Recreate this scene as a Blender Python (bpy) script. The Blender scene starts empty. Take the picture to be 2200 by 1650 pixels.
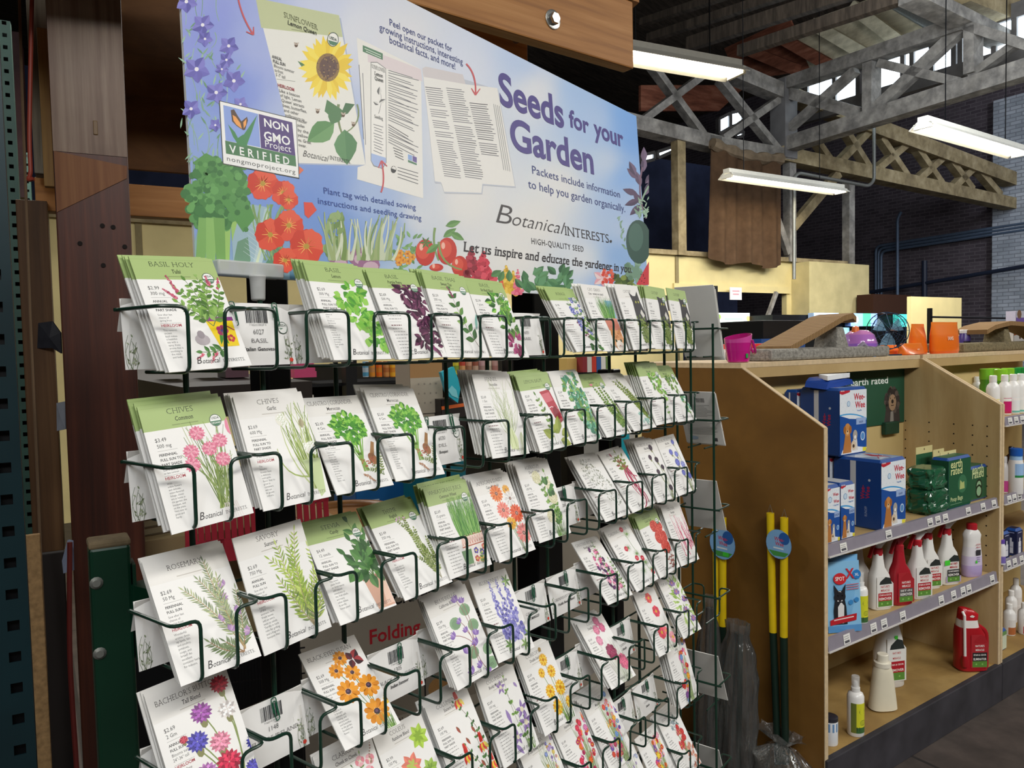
import bpy, math, random
from mathutils import Vector, Matrix
V = Vector
SC = bpy.context.scene
COL = SC.collection
R = math.radians

# ---------------------------------------------------------------- camera
# world: x along the seed rack, y away from its front, z up; floor z = 0
CAM = V((-0.3391, -0.6501, 1.60)); YAW, PIT, ROL, FPX = 0.91016, -0.047875, -0.021307, 1652.0
FW = V((math.sin(YAW)*math.cos(PIT), math.cos(YAW)*math.cos(PIT), math.sin(PIT)))
_rt = V((math.cos(YAW), -math.sin(YAW), 0)); _up = _rt.cross(FW)
RT = _rt*math.cos(ROL) + _up*math.sin(ROL); UP = _up*math.cos(ROL) - _rt*math.sin(ROL)
cd = bpy.data.cameras.new('camera'); cam = bpy.data.objects.new('camera', cd); COL.objects.link(cam)
cd.sensor_width = 36; cd.lens = 36*FPX/2200; cd.clip_start = 0.02; cd.clip_end = 300
mw = Matrix((RT, UP, -FW)).transposed().to_4x4(); mw.translation = CAM; cam.matrix_world = mw
SC.camera = cam

# ---------------------------------------------------------------- survey helpers: where things of the photo stand
def ray(x, y): return FW + RT*((x-1100)/FPX) - UP*((y-825)/FPX)
def hit(x, y, P, N):
    d = ray(x, y); return CAM + d*((P-CAM).dot(N)/d.dot(N))
def atZ(x, y, z): return hit(x, y, V((0,0,z)), V((0,0,1)))
def atY(x, y, Y): return hit(x, y, V((0,Y,0)), V((0,1,0)))
def atD(x, y, D): return CAM + ray(x, y)*D
# the building's own axes (rack stands askew in it), origin below the camera
SD = V((.937, -.35, 0)).normalized(); ND = V((-SD.y, SD.x, 0)); C0 = V((CAM.x, CAM.y, 0))
def BL(s, n, z): return C0 + SD*s + ND*n + V((0,0,z))
def onN(x, y, n): return hit(x, y, BL(0,n,0), ND)
def onS(x, y, s): return hit(x, y, BL(s,0,0), SD)
def sn(P): q = P-C0; return q.dot(SD), q.dot(ND)
BANG = math.atan2(SD.y, SD.x)
# shelf unit (gondola) axes
GA = V((2.345, .097, 0)); GD = V((.955, -.2955, 0)).normalized(); GN = V((-GD.y, GD.x, 0)); GANG = math.atan2(GD.y, GD.x)
def GL(s, n, z): return GA + GD*s + GN*n + V((0,0,z))
def gsn(P): q = P-GA; return q.dot(GD), q.dot(GN)
def onGN(x, y, n): return hit(x, y, GL(0,n,0), GN)
def onGS(x, y, s): return hit(x, y, GL(s,0,0), GD)

# ---------------------------------------------------------------- world, lamps, exposure
w = bpy.data.worlds.new('world'); SC.world = w; w.use_nodes = True
bg = w.node_tree.nodes['Background']; bg.inputs[0].default_value = (.82,.91,1,1); bg.inputs[1].default_value = 1.6
def area(name, loc, target, sx, sy, power, col=(1,.97,.91)):
    l = bpy.data.lights.new(name, 'AREA'); l.shape = 'RECTANGLE'; l.size = sx; l.size_y = sy; l.energy = power; l.color = col
    o = bpy.data.objects.new(name, l); COL.objects.link(o); o.location = loc
    o.rotation_euler = (V(target)-V(loc)).to_track_quat('-Z', 'Y').to_euler(); return o
# rows of tube lamps under the roof over the aisles, the roof light, and added fill areas
area('aisle_or_fill_lamp', BL(1.0,-1.6,3.7), BL(1.0,-1.6,0)+V((0,.25,0)), 2.4, .5, 80)
area('aisle_or_fill_lamp', BL(-2.2,-1.2,3.7), BL(-1.6,0,0), 2.4, .5, 36)
area('aisle_or_fill_lamp', BL(4.6,-1.2,3.7), BL(4.6,-.4,0), 2.4, .5, 90)
area('aisle_or_fill_lamp', BL(4.6,3.9,3.75), BL(4.6,3.9,0), 2.4, .5, 100)
area('aisle_or_fill_lamp', BL(0,4.2,3.75), BL(0,4.2,0), 2.4, .5, 90)
area('aisle_or_fill_lamp', BL(8,-1,3.9), BL(8,-1,0), 2.4, .5, 120)
area('aisle_or_fill_lamp', BL(9.5,5.4,3.75), BL(9.5,5.4,0), 2.4, .5, 150)
area('aisle_or_fill_lamp', BL(6.5,6.6,3.8), BL(6.5,8.0,1.8), 2.4, .5, 60)  # extra fill added to brighten the yellow partition, no fixture of its own
area('roof_or_fill_light', BL(-1.5,-4.5,6.0), BL(1.0,1.0,1.2), 3.5, 2.0, 195, (.93,.97,1))
area('roof_or_fill_light', BL(7.0,3.0,5.0), BL(9.6,5.5,6.6), 2.0, 4.0, 210, (.88,.94,1))  # fill added from below to brighten the trusses and roof boards
area('roof_or_fill_light', BL(13.5,2.0,6.5), BL(16.5,5.0,2.5), 1.5, 3.0, 320, (.84,.9,1))  # extra fill added to brighten the right brick wall
SC.view_settings.view_transform = 'Standard'; SC.view_settings.look = 'None'
SC.view_settings.gamma = 1; SC.view_settings.exposure = 0.0; SC.view_settings.use_curve_mapping = False

# ---------------------------------------------------------------- materials
def lin(c):
    if isinstance(c, str):
        c = c.lstrip('#'); c = [int(c[i:i+2], 16) for i in (0,2,4)]
    return tuple((x/255/12.92 if x <= 10 else ((x/255+.055)/1.055)**2.4) for x in c[:3])
MATS = {}
class NT:
    def __init__(s, name):
        s.m = bpy.data.materials.new(name); s.m.use_nodes = True; s.t = s.m.node_tree; s.b = s.t.nodes['Principled BSDF']
    def n(s, typ, **k):
        nd = s.t.nodes.new(typ)
        for a, v in k.items():
            if a in nd.inputs: nd.inputs[a].default_value = v
            else: setattr(nd, a, v)
        return nd
    def l(s, a, b): s.t.links.new(a, b)
    def ramp(s, fac, stops):
        r = s.n('ShaderNodeValToRGB'); e = r.color_ramp.elements
        while len(e) < len(stops): e.new(.5)
        for i, (p, c) in enumerate(stops): e[i].position = p; e[i].color = (*lin(c), 1)
        s.l(fac, r.inputs[0]); return r.outputs[0]
    def coord(s, scale, rot=(0,0,0), kind='Object'):
        tc = s.n('ShaderNodeTexCoord'); mp = s.n('ShaderNodeMapping')
        mp.inputs['Scale'].default_value = scale; mp.inputs['Rotation'].default_value = rot
        s.l(tc.outputs[kind], mp.inputs[0]); return mp.outputs[0]
    def bump(s, h, st=.3, d=.002):
        b = s.n('ShaderNodeBump'); b.inputs['Strength'].default_value = st; b.inputs['Distance'].default_value = d
        s.l(h, b.inputs['Height']); s.l(b.outputs[0], s.b.inputs['Normal'])
def ink(name, rough=.5, spec=.4, metal=0, coat=0, alpha=1, trans=0, noise=.04, nscale=40, bump=0):
    """colour comes from the part's own colours, with a faint procedural mottling"""
    if name in MATS: return MATS[name]
    t = NT(name); b = t.b; a = t.n('ShaderNodeAttribute', attribute_name='ink')
    no = t.n('ShaderNodeTexNoise', Scale=nscale, Detail=3.0); t.l(t.coord((1,1,1)), no.inputs['Vector'])
    mr = t.n('ShaderNodeMapRange'); mr.inputs['To Min'].default_value = 1-noise; mr.inputs['To Max'].default_value = 1+noise*.6
    t.l(no.outputs[0], mr.inputs[0])
    mx = t.n('ShaderNodeVectorMath', operation='MULTIPLY'); t.l(a.outputs['Color'], mx.inputs[0]); t.l(mr.outputs[0], mx.inputs[1])
    t.l(mx.outputs[0], b.inputs['Base Color'])
    b.inputs['Roughness'].default_value = rough; b.inputs['Specular IOR Level'].default_value = spec; b.inputs['Metallic'].default_value = metal
    b.inputs['Coat Weight'].default_value = coat; b.inputs['Alpha'].default_value = alpha; b.inputs['Transmission Weight'].default_value = trans
    if bump: t.bump(no.outputs[0], bump, .003)
    MATS[name] = t.m; return t.m
def flat(name, col, rough=.5, metal=0, spec=.4, noise=.08, nscale=25, alpha=1, trans=0, emit=0, bump=0, coat=0):
    if name in MATS: return MATS[name]
    t = NT(name); b = t.b
    no = t.n('ShaderNodeTexNoise', Scale=nscale, Detail=4.0); t.l(t.coord((1,1,1)), no.inputs['Vector'])
    c = lin(col); r = t.n('ShaderNodeValToRGB'); e = r.color_ramp.elements
    e[0].position = .3; e[1].position = .7
    e[0].color = (*[x*(1-noise) for x in c], 1); e[1].color = (*[min(1, x*(1+noise)) for x in c], 1)
    t.l(no.outputs[0], r.inputs[0]); t.l(r.outputs[0], b.inputs['Base Color'])
    b.inputs['Roughness'].default_value = rough; b.inputs['Metallic'].default_value = metal; b.inputs['Specular IOR Level'].default_value = spec
    b.inputs['Alpha'].default_value = alpha; b.inputs['Transmission Weight'].default_value = trans; b.inputs['Coat Weight'].default_value = coat
    if emit: b.inputs['Emission Color'].default_value = (*c, 1); b.inputs['Emission Strength'].default_value = emit
    if bump: t.bump(no.outputs[0], bump, .004)
    MATS[name] = t.m; return t.m
def wood(name, dark, mid, light, scale=(30,30,1.2), rough=.6, spec=.3, dist=2.0, rot=(0,0,0), blotch=0.0, blotchcol='#2a1a10', bump=.25):
    """grain runs along the object axis with the small scale"""
    if name in MATS: return MATS[name]
    t = NT(name)
    co = t.coord(scale, rot)
    n1 = t.n('ShaderNodeTexNoise', Scale=1.0, Detail=6.0, Roughness=.62, Distortion=dist*.2); t.l(co, n1.inputs['Vector'])
    col = t.ramp(n1.outputs[0], [(.28, dark), (.5, mid), (.72, light)])
    if blotch:
        n2 = t.n('ShaderNodeTexNoise', Scale=2.2, Detail=5.0, Roughness=.6); t.l(t.coord((1,1,1)), n2.inputs['Vector'])
        mr = t.n('ShaderNodeMapRange'); mr.inputs['From Min'].default_value = .48; mr.inputs['From Max'].default_value = .68; mr.inputs['To Max'].default_value = blotch
        t.l(n2.outputs[0], mr.inputs[0])
        mx = t.n('ShaderNodeMix', data_type='RGBA'); t.l(mr.outputs[0], mx.inputs[0]); t.l(col, mx.inputs[6]); mx.inputs[7].default_value = (*lin(blotchcol), 1)
        col = mx.outputs[2]
    t.l(col, t.b.inputs['Base Color']); t.b.inputs['Roughness'].default_value = rough; t.b.inputs['Specular IOR Level'].default_value = spec
    if bump: t.bump(n1.outputs[0], bump, .003)
    MATS[name] = t.m; return t.m

# ---------------------------------------------------------------- geometry builder
class G:
    def __init__(s): s.v = []; s.f = []; s.c = []; s.sm = []
    def poly(s, pts, col=(200,200,200), smooth=False):
        i = len(s.v); s.v += [tuple(p) for p in pts]; s.f.append(tuple(range(i, i+len(pts)))); s.c.append(col); s.sm.append(smooth)
    def mesh(s, pts, faces, col, smooth=False):
        i = len(s.v); s.v += [tuple(p) for p in pts]
        for f in faces: s.f.append(tuple(i+k for k in f)); s.c.append(col); s.sm.append(smooth)
    def hexa(s, b, t, col=(200,200,200)):
        """prism between a bottom and a top ring of points"""
        n = len(b); i = len(s.v); s.v += [tuple(p) for p in list(b)+list(t)]
        fs = [tuple(i+k for k in reversed(range(n))), tuple(i+n+k for k in range(n))] + [(i+k, i+(k+1) % n, i+n+(k+1) % n, i+n+k) for k in range(n)]
        s.f += fs; s.c += [col]*len(fs); s.sm += [False]*len(fs)
    def box(s, x0, x1, y0, y1, z0, z1, col=(200,200,200), F=None):
        F = F or (lambda a, b, c: (a, b, c))
        s.hexa([F(x0,y0,z0), F(x1,y0,z0), F(x1,y1,z0), F(x0,y1,z0)], [F(x0,y0,z1), F(x1,y0,z1), F(x1,y1,z1), F(x0,y1,z1)], col)
    def bar(s, p, q, w, h, col=(200,200,200), side=None):
        """straight bar p-q, width w along `side`, height h across"""
        p, q = V(p), V(q); d = (q-p).normalized(); side = V(side) if side else d.cross(V((0,0,1)))
        if side.length < 1e-4: side = V((1,0,0))
        side = (side - d*side.dot(d)).normalized(); u = side.cross(d).normalized()
        r = [side*(a*w/2)+u*(b*h/2) for a, b in ((-1,-1),(1,-1),(1,1),(-1,1))]
        s.hexa([p+x for x in r], [q+x for x in r], col)
    def tube(s, pts, r, col=(200,200,200), n=8, closed=False, cap=True):
        pts = [V(p) for p in pts]; m = len(pts); i0 = len(s.v); rr = r if isinstance(r, (list, tuple)) else [r]*m
        ref = None
        for k, p in enumerate(pts):
            a = pts[k-1] if (k or closed) else p; b = pts[(k+1) % m] if (k < m-1 or closed) else p
            d = (b-a).normalized() if (b-a).length > 1e-9 else V((0,0,1))
            if ref is None: ref = d.orthogonal().normalized()
            ref = (ref - d*ref.dot(d)); ref = ref.normalized() if ref.length > 1e-6 else d.orthogonal().normalized()
            o = d.cross(ref)
            for j in range(n):
                t = 2*math.pi*j/n; s.v.append(tuple(p + (ref*math.cos(t)+o*math.sin(t))*rr[k]))
        for k in range(m if closed else m-1):
            a, b = i0+k*n, i0+((k+1) % m)*n
            for j in range(n):
                s.f.append((a+j, a+(j+1) % n, b+(j+1) % n, b+j)); s.c.append(col); s.sm.append(True)
        if cap and not closed:
            for q in (tuple(range(i0+n-1, i0-1, -1)), tuple(range(i0+(m-1)*n, i0+m*n))): s.f.append(q); s.c.append(col); s.sm.append(False)
    def rings(s, rings, cols, smooth=True, cap=True):
        """loft through rings of equal point count; cols: one colour or one per gap"""
        n = len(rings[0]); i0 = len(s.v)
        for r in rings: s.v += [tuple(p) for p in r]
        for k in range(len(rings)-1):
            c = cols[k] if isinstance(cols, list) else cols
            for j in range(n):
                a, b = i0+k*n, i0+(k+1)*n
                s.f.append((a+j, a+(j+1) % n, b+(j+1) % n, b+j)); s.c.append(c); s.sm.append(smooth)
        if cap:
            s.f.append(tuple(range(i0+n-1, i0-1, -1))); s.c.append(cols[0] if isinstance(cols, list) else cols); s.sm.append(False)
            s.f.append(tuple(range(i0+(len(rings)-1)*n, i0+len(rings)*n))); s.c.append(cols[-1] if isinstance(cols, list) else cols); s.sm.append(False)
    def lathe(s, prof, cols, n=24, o=(0,0,0), sx=1, sy=1):
        s.rings([[(o[0]+r*sx*math.cos(2*math.pi*j/n), o[1]+r*sy*math.sin(2*math.pi*j/n), o[2]+z) for j in range(n)] for r, z in prof], cols)
    def loft(s, secs, cols, e=.55, n=28, o=(0,0,0)):
        """sections (z, half width, half depth[, x shift, y shift]); e<1 squares the section off"""
        rs = []
        for q in secs:
            z, hw, hd = q[:3]; cx = q[3] if len(q) > 3 else 0; cy = q[4] if len(q) > 4 else 0
            ring = []
            for j in range(n):
                t = 2*math.pi*j/n; c, k = math.cos(t), math.sin(t)
                ring.append((o[0]+cx+hw*math.copysign(abs(c)**e, c), o[1]+cy+hd*math.copysign(abs(k)**e, k), o[2]+z))
            rs.append(ring)
        s.rings(rs, cols)
    def xform(s, M): s.v = [tuple(M @ V(p)) for p in s.v]; return s
    def obj(s, name, mat, parent=None, sharp=40, bevel=0):
        me = bpy.data.meshes.new(name); me.from_pydata(s.v, [], s.f); me.materials.append(mat)
        at = me.color_attributes.new('ink', 'FLOAT_COLOR', 'CORNER'); buf = []
        cache = {}
        for f, c in zip(s.f, s.c):
            if isinstance(c, list):
                for q in c: buf.extend((*lin(q), 1.0))
                continue
            if c not in cache: cache[c] = (*lin(c), 1.0)
            buf.extend(cache[c]*len(f))
        at.data.foreach_set('color', buf)
        me.polygons.foreach_set('use_smooth', s.sm)
        if any(s.sm): me.set_sharp_from_angle(angle=R(sharp))
        o = bpy.data.objects.new(name, me); COL.objects.link(o)
        if parent: o.parent = parent
        if bevel:
            b = o.modifiers.new('bevel', 'BEVEL'); b.width = bevel; b.segments = 2; b.limit_method = 'ANGLE'
        return o
def fillet(pts, r, k=4):
    """round the corners of a polyline"""
    pts = [V(p) for p in pts]; out = [pts[0]]
    for a, b, c in zip(pts, pts[1:], pts[2:]):
        u, v = (a-b), (c-b); q = min(r, u.length*.45, v.length*.45); u.normalize(); v.normalize()
        p0, p1 = b+u*q, b+v*q
        for i in range(k+1):
            t = i/k; out.append(p0*(1-t)**2 + b*2*t*(1-t) + p1*t*t)
    out.append(pts[-1]); return out
def tag(o, label, cat, group=None, kind=None):
    if label: o['label'] = label
    if cat: o['category'] = cat
    if group: o['group'] = group
    if kind: o['kind'] = kind
    return o
def thing(name, label, cat, loc=(0,0,0), rotz=0, group=None):
    o = bpy.data.objects.new(name, None); COL.objects.link(o); o.location = loc; o.rotation_euler = (0,0,rotz); o.empty_display_size = .05
    return tag(o, label, cat, group)
def struct(name, g, mat, label=None, **k):
    o = g.obj(name, mat, **k); o['kind'] = 'structure'
    if label: o['label'] = label
    return o
# ---------------------------------------------------------------- lettering (Blender's own typeface, drawn as outlines)
class Font:
    def __init__(s, weight=0.0, serif=False, res=2):
        s.g = {}; chars = [chr(i) for i in range(32, 127)] + ['®', '•']
        cu = []
        def mk(body):
            c = bpy.data.curves.new('t', 'FONT'); c.body = body; c.resolution_u = res; c.offset = weight; c.fill_mode = 'BOTH'
            o = bpy.data.objects.new('t', c); COL.objects.link(o); cu.append(o); return o
        A = [mk(ch) for ch in chars]; Bm = [mk(ch+'H') for ch in chars]; H = mk('H'); x = mk('x')
        dg = bpy.context.evaluated_depsgraph_get()
        def grab(o):
            m = bpy.data.meshes.new_from_object(o.evaluated_get(dg)); v = [(p.co.x, p.co.y) for p in m.vertices]; f = [tuple(p.vertices) for p in m.polygons]
            bpy.data.meshes.remove(m); return v, f
        hv, _ = grab(H); s.cap = max(p[1] for p in hv); hmax = max(p[0] for p in hv); xv, _ = grab(x); s.xh = max(p[1] for p in xv)
        for ch, a, b in zip(chars, A, Bm):
            v, f = grab(a); bv, _ = grab(b); adv = max(p[0] for p in bv)-hmax
            if serif: v, f = s.serifs(v, f)
            s.g[ch] = (v, f, adv)
        for o in cu:
            d = o.data; bpy.data.objects.remove(o); bpy.data.curves.remove(d)
    def serifs(s, v, f):
        cnt = {}
        for q in f:
            for a, b in zip(q, q[1:]+q[:1]):
                k = (min(a,b), max(a,b)); cnt[k] = cnt.get(k, 0)+1
        v = list(v); f = list(f); lev = [(0, 1), (s.cap, -1), (s.xh, -1)]
        for (a, b), c in cnt.items():
            if c != 1: continue
            (x0, y0), (x1, y1) = v[a], v[b]
            if abs(y0-y1) > .012: continue
            L = abs(x1-x0)
            if not .03 < L < .17: continue
            for y, sg in lev:
                if abs(y0-y) < .02:
                    lo, hi = min(x0,x1)-.075, max(x0,x1)+.075; i = len(v)
                    v += [(lo, y), (hi, y), (hi-.02, y+sg*.045), (lo+.02, y+sg*.045)]; f.append((i, i+1, i+2, i+3) if sg > 0 else (i+3, i+2, i+1, i))
        return v, f
FONTS = {}
def font(k):
    if k not in FONTS: FONTS[k] = {'R': lambda: Font(0), 'B': lambda: Font(.015), 'X': lambda: Font(.020), 'L': lambda: Font(-.012), 'S': lambda: Font(-.014, True), 'SB': lambda: Font(.012, True), 'HB': lambda: Font(.024, False, 7), 'HL': lambda: Font(-.012, False, 7), 'HS': lambda: Font(-.008, True, 6), 'HSB': lambda: Font(.010, True, 5)}[k]()
    return FONTS[k]

class Art:
    """flat print on a surface: `fn(x, y, lift)` gives the point on the surface"""
    def __init__(s, g, fn, eps=6e-6, z0=1e-5, clip=None): s.g = g; s.fn = fn; s.z = s.base = z0; s.eps = eps; s.clip = clip; s.top = z0+260*eps
    def up(s):
        s.z += s.eps
        if s.z > s.top: s.z = (s.top+s.base)/2
    def poly(s, pts, col, up=True):
        if up: s.up()
        if s.clip:
            pts = clip_poly(pts, s.clip)
            if len(pts) < 3: return
        s.g.poly([s.fn(x, y, s.z) for x, y in pts], col)
    def rect(s, x0, y0, x1, y1, col): s.poly([(x0,y0),(x1,y0),(x1,y1),(x0,y1)], col)
    def disc(s, x, y, r, col, n=14, sy=1, rot=0, up=True):
        c, k = math.cos(rot), math.sin(rot); P = []
        for j in range(n):
            a, b = r*math.cos(2*math.pi*j/n), r*sy*math.sin(2*math.pi*j/n); P.append((x+a*c-b*k, y+a*k+b*c))
        s.poly(P, col, up)
    def line(s, pts, w, col, w2=None, up=True):
        if up: s.up()
        n = len(pts); L, Rr = [], []
        for i, (x, y) in enumerate(pts):
            a = pts[max(0, i-1)]; b = pts[min(n-1, i+1)]; dx, dy = b[0]-a[0], b[1]-a[1]; d = math.hypot(dx, dy) or 1
            ww = (w if w2 is None else w+(w2-w)*i/(n-1))/2
            L.append((x-dy/d*ww, y+dx/d*ww)); Rr.append((x+dy/d*ww, y-dx/d*ww))
        for i in range(n-1): s.poly([Rr[i], Rr[i+1], L[i+1], L[i]], col, False)
    def leaf(s, x, y, L, w, ang, col, col2=None, up=True, k=.45):
        """pointed leaf from its stalk; col2 = the other half"""
        c, q = math.cos(ang), math.sin(ang)
        pr = [(0,0), (.18,.62), (.4,1), (.62,.85), (.84,.42), (1,0)]
        up1 = [(L*t, w/2*h) for t, h in pr]; dn = [(L*t, -w/2*h) for t, h in pr]
        T = lambda P: [(x+a*c-b*q, y+a*q+b*c) for a, b in P]
        if up: s.up()
        s.poly(T(dn + up1[-2:0:-1]), col, False)
        if col2: s.up(); s.poly(T([dn[0]]+[(a, 0) for a, b in dn[-1:]]+up1[-2:0:-1]), col2, False)
    def curve(s, p, q, bow, n=6):
        dx, dy = q[0]-p[0], q[1]-p[1]
        return [(p[0]+dx*t-dy*bow*4*t*(1-t), p[1]+dy*t+dx*bow*4*t*(1-t)) for t in [i/n for i in range(n+1)]]
    def daisy(s, x, y, r, n, col, col2, cen, sq=1.0, rot=0, rc=.28, wid=1.0, tip=.9):
        s.up(); Lc = [col, col2]
        for k in range(n):
            a = rot+2*math.pi*k/n; c, q = math.cos(a), math.sin(a); h = math.pi*wid/n
            P = [(rc*.6, 0), (.6, h*.75), (tip, h*.5), (1, 0), (tip, -h*.5), (.6, -h*.75)]
            s.poly([(x+r*(u*c-v*q), y+r*sq*(u*q+v*c)) for u, v in P], Lc[k % 2], False)
            if k % 2: s.z += s.eps*.15
        if cen: s.disc(x, y, r*rc, cen, 12, sq)
    def text(s, t, x, y, h, col, f='R', align='l', cond=1.0, shear=0.0, sp=0.0, fit=None):
        """h = capital height; fit = set to this width"""
        F = font(f); k = h/F.cap; wd = sum(F.g.get(c, F.g['?'])[2]+sp for c in t)*k*cond
        if fit: cond *= fit/wd; wd = fit
        x0 = x-(wd/2 if align == 'c' else wd if align == 'r' else 0); s.up(); cx = 0
        for c in t:
            v, fs, adv = F.g.get(c, F.g['?'])
            if fs:
                P = [s.fn(x0+(cx+a+b*shear)*k*cond, y+b*k, s.z) for a, b in v]; s.g.mesh(P, fs, col)
            cx += adv+sp
        return wd
def clip_poly(pts, box):
    for ax, lo, sg in ((0, box[0], 1), (0, box[2], -1), (1, box[1], 1), (1, box[3], -1)):
        out = []
        for i in range(len(pts)):
            a, b = pts[i-1], pts[i]; da, db = (a[ax]-lo)*sg, (b[ax]-lo)*sg
            if da*db < 0: t = da/(da-db); out.append((a[0]+(b[0]-a[0])*t, a[1]+(b[1]-a[1])*t))
            if db >= 0: out.append(b)
        pts = out
        if len(pts) < 3: return []
    return pts
def plane_fn(o, ex, ey):
    o, ex, ey = V(o), V(ex), V(ey); nz = ex.cross(ey).normalized()
    return lambda x, y, l=0: o + ex*x + ey*y + nz*l
# ---------------------------------------------------------------- seed packets: printed pictures (millimetres, origin at the lower left corner)
PW, PH = 83.0, 120.0
GR = ['#5f8a3c','#7fa84e','#4a7030','#94b865','#6b9446']; DG = ['#3c6e34','#2f5a2b','#5a8c47','#4a7c3c']; LG = ['#7fc04a','#5fa838','#9ad05c','#4c9334','#86b94a']
TEAL = ['#4f9a78','#3d8468','#6db592','#2f7358','#7fc0a0']; OLV = ['#6f8436','#8a9c4a','#556b2a','#7c8f40']; PUR = ['#5a2a4a','#45203c','#6f3a58','#38182e','#7d4664']
YG = ['#b4cc5a','#9fbb48','#c8d878','#86a440']; GY = ['#8fa08a','#6d8068','#a8b49c']
def a_bush(A, r, cx, cy, rx, ry, n, L, wd, cols, rot=0):
    for i in range(n):
        t = r.uniform(0, 6.283); q = math.sqrt(i/n); x, y = q*rx*math.cos(t), q*ry*math.sin(t)
        x, y = x*math.cos(rot)-y*math.sin(rot), x*math.sin(rot)+y*math.cos(rot)
        c = r.choice(cols); A.leaf(cx+x, cy+y, L*r.uniform(.7,1.15), wd*r.uniform(.8,1.2), t+r.uniform(-.7,.7), c, r.choice(cols))
def a_sprig(A, r, base, tips, L, wd, step, cols, stem='#6b7f4a', bow=.08, sw=.9, spread=1.0):
    for tp in tips:
        P = A.curve(base, tp, r.uniform(-bow, bow), 8); A.line(P, sw, stem, sw*.5)
        D = math.hypot(tp[0]-base[0], tp[1]-base[1]); m = max(2, int(D/step))
        for i in range(m):
            t = .22+.78*i/m; j = t*8; k = min(7, int(j)); x = P[k][0]+(P[k+1][0]-P[k][0])*(j-k); y = P[k][1]+(P[k+1][1]-P[k][1])*(j-k)
            ang = math.atan2(P[k+1][1]-P[k][1], P[k+1][0]-P[k][0]); q = 1.1-.45*t
            for sg in (-1, 1): A.leaf(x, y, L*q*r.uniform(.8,1.15), wd*q, ang+sg*spread*r.uniform(.75,1.15), r.choice(cols), r.choice(cols))
        A.leaf(tp[0], tp[1], L*.7, wd*.7, math.atan2(P[-1][1]-P[-2][1], P[-1][0]-P[-2][0]), r.choice(cols))
def a_grass(A, r, x0, x1, y, h, n, cols, wd=.9, fan=.25):
    for i in range(n):
        x = x0+(x1-x0)*r.random(); H = h*r.uniform(.6,1); dx = (x-(x0+x1)/2)*fan*2+r.uniform(-3,3)
        A.line(A.curve((x,y), (x+dx, y+H), r.uniform(-.07,.07), 4), wd, r.choice(cols), .2)
def a_spike(A, r, p, q, n, s, cols):
    for i in range(n):
        t = i/n; A.disc(p[0]+(q[0]-p[0])*t+r.uniform(-s,s)*(1-.6*t), p[1]+(q[1]-p[1])*t, s*(1-.5*t)*r.uniform(.7,1.1), r.choice(cols), 7, r.uniform(.6,1), r.random()*3)
def a_pomp(A, r, x, y, rad, cols, stem=None, sq=1.0):
    if stem: A.line(A.curve((x,y), stem, .05, 5), 1.0, '#7d9355', .9)
    for k, (f, n) in enumerate(((1, 15), (.78, 12), (.5, 8))): A.daisy(x, y, rad*f, n, cols[k % len(cols)], cols[(k+1) % len(cols)], None, sq, r.random(), .1, 1.2, .82)
def a_fl(A, r, x, y, rad, n, col, col2, cen, stem=None, sq=1.0, wid=1.25, rc=.26):
    if stem: A.line(A.curve((x,y), stem, r.uniform(-.06,.06), 5), 1.0, '#6f8a4a', .8)
    A.daisy(x, y, rad, n, col, col2, cen, sq, r.random()*3, rc, wid)
def a_pot(A, x, y, w0, w1, h, col, rim, dx=0):
    A.poly([(x-w0/2+dx,y),(x+w0/2+dx,y),(x+w1/2,y+h),(x-w1/2,y+h)], col); A.poly([(x-w1/2-1,y+h-3),(x+w1/2+1,y+h-3),(x+w1/2+1,y+h+1),(x-w1/2-1,y+h+1)], rim)
def a_dots(A, r, cx, cy, rx, ry, n, s, cols, rot=0):
    for i in range(n):
        t, q = r.uniform(0, 6.283), math.sqrt(r.random()); x, y = q*rx*math.cos(t), q*ry*math.sin(t)
        A.disc(cx+x*math.cos(rot)-y*math.sin(rot), cy+x*math.sin(rot)+y*math.cos(rot), s*r.uniform(.6,1.2), r.choice(cols), 6, up=(i % 3 == 0))
def a_coneflower(A, r, x, y, rad, stem=None):
    a_fl(A, r, x, y, rad, 11, '#f0a02c', '#e08c1c', None, stem, .9, 1.15); A.disc(x, y+.3, rad*.24, '#3a2836', 12, .85); A.disc(x-.3, y+.8, rad*.13, '#6a5068', 8, .8)
def a_bell(A, r, x, y, s, cols, ang=0):
    for k in range(4): A.leaf(x, y, s, s*.55, ang-.75+k*.5, cols[k % len(cols)], cols[(k+1) % len(cols)])
def mixed(A, r, cx, cy, rx, ry, n, pal, s=4.2, rot=.35):
    for i in range(n*2): A.line([(cx+r.uniform(-1,1)*rx*.7, cy+r.uniform(-1,1)*ry*.9), (cx+r.uniform(-.3,.3)*rx, cy-ry*1.1)], .5, r.choice(['#9fb07c','#8aa06a']), .5)
    for i in range(n):
        t, q = r.uniform(0, 6.283), math.sqrt(r.random()); x, y = q*rx*math.cos(t), q*ry*math.sin(t)
        X, Y = cx+x*math.cos(rot)-y*math.sin(rot)*-1, cy+y
        c = pal[i % len(pal)]; m = i % 4
        if m == 0: a_pomp(A, r, X, Y, s*1.2, [c, shade(c, .82), shade(c, 1.15)])
        elif m == 1: A.daisy(X, Y, s, 8, c, shade(c, .85), '#e8c23a', .9, r.random())
        elif m == 2: a_spike(A, r, (X,Y-s), (X+1,Y+s*1.5), 12, s*.33, [c, shade(c, 1.2)])
        else: A.daisy(X, Y, s*.8, 5, c, shade(c, .8), shade(c, .5), .95, r.random(), .25, 1.4)
def shade(c, k):
    c = c.lstrip('#'); return '#%02x%02x%02x' % tuple(max(0, min(255, int(int(c[i:i+2],16)*k))) for i in (0,2,4))
PICS = {}
def pic(f): PICS[f.__name__] = f; return f
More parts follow.
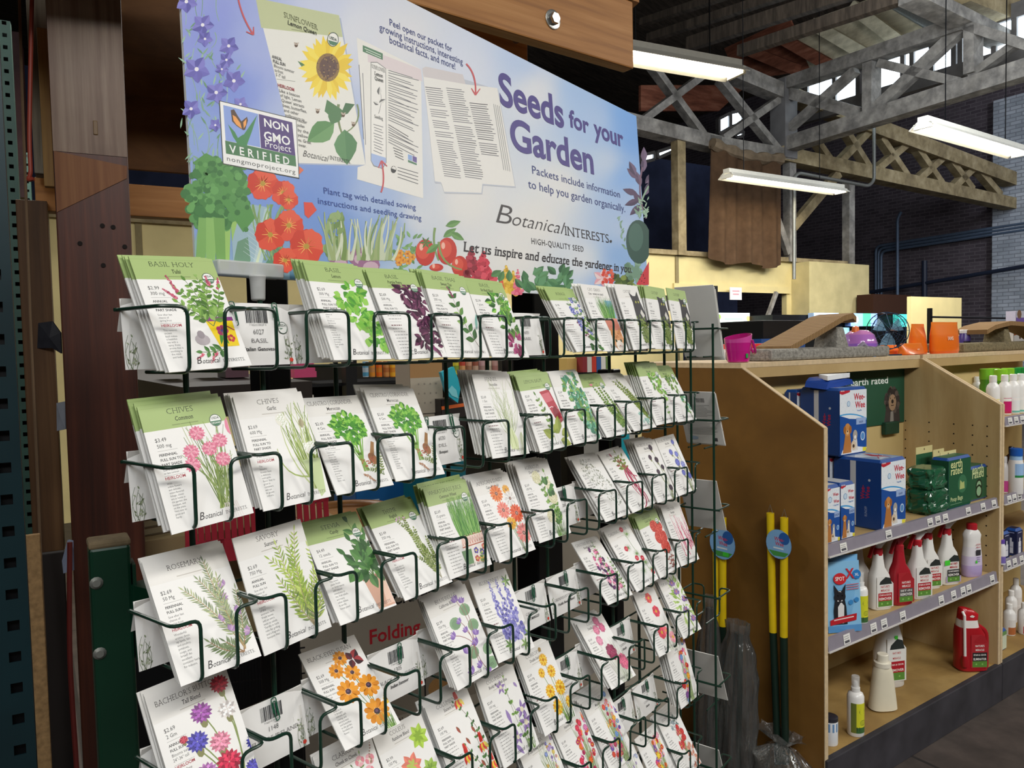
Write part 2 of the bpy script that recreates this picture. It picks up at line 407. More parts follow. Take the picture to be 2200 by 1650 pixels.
@pic
def tulsi(A, r):
    a_sprig(A, r, (55,45), [(33,84),(44,92),(56,96),(66,92),(74,84),(30,70),(70,72)], 9, 5, 7, GR)
    for p, q in (((33,80),(27,98)), ((30,74),(20,84)), ((66,88),(64,100)), ((74,84),(77,96))): a_spike(A, r, p, q, 22, 1.6, ['#c65a74','#d87f92','#a84a60'])
    a_pot(A, 62, 24, 19, 27, 29, '#f2d21e', '#8a3f86', 2)
    A.leaf(56,26,22,4,1.2,'#3f8a34'); A.leaf(64,26,20,4,1.9,'#4f9a3c'); A.daisy(62,40,6,5,'#b8326e','#a02a60','#5a3a86'); A.daisy(68,32,4,5,'#c8384a','#b02a3c','#e8c23a'); A.line([(66,46),(74,40)],1.2,'#a83240')
    a_sprig(A, r, (60,22), [(36,20)], 9, 5, 7, DG); a_spike(A, r, (36,18),(28,13),14,1.3,['#d0506a','#e08090']); a_spike(A, r, (48,18),(40,8),14,1.3,['#d0506a','#e08090'])
    A.disc(40,32,7,'#b9b0b4',12,.8); A.disc(40,37,3.5,'#9c9398',10,1.2)
@pic
def lemon(A, r):
    for cx, cy, n in ((56,84,16),(42,74,14),(62,66,16),(52,52,16),(66,46,14),(58,32,14),(70,26,14)): a_bush(A, r, cx, cy, 9, 9, n, 12, 8, LG)
@pic
def purple(A, r):
    A.line([(58,8),(62,50),(52,100)], 1, '#5a2a4a')
    for cx, cy in ((48,92),(62,96),(58,80),(70,74),(54,66),(66,56),(58,46),(70,36),(52,24),(64,18)): a_bush(A, r, cx, cy, 8, 6, 11, 15, 6.5, PUR)
    A.leaf(60,20,14,6,-1.3,'#a04c84','#8a3c70')
@pic
def thai(A, r):
    a_sprig(A, r, (70,8), [(42,96)], 16, 8.5, 15, GR+DG, '#7a5a54', .12); a_spike(A, r, (44,86),(36,104),26,1.7,['#7d2a4a','#94406a']); A.leaf(70,40,26,5,1.2,'#8fc0b4'); A.leaf(72,20,20,4,1.5,'#8fc0b4')
@pic
def sixbasil(A, r):
    a_bush(A, r, 52, 82, 15, 16, 30, 16, 9, LG+DG); a_bush(A, r, 66, 84, 7, 14, 26, 6, 3.6, GR); a_bush(A, r, 62, 48, 13, 12, 22, 15, 8, DG+GR); a_bush(A, r, 62, 22, 13, 9, 22, 15, 8, ['#a03c6a','#b85584','#7d2a50'])
@pic
def borage(A, r):
    a_sprig(A, r, (66,10), [(46,92),(58,86),(72,70)], 10, 5, 12, GY+GR)
    for i in range(26): x = r.uniform(44,70); A.daisy(x, r.uniform(34,100), r.uniform(2.6,4), 5, '#5a62b4', '#7a82cc', '#e8e4ee', .9, r.random()*3)
    for i in range(9): A.disc(r.uniform(40,66), r.uniform(28,64), 2, '#8a4a62', 8, .7)
    a_bush(A, r, 62, 18, 12, 9, 10, 14, 7, DG)
@pic
def catgrass(A, r):
    A.rect(56,54,78,88,'#7fb4d4'); a_grass(A, r, 40, 70, 56, 40, 110, ['#4f8a3a','#6ba44c','#3c7430','#86b85c'], 1.1)
    A.poly([(42,40),(76,40),(74,58),(38,58)], '#cc7c68'); A.line([(38,58),(75,58)], 3, '#dc9280')
    A.disc(58,24,17,'#e0a06c',16,1.0); A.disc(58,16,11,'#f2e8dc',14,.8); A.poly([(42,32),(46,46),(54,36)],'#d08a50'); A.poly([(62,37),(72,45),(74,30)],'#d08a50')
    A.disc(51,24,2.4,'#4a5a44'); A.disc(65,24,2.4,'#4a5a44'); A.poly([(56,17),(60,17),(58,14)],'#d0807c'); a_dots(A, r, 58, 32, 10, 5, 14, 1.4, ['#b8733c'])
@pic
def blackcat(A, r):
    A.poly([(50,44),(44,62),(46,84),(42,100),(52,94),(60,94),(68,102),(70,84),(76,66),(74,44)], '#38363a'); A.disc(56,84,2,'#b8b84a'); A.disc(64,84,2,'#b8b84a'); A.poly([(60,66),(66,56),(72,62),(66,72)],'#d8d4cc')
    a_sprig(A, r, (58,8), [(46,56),(56,58),(66,54),(72,44)], 9, 6, 6, OLV)
@pic
def chives(A, r):
    for i in range(40): A.line(A.curve((52+r.uniform(-4,10), 14), (r.uniform(26,78), r.uniform(52,98)), r.uniform(-.12,.12), 6), 1.0, r.choice(['#7c9440','#94a858','#647c30','#b0bc7c']), .4)
    for i in range(8): A.line([(54+i*1.6, 18), (52+i*2.4, 2)], .9, '#e8dcd8', .4)
    for x, y in ((46,86),(36,70),(54,70),(66,76),(34,58),(64,58)): a_pomp(A, r, x, y, 8.2, ['#e88aa4','#d8708e','#f2a8ba'], (54,24), .9)
    A.disc(80,88,5,'#e88aa4',10,1.8)
@pic
def garlic(A, r):
    for i in range(34): A.line(A.curve((66+r.uniform(-5,6), 18), (r.uniform(42,80), r.uniform(70,104)), r.uniform(-.1,.1), 6), 1.7, r.choice(['#8aa048','#a4b864','#728a38','#c0cc8c']), .5)
    A.poly([(56,46),(76,46),(72,14),(66,10)], '#c4d49c'); A.line(A.curve((60,30),(34,60),.25,6),1.8,'#a4b864',.6)
    for x, y in ((46,86),(68,56)):
        A.disc(x,y,6,'#eceadc',12)
        for k in range(16): A.daisy(x+r.uniform(-5,5), y+r.uniform(-5,5), 1.9, 5, '#fafaf4', '#dfe2d0', '#b8c48c')
    A.leaf(66,76,10,6,1.5,'#b0a684','#9c9270')
@pic
def cilantro(A, r):
    for i in range(12): A.line([(48+r.uniform(-3,3), 36), (46+r.uniform(-16,20), 70)], 1.3, '#7cae4a')
    a_bush(A, r, 48, 77, 12, 9, 36, 9, 7.5, ['#3f8030','#4c9334','#357028']); a_bush(A, r, 48, 78, 21, 17, 90, 8, 7, LG+['#3f8030','#4c9334']); A.line([(46,44),(52,44)], 3, '#5a7a34')
    for i in range(12): A.line([(49+r.uniform(-2.5,2.5), 42), (50+r.uniform(-4,4), 22)], 1.1, '#86a850')
    A.poly([(60,36),(66,34),(76,56),(72,58)], '#a67c52'); A.disc(65,36,6,'#9c6a42',12,1.3,.3); a_dots(A, r, 64, 36, 3.6, 5, 22, .9, ['#7a3a24','#a8583c'])
    a_dots(A, r, 56, 34, 9, 9, 26, 1.1, ['#a85a44','#c07c60']); a_sprig(A, r, (72,14), [(54,24),(62,30),(78,40)], 5, 2, 4, OLV); a_spike(A, r, (46,18),(56,8),20,2,['#c09a84','#b08468'])
@pic
def fennel(A, r):
    for i in range(46): A.line(A.curve((50+r.uniform(-5,5), 32), (r.uniform(28,76), r.uniform(60,106)), r.uniform(-.2,.2), 6), .55, r.choice(['#c2cc9c','#aebc88','#d0d8b4','#98a878']), .3)
    for i in range(14): A.line(A.curve((70, 36), (66+r.uniform(-8,12), 4), r.uniform(-.2,.2), 5), .5, '#c2cc9c', .3)
    A.poly([(44,16),(58,14),(60,28),(54,42),(47,42),(42,28)], '#dfe8b8'); A.line([(46,18),(48,40)],.8,'#b0c078'); A.line([(54,18),(53,40)],.8,'#b0c078')
@pic
def lemonbalm(A, r):
    A.poly([(44,86),(66,88),(78,44),(64,38)], '#b83a48'); A.poly([(46,82),(64,84),(68,72),(50,70)], '#d8707c'); A.line([(52,62),(60,64),(72,60)], 1.2, '#f2d8dc'); A.disc(66,54,7,'#8c2434',10,1.4)
    a_sprig(A, r, (44,14), [(34,82)], 9, 5, 9, OLV+GR)
    for x, y, a in ((46,30,.4),(58,30,1.2),(62,24,.2),(44,24,2.6),(56,18,-.4)): A.leaf(x, y, 22, 14, a, '#8c9c34', '#a4b048')
    for i in range(7): A.leaf(66, 92, 10, 4, r.uniform(0,3), '#7c9a5c')
@pic
def mint(A, r):
    for cx, cy in ((56,100),(40,88),(54,80),(66,70),(46,66),(58,56),(72,48),(54,40),(66,32),(74,22)): a_bush(A, r, cx, cy, 8, 8, 17, 11, 7, TEAL+GR)
@pic
def oregano(A, r): a_sprig(A, r, (70,8), [(40,88),(52,94),(62,84),(74,60),(46,66)], 6, 4.6, 5, OLV+GR, '#8a8a5c'); a_pomp(A, r, 36, 96, 5, ['#e0748c','#f0a0b0']); a_pomp(A, r, 50, 102, 5, ['#e0748c','#f0a0b0'])
@pic
def greekoregano(A, r): a_sprig(A, r, (72,14), [(36,96),(48,98),(60,84),(74,66)], 7, 5, 5, OLV, '#8a8a5c'); a_bush(A, r, 58, 28, 14, 8, 24, 6, 4, ['#8fc0b4','#a8d0c4'])
@pic
def parsley(A, r): a_sprig(A, r, (60,10), [(50,70),(66,74)], 5, 3, 12, GR); a_bush(A, r, 50, 82, 13, 16, 44, 8, 6, OLV+LG); a_bush(A, r, 66, 64, 10, 14, 24, 8, 6, OLV+LG)
@pic
def parsley2(A, r): a_bush(A, r, 52, 82, 15, 17, 44, 8, 6, OLV+GR); a_bush(A, r, 64, 40, 10, 14, 24, 6, 5, TEAL); a_sprig(A, r, (66,10), [(54,70),(62,60)], 5, 3, 12, GR)
@pic
def rosemary(A, r):
    a_sprig(A, r, (66,14), [(28,82),(44,88),(54,104),(62,86),(76,70)], 9.5, 1.9, 3.4, ['#8a9a72','#a4b08a','#6f8260','#b8c08c'], '#b89a6a', .08, 1.1, .8)
    a_sprig(A, r, (64,12), [(36,30),(50,26),(78,34)], 11, 2.2, 3.2, ['#5f7448','#7c9060'], '#a07850', .1, 1.3, .8)
    for x, y in ((60,66),(56,56),(68,50),(52,46),(66,76),(58,34),(76,28)): a_bell(A, r, x, y, 7, ['#c09ac4','#a884b8','#d4b4d4'], r.uniform(0,3))
@pic
def savory(A, r): a_sprig(A, r, (60,14), [(34,84),(44,94),(56,92),(66,102),(76,84),(38,64),(74,62),(54,74)], 10, 2.2, 5, YG+['#8fa84c'], '#b0a078', .12, .8, .8); a_sprig(A, r, (62,14), [(48,52),(68,50),(58,42),(78,38)], 10, 2.2, 4.5, ['#6f8454','#90a060','#b4c468'], '#a89878', .12, .8, .8)
@pic
def stevia(A, r):
    a_pot(A, 66, 10, 24, 32, 34, '#d8a890', '#c48f7a'); A.poly([(66,12),(76,12),(79,40),(70,40)], '#ecc8b4')
    a_sprig(A, r, (64,42), [(60,104),(42,72),(74,86),(54,84)], 17, 8, 15, DG, '#5f7a40', .1, 1.2, .9); a_bush(A, r, 60, 58, 16, 14, 24, 15, 9, DG+['#264f24','#6a9a54'])
@pic
def thyme(A, r): a_sprig(A, r, (66,10), [(40,96),(52,98),(60,80),(72,64),(46,44)], 5.2, 3.2, 3.6, OLV+['#a8b47c'], '#a09a78', .1, .6); a_dots(A, r, 46, 98, 8, 6, 16, 1.5, ['#d8b4cc','#c49cb8'])
@pic
def wheatgrass(A, r):
    a_grass(A, r, 38, 76, 46, 56, 260, ['#4f8a3a','#6ba44c','#3c7430','#86b85c','#9cc474'], 1.0, .14)
    A.poly([(36,34),(80,34),(78,48),(38,48)], '#f0d8cc'); A.line([(36,34),(80,34)],1.2,'#b8583c'); A.line([(37,47),(79,47)],1.2,'#b8583c')
    for i in range(9): A.line([(38+i*4.6,36),(40.3+i*4.6,45),(42.6+i*4.6,36)], .7, '#c8583c')
    A.poly([(42,10),(74,10),(80,33),(36,33)], '#f4ece4'); A.poly([(34,12),(48,12),(50,30),(32,30)], '#6f9468')
    for x, y, c in ((58,26,'#6a58a8'),(68,22,'#5a4a98'),(56,16,'#d86a5c'),(64,14,'#e0b03c'),(74,28,'#d86a5c')): A.daisy(x, y, 4.4, 5, c, shade(c,.85), '#e8d24a')
    a_sprig(A, r, (64,8), [(66,24)], 5, 3, 5, GR)
@pic
def daisy(A, r):
    for x, y, c, c2, s in ((42,88,'#f08c4c','#e0733c',12),(62,90,'#f2b84a','#e8a030',7),(64,78,'#f0ece8','#dcd8d4',11),(44,66,'#ec7c70','#f09c8c',12),(66,58,'#e8683c','#dc5430',13),(50,48,'#f0b83c','#e4a02c',9),(66,32,'#ec7c78','#f09c94',14)):
        a_fl(A, r, x, y, s, 16, c, c2, '#5a4038', (58,4), .95, 1.1, .2); A.disc(x, y, s*.11, '#c89a8c', 8)
@pic
def ageratum(A, r):
    a_sprig(A, r, (58,12), [(44,88),(60,94),(50,66)], 9, 6, 11, GR, '#7a8a58')
    for x, y, s in ((40,90,9),(62,60,10),(46,36,9),(60,78,7)): A.disc(x,y,s,'#d8d4ae',14); a_dots(A, r, x, y, s, s, 60, .9, ['#e6e2c4','#c4c098','#f0ecd4'])
    a_bush(A, r, 56, 72, 8, 8, 8, 11, 8, DG); a_bush(A, r, 56, 36, 10, 10, 30, 6, 3, DG+GR); a_grass(A, r, 48, 64, 6, 26, 30, GR, .7)
@pic
def alyssum(A, r): a_dots(A, r, 46, 66, 20, 46, 330, 1.5, ['#f4f4f2','#dcdcd8','#c0c2b8','#a8aaa0','#8f927e'], .5)
@pic
def amaranth(A, r):
    for i in range(9): A.line(A.curve((54,84), (48+r.uniform(0,30), 20+r.uniform(-10,40)), r.uniform(-.2,.2), 7), 4, r.choice(['#a83050','#bc4868','#8c2444','#c46a84']), 1.5)
    a_sprig(A, r, (52,70), [(36,100),(50,104),(62,96)], 12, 5, 9, OLV+['#a83050']); A.line(A.curve((56,40),(44,8),.3,7), 4, '#a8405c', 2); A.line(A.curve((58,40),(62,14),.2,7), 4, '#b8506c', 2)
def bach(A, r, cols):
    for x, y, s, c in cols:
        A.line(A.curve((x,y), (58,2), .06, 5), 1.1, '#8a9a5c'); A.disc(x, y-s*.8, s*.34, '#8a8a5c', 8, 1.4); a_pomp(A, r, x, y, s, [c, shade(c,.82), shade(c,1.18)], None, .85)
@pic
def bachblend(A, r): bach(A, r, ((66,100,9,'#c8384a'),(44,84,10,'#a05aa8'),(66,78,9,'#ece4e0'),(24,70,4,'#c04a5c'),(34,64,10,'#5a54b4'),(52,56,10,'#e890a8'),(54,38,12,'#d03a58'),(34,38,10,'#c080c0'),(80,44,8,'#4a4aa8'),(72,26,7,'#5a54b4'),(38,18,7,'#4a4ab0')))
@pic
def bachblack(A, r): bach(A, r, ((52,98,7,'#3c2c3c'),(38,82,6,'#4a3848'),(56,76,7,'#3c2c3c'),(46,56,6,'#4a3848'),(66,62,6,'#3c2c3c'),(66,26,7,'#3c2c3c')))
@pic
def bachblue(A, r): bach(A, r, ((40,82,7,'#6a70c0'),(56,76,7,'#7a80cc'),(48,62,9,'#6a70c0'),(64,56,8,'#8a90d4'),(54,42,7,'#6a70c0'),(70,34,8,'#5a60b4'),(60,98,6,'#6a70c0')))
@pic
def bes(A, r):
    a_coneflower(A, r, 46, 96, 10, (60,10)); a_coneflower(A, r, 34, 84, 10, (58,10)); a_coneflower(A, r, 52, 76, 11, (60,10)); a_coneflower(A, r, 36, 58, 15, (60,10)); a_coneflower(A, r, 64, 56, 15, (62,10)); a_coneflower(A, r, 58, 26, 17, (64,2))
    for sg in (1,-1): A.leaf(62,90,13,11,.9 if sg>0 else -.5,'#3a1e26','#a8383c'); A.leaf(60,90,11,9,2.0 if sg>0 else 4.2,'#4a2830','#6a2a30')
    a_grass(A, r, 58, 74, 4, 22, 16, GR, 1.1); A.daisy(78,34,6,9,'#f2cc3c','#e8b82c','#8a6a2c')
@pic
def bluebells(A, r):
    for x, y in ((38,74),(60,84),(64,64),(72,32),(48,36),(70,16)): A.disc(x, y, 9, '#8aac84', 12, .8); A.disc(x+1, y-1, 7, '#7a9c76', 10, .8)
    for x, y, s in ((52,98,9),(60,94,8),(46,74,7),(30,62,8),(50,62,7),(62,54,8),(38,40,9),(58,44,9),(36,18,9),(52,20,8),(60,10,7)): A.line(A.curve((x,y),(54,44),.1,4),.8,'#a06a6a'); a_bell(A, r, x, y-2, s, ['#9a7ac0','#8464b0','#b49ad0'], r.uniform(1,2.2))
@pic
def bluebonnet(A, r):
    for bx, tx, n in ((40,36,70),(62,64,80),(52,50,60)):
        for i in range(n):
            t = i/n; s = 4.2*(1-.75*t); A.disc(bx+(tx-bx)*t+r.uniform(-9,9)*(1-.85*t), 26+t*76, s, r.choice(['#7a78c4','#9490d4','#605cb0','#b0aee0','#8a88cc']), 7, .8, r.random()*3, up=(i % 2 == 0))
    for x, y in ((34,22),(62,16),(74,26),(68,96)):
        for k in range(6): A.leaf(x, y, 9, 3, k*1.05, r.choice(GR))
@pic
def canterbury(A, r):
    a_sprig(A, r, (62,10), [(40,84),(54,100),(70,70)], 7, 2.6, 7, GR)
    for i in range(36): c = r.choice(['#d8709c','#e890b0','#6a3a6c','#50305c','#f0c0d0']); t = r.random(); a_bell(A, r, 38+r.uniform(-6,24)+t*8, 92-t*70, 7, [c, shade(c,.8), shade(c,1.15)], r.uniform(2,5))
@pic
def cardinal(A, r):
    A.line([(52,104),(56,70),(64,40),(70,14)], .8, '#7a9a54')
    for x, y in ((58,92),(42,72),(56,58),(66,40),(72,26),(50,30)):
        for k in range(14): A.line([(x,y),(x+9*math.cos(k*.45),y+7*math.sin(k*.45))], .9, r.choice(GR), .3)
    for x, y in ((50,102),(36,72),(50,52),(64,48),(72,22)): A.daisy(x, y, 5, 5, '#d8344c', '#c02840', '#f0b0b0', .9, r.random(), .2, 1.3)
@pic
def celosia(A, r):
    for x, y, s in ((50,86,12),(64,82,11),(52,66,13),(66,64,12),(60,48,14)): A.disc(x,y,s,'#c84438',14,.85); a_dots(A, r, x, y, s, s*.8, 60, 1.1, ['#dc5c4c','#b4342c','#e87464'])
    a_sprig(A, r, (62,6), [(50,40),(62,42),(70,36)], 9, 3, 8, ['#8a4a44','#a85a50'])
@pic
def pinkcelosia(A, r):
    for i in range(11): x = 36+i*4; a_spike(A, r, (x+r.uniform(-3,8),20+r.uniform(0,20)), (x-8+r.uniform(-4,4),70+r.uniform(0,34)), 34, 1.7, ['#dc6a8c','#e890a8','#c84c70'])
@pic
def clarkia(A, r): a_sprig(A, r, (62,8), [(44,88),(56,96)], 6, 2, 8, GR); [A.daisy(r.uniform(36,72), r.uniform(20,90), 6, 4, '#e8909c', '#f0b4bc', '#f4e4d0', .9, r.random()) for i in range(14)]; a_spike(A, r, (66,84),(72,104),8,1.6,['#b08a7a'])
@pic
def coleus(A, r):
    for x, y, s, c, c2 in ((62,88,14,'#a8c844','#8cb030'),(40,64,15,'#dc7c68','#b8c860'),(62,52,12,'#9cbc54','#7ca040'),(58,28,13,'#d8507c','#90b048'),(34,34,12,'#c86858','#a8b858'),(74,38,9,'#7ca84c','#a4c464')):
        for k in range(7): A.leaf(x, y, s, s*.62, k*.9+r.random()*.3, c, shade(c,1.1)); A.leaf(x, y, s*.55, s*.3, k*.9, c2)
@pic
def columbinered(A, r):
    a_sprig(A, r, (66,4), [(48,100),(42,52),(62,66)], 6, 4, 13, DG, '#7a6a4c', .15)
    for x, y in ((52,102),(36,44),(64,46),(44,12),(70,22)):
        for k in range(4): A.leaf(x+k*1.6, y, 13, 4, 1.3+.2*k+r.uniform(-.2,.2), '#d83428', '#c02820')
        for k in range(4): A.leaf(x+k*1.6, y, 11, 5, -1.9+.3*k, ['#d83428','#f0cc40','#e84838','#f2d860'][k])
    for x, y in ((38,76),(46,60),(60,68),(56,30)): A.leaf(x, y, 10, 4, -1.2, '#b04a3c', '#8a5a40')
@pic
def columbineblue(A, r):
    a_sprig(A, r, (62,6), [(44,96),(52,100),(68,60)], 6, 4, 16, GR, '#9a9a8c', .1)
    for x, y, s in ((42,92,9),(66,56,12),(66,40,13),(44,30,10)):
        for k in range(5): A.leaf(x, y, s, s*.42, k*1.256+r.random()*.4, '#a48ac0', '#8c70ac')
        A.disc(x, y, s*.28, '#ece4c8', 10)
    A.leaf(38,66,20,6,-1.4,'#9c84bc'); A.leaf(36,24,18,6,-1.0,'#9c84bc'); A.leaf(66,90,9,4,-1.0,'#a48ac0'); a_grass(A, r, 56, 68, 4, 26, 14, GR, .8)
@pic
def coreopsis(A, r):
    for x, y, s in ((52,92,9),(40,78,7),(60,74,9),(44,52,10),(66,50,11),(48,30,11),(74,28,9)): A.line([(x,y),(62,4)], .9, '#8aa050'); a_pomp(A, r, x, y, s, ['#f2c028','#e8a418','#f8d858']); A.disc(x, y, s*.25, '#c8801c', 9)
    a_grass(A, r, 54, 72, 2, 36, 14, GR, 1.3); A.disc(52,106,3,'#a88a4c')
@pic
def cosmosdouble(A, r):
    a_grass(A, r, 40, 66, 6, 70, 60, ['#b8c0a4','#98a488','#ccd2bc'], .5, .5)
    for x, y, s, c in ((52,104,8,'#e0729a'),(42,92,8,'#e888a8'),(58,92,8,'#dc6a94'),(36,76,8,'#ec9cb8'),(50,54,13,'#a03c60'),(66,34,13,'#e0688c')): a_fl(A, r, x, y, s, 8, c, shade(c,.88), None, None, 1, 1.3); a_pomp(A, r, x, y, s*.7, [shade(c,.9), c, shade(c,1.12)])
@pic
def cosmos(A, r):
    a_grass(A, r, 46, 74, 6, 60, 40, ['#c8ccb4','#a8b094'], .5, .5)
    for x, y, s, c in ((46,98,10,'#e0605c'),(52,74,11,'#d8485c'),(42,40,12,'#dc5060'),(56,40,8,'#e8707c'),(70,26,11,'#f0a0ac')): a_fl(A, r, x, y, s, 7, c, shade(c,1.12), '#e8b83c', None, .9, 1.35)
@pic
def crocus(A, r):
    a_bush(A, r, 54, 60, 20, 46, 60, 16, 4, ['#a8c868','#8cb04c','#c0d888'])
    for x, y in ((50,78),(66,62),(54,44),(66,26),(48,94)):
        for k in range(5): A.leaf(x, y, 12, 6, .3+k*.6, '#9a78b8', '#80609c')
        A.leaf(x, y+2, 6, 3, 1.5, '#e0904c')
@pic
def cutflowers(A, r): mixed(A, r, 54, 58, 22, 46, 44, ['#b8a0d0','#9a86c0','#e8c86a','#e0a8a0','#8a9ad0','#d8b05a'], 3)
@pic
def redmix(A, r): mixed(A, r, 54, 58, 20, 46, 40, ['#dc3c58','#e85c78','#e8702c','#c83068','#d87cb0','#e04040'], 4.4)
@pic
def brightmix(A, r): mixed(A, r, 52, 58, 20, 48, 44, ['#e07088','#c04868','#e8a83c','#7a5ab0','#d8503c','#7ca0d8','#e890b0'], 4)
@pic
def zinnia(A, r): mixed(A, r, 52, 60, 20, 48, 34, ['#ec90a8','#e0503c','#f0a02c','#e878b0','#7098c8','#d83c44','#8a58a0'], 5)
@pic
def whitemix(A, r): mixed(A, r, 50, 70, 20, 40, 30, ['#b8c0dc','#d4d8e8','#8a96c4','#c8b8d8'], 3.4)
@pic
def yellowmix(A, r): mixed(A, r, 52, 66, 20, 40, 36, ['#f0c83c','#e8763c','#d84878','#8a5ab0','#f0a8b8','#e04438'], 5)
@pic
def redbouquet(A, r): a_dots(A, r, 48, 90, 14, 14, 60, 2, ['#8a98a0','#a8b4b8','#6f8078']); mixed(A, r, 52, 62, 15, 20, 20, ['#c8403c','#d8605c','#b03038','#e07c74'], 5); a_bush(A, r, 62, 26, 12, 16, 26, 12, 5, ['#d89078','#e8b09c','#c07860'])
# ---------------------------------------------------------------- seed rack
UP_, VP_, HB, AO, GAP, Z0, YB = .092, .1418, .0588, .0278, .0116, 1.6424, .078
PAPER = ink('seed_packet_paper', .42, .45, noise=.03, nscale=60)
CARD = ink('card_stock', .55, .35, noise=.03)
WIRE = flat('green_coated_wire', '#123024', .28, 0, .5, .1, 30)
def bu(k): return k*UP_ + (GAP if k >= 6 else 0)
def basket_geo(g, F, depth=YB):
    """two bent wires and the rails behind; F maps (along, out, up) with the front at out=0"""
    for sg in (0, 1):
        e = .0022 if sg == 0 else UP_-.0022; a = AO if sg == 0 else UP_-AO
        g.tube(fillet([F(e,depth,0), F(e,0,0), F(a,0,0), F(a,0,-HB), F(a,depth,-HB)], .009, 4), .0018, n=8)
    g.tube([F(.0,depth,0), F(UP_,depth,0)], .0018, n=6); pass
rack = thing('seed_rack', 'dark green wire rack of open seed packet baskets under the seed sign', 'rack')
for r_ in range(8):
    for k in range(12):
        g = G(); u, z = bu(k), Z0-r_*VP_
        basket_geo(g, lambda a, o, h: (u+a, o, z+h)); g.obj('wire_basket', WIRE, rack)
# baskets on the rack's end face, turned away to the right
ENDX = 1.18; ends = []
for px, py in ((1565,706),(1562,898),(1574,1085),(1574,1268),(1574,1450),(1570,1625)):
    z = hit(px, py, V((1.25,0,0)), V((1,0,0))).z; ends.append(z); g = G()
    basket_geo(g, lambda a, o, h: (1.25-o, -.008+a, z+h), .072)
    g.obj('end_basket', WIRE, rack)
for u in (.07, .159, .26, .454, .545, .60, .69, .9, 1.0, 1.124):
    g = G(); g.tube([(u,.083,.3), (u,.083,1.672 if u == .159 else 1.648)], .003, n=8); g.obj('upright_rod', WIRE, rack)
for y in (.0,.05,.082):
    g = G(); g.tube([(ENDX,y,.3), (ENDX,y,ends[0]+.01)], .0026, n=8); g.obj('end_rod', WIRE, rack)
g = G(); g.tube([(ENDX,.085,ends[0]),(ENDX,-.012,ends[0])], .0022, n=6)
for z in ends[1:]: g.tube([(ENDX,.085,z),(ENDX,-.012,z)], .0022, n=6)
g.obj('end_rail', WIRE, rack)
g = G(); g.tube([(bu(12)-.012,.083,.42),(ENDX,.083,.42)],.004,n=6); g.tube([(bu(12)-.012,.083,1.2),(ENDX,.083,1.2)],.003,n=6); g.tube([(0,.083,.42),(1.2,.083,.42)],.004,n=6); g.obj('lower_rail', WIRE, rack)
BLK = flat('black_steel', '#0c0d10', .42, .2, .4, .1, 12)
for nm, x0, x1, y0, y1, zt in (('black_post', .212, .246, .15, .19, 1.712), ('black_post', .757, .835, .15, .20, 1.70), ('black_post', 1.03, 1.06, .15, .19, 1.55)):
    g = G(); g.box(x0, x1, y0, y1, .0, zt); g.obj(nm, BLK, rack, bevel=.003)
# left stand tube with its coupling plate and the foot
GTUBE = flat('dark_green_paint', '#05301f', .4, .1, .5, .12, 9); GREY = flat('dull_zinc', '#8b8c86', .45, .6, .4, .1, 40)
tp = atD(216, 1165, .86); cp = math.atan2(SD.y, SD.x)
def TF(a, b, c): return (tp.x+math.cos(.35)*a-math.sin(-.35)*-b*0+math.sin(.35)*b, tp.y-math.sin(.35)*a+math.cos(.35)*b, c)
zt = tp.z
g = G(); g.box(-.012, .030, 0, .034, 0, zt-.006, F=TF); g.obj('stand_tube', GTUBE, rack, bevel=.004)
g = G(); g.box(-.0125, .0305, -.0005, .0345, zt-.008, zt+.001, (60,52,40), F=TF); g.obj('tube_cap', flat('dusty_cap', '#6a5c46', .8, 0, .2, .25, 60), rack, bevel=.003)
for dz in (.045, .125):
    g = G(); q = [V(TF(-.006, -.001-.003*j, 0)) for j in (0,1)]
    c0 = V((q[0].x, q[0].y, zt-dz)); c1 = V((q[1].x, q[1].y, zt-dz)); g.tube([c0, c1], [.007, .004], n=12); g.obj('bolt_head', GREY, rack)
g = G(); g.box(.0305, .034, -.004, .030, zt-.14, zt-.03, F=TF); g.obj('coupling_plate', GTUBE, rack)
g = G(); a, b = V(TF(.034,.012,zt-.075)), V((.10,.09,zt-.075)); g.bar(a, b, .02, .042); g.obj('rack_arm', GTUBE, rack)
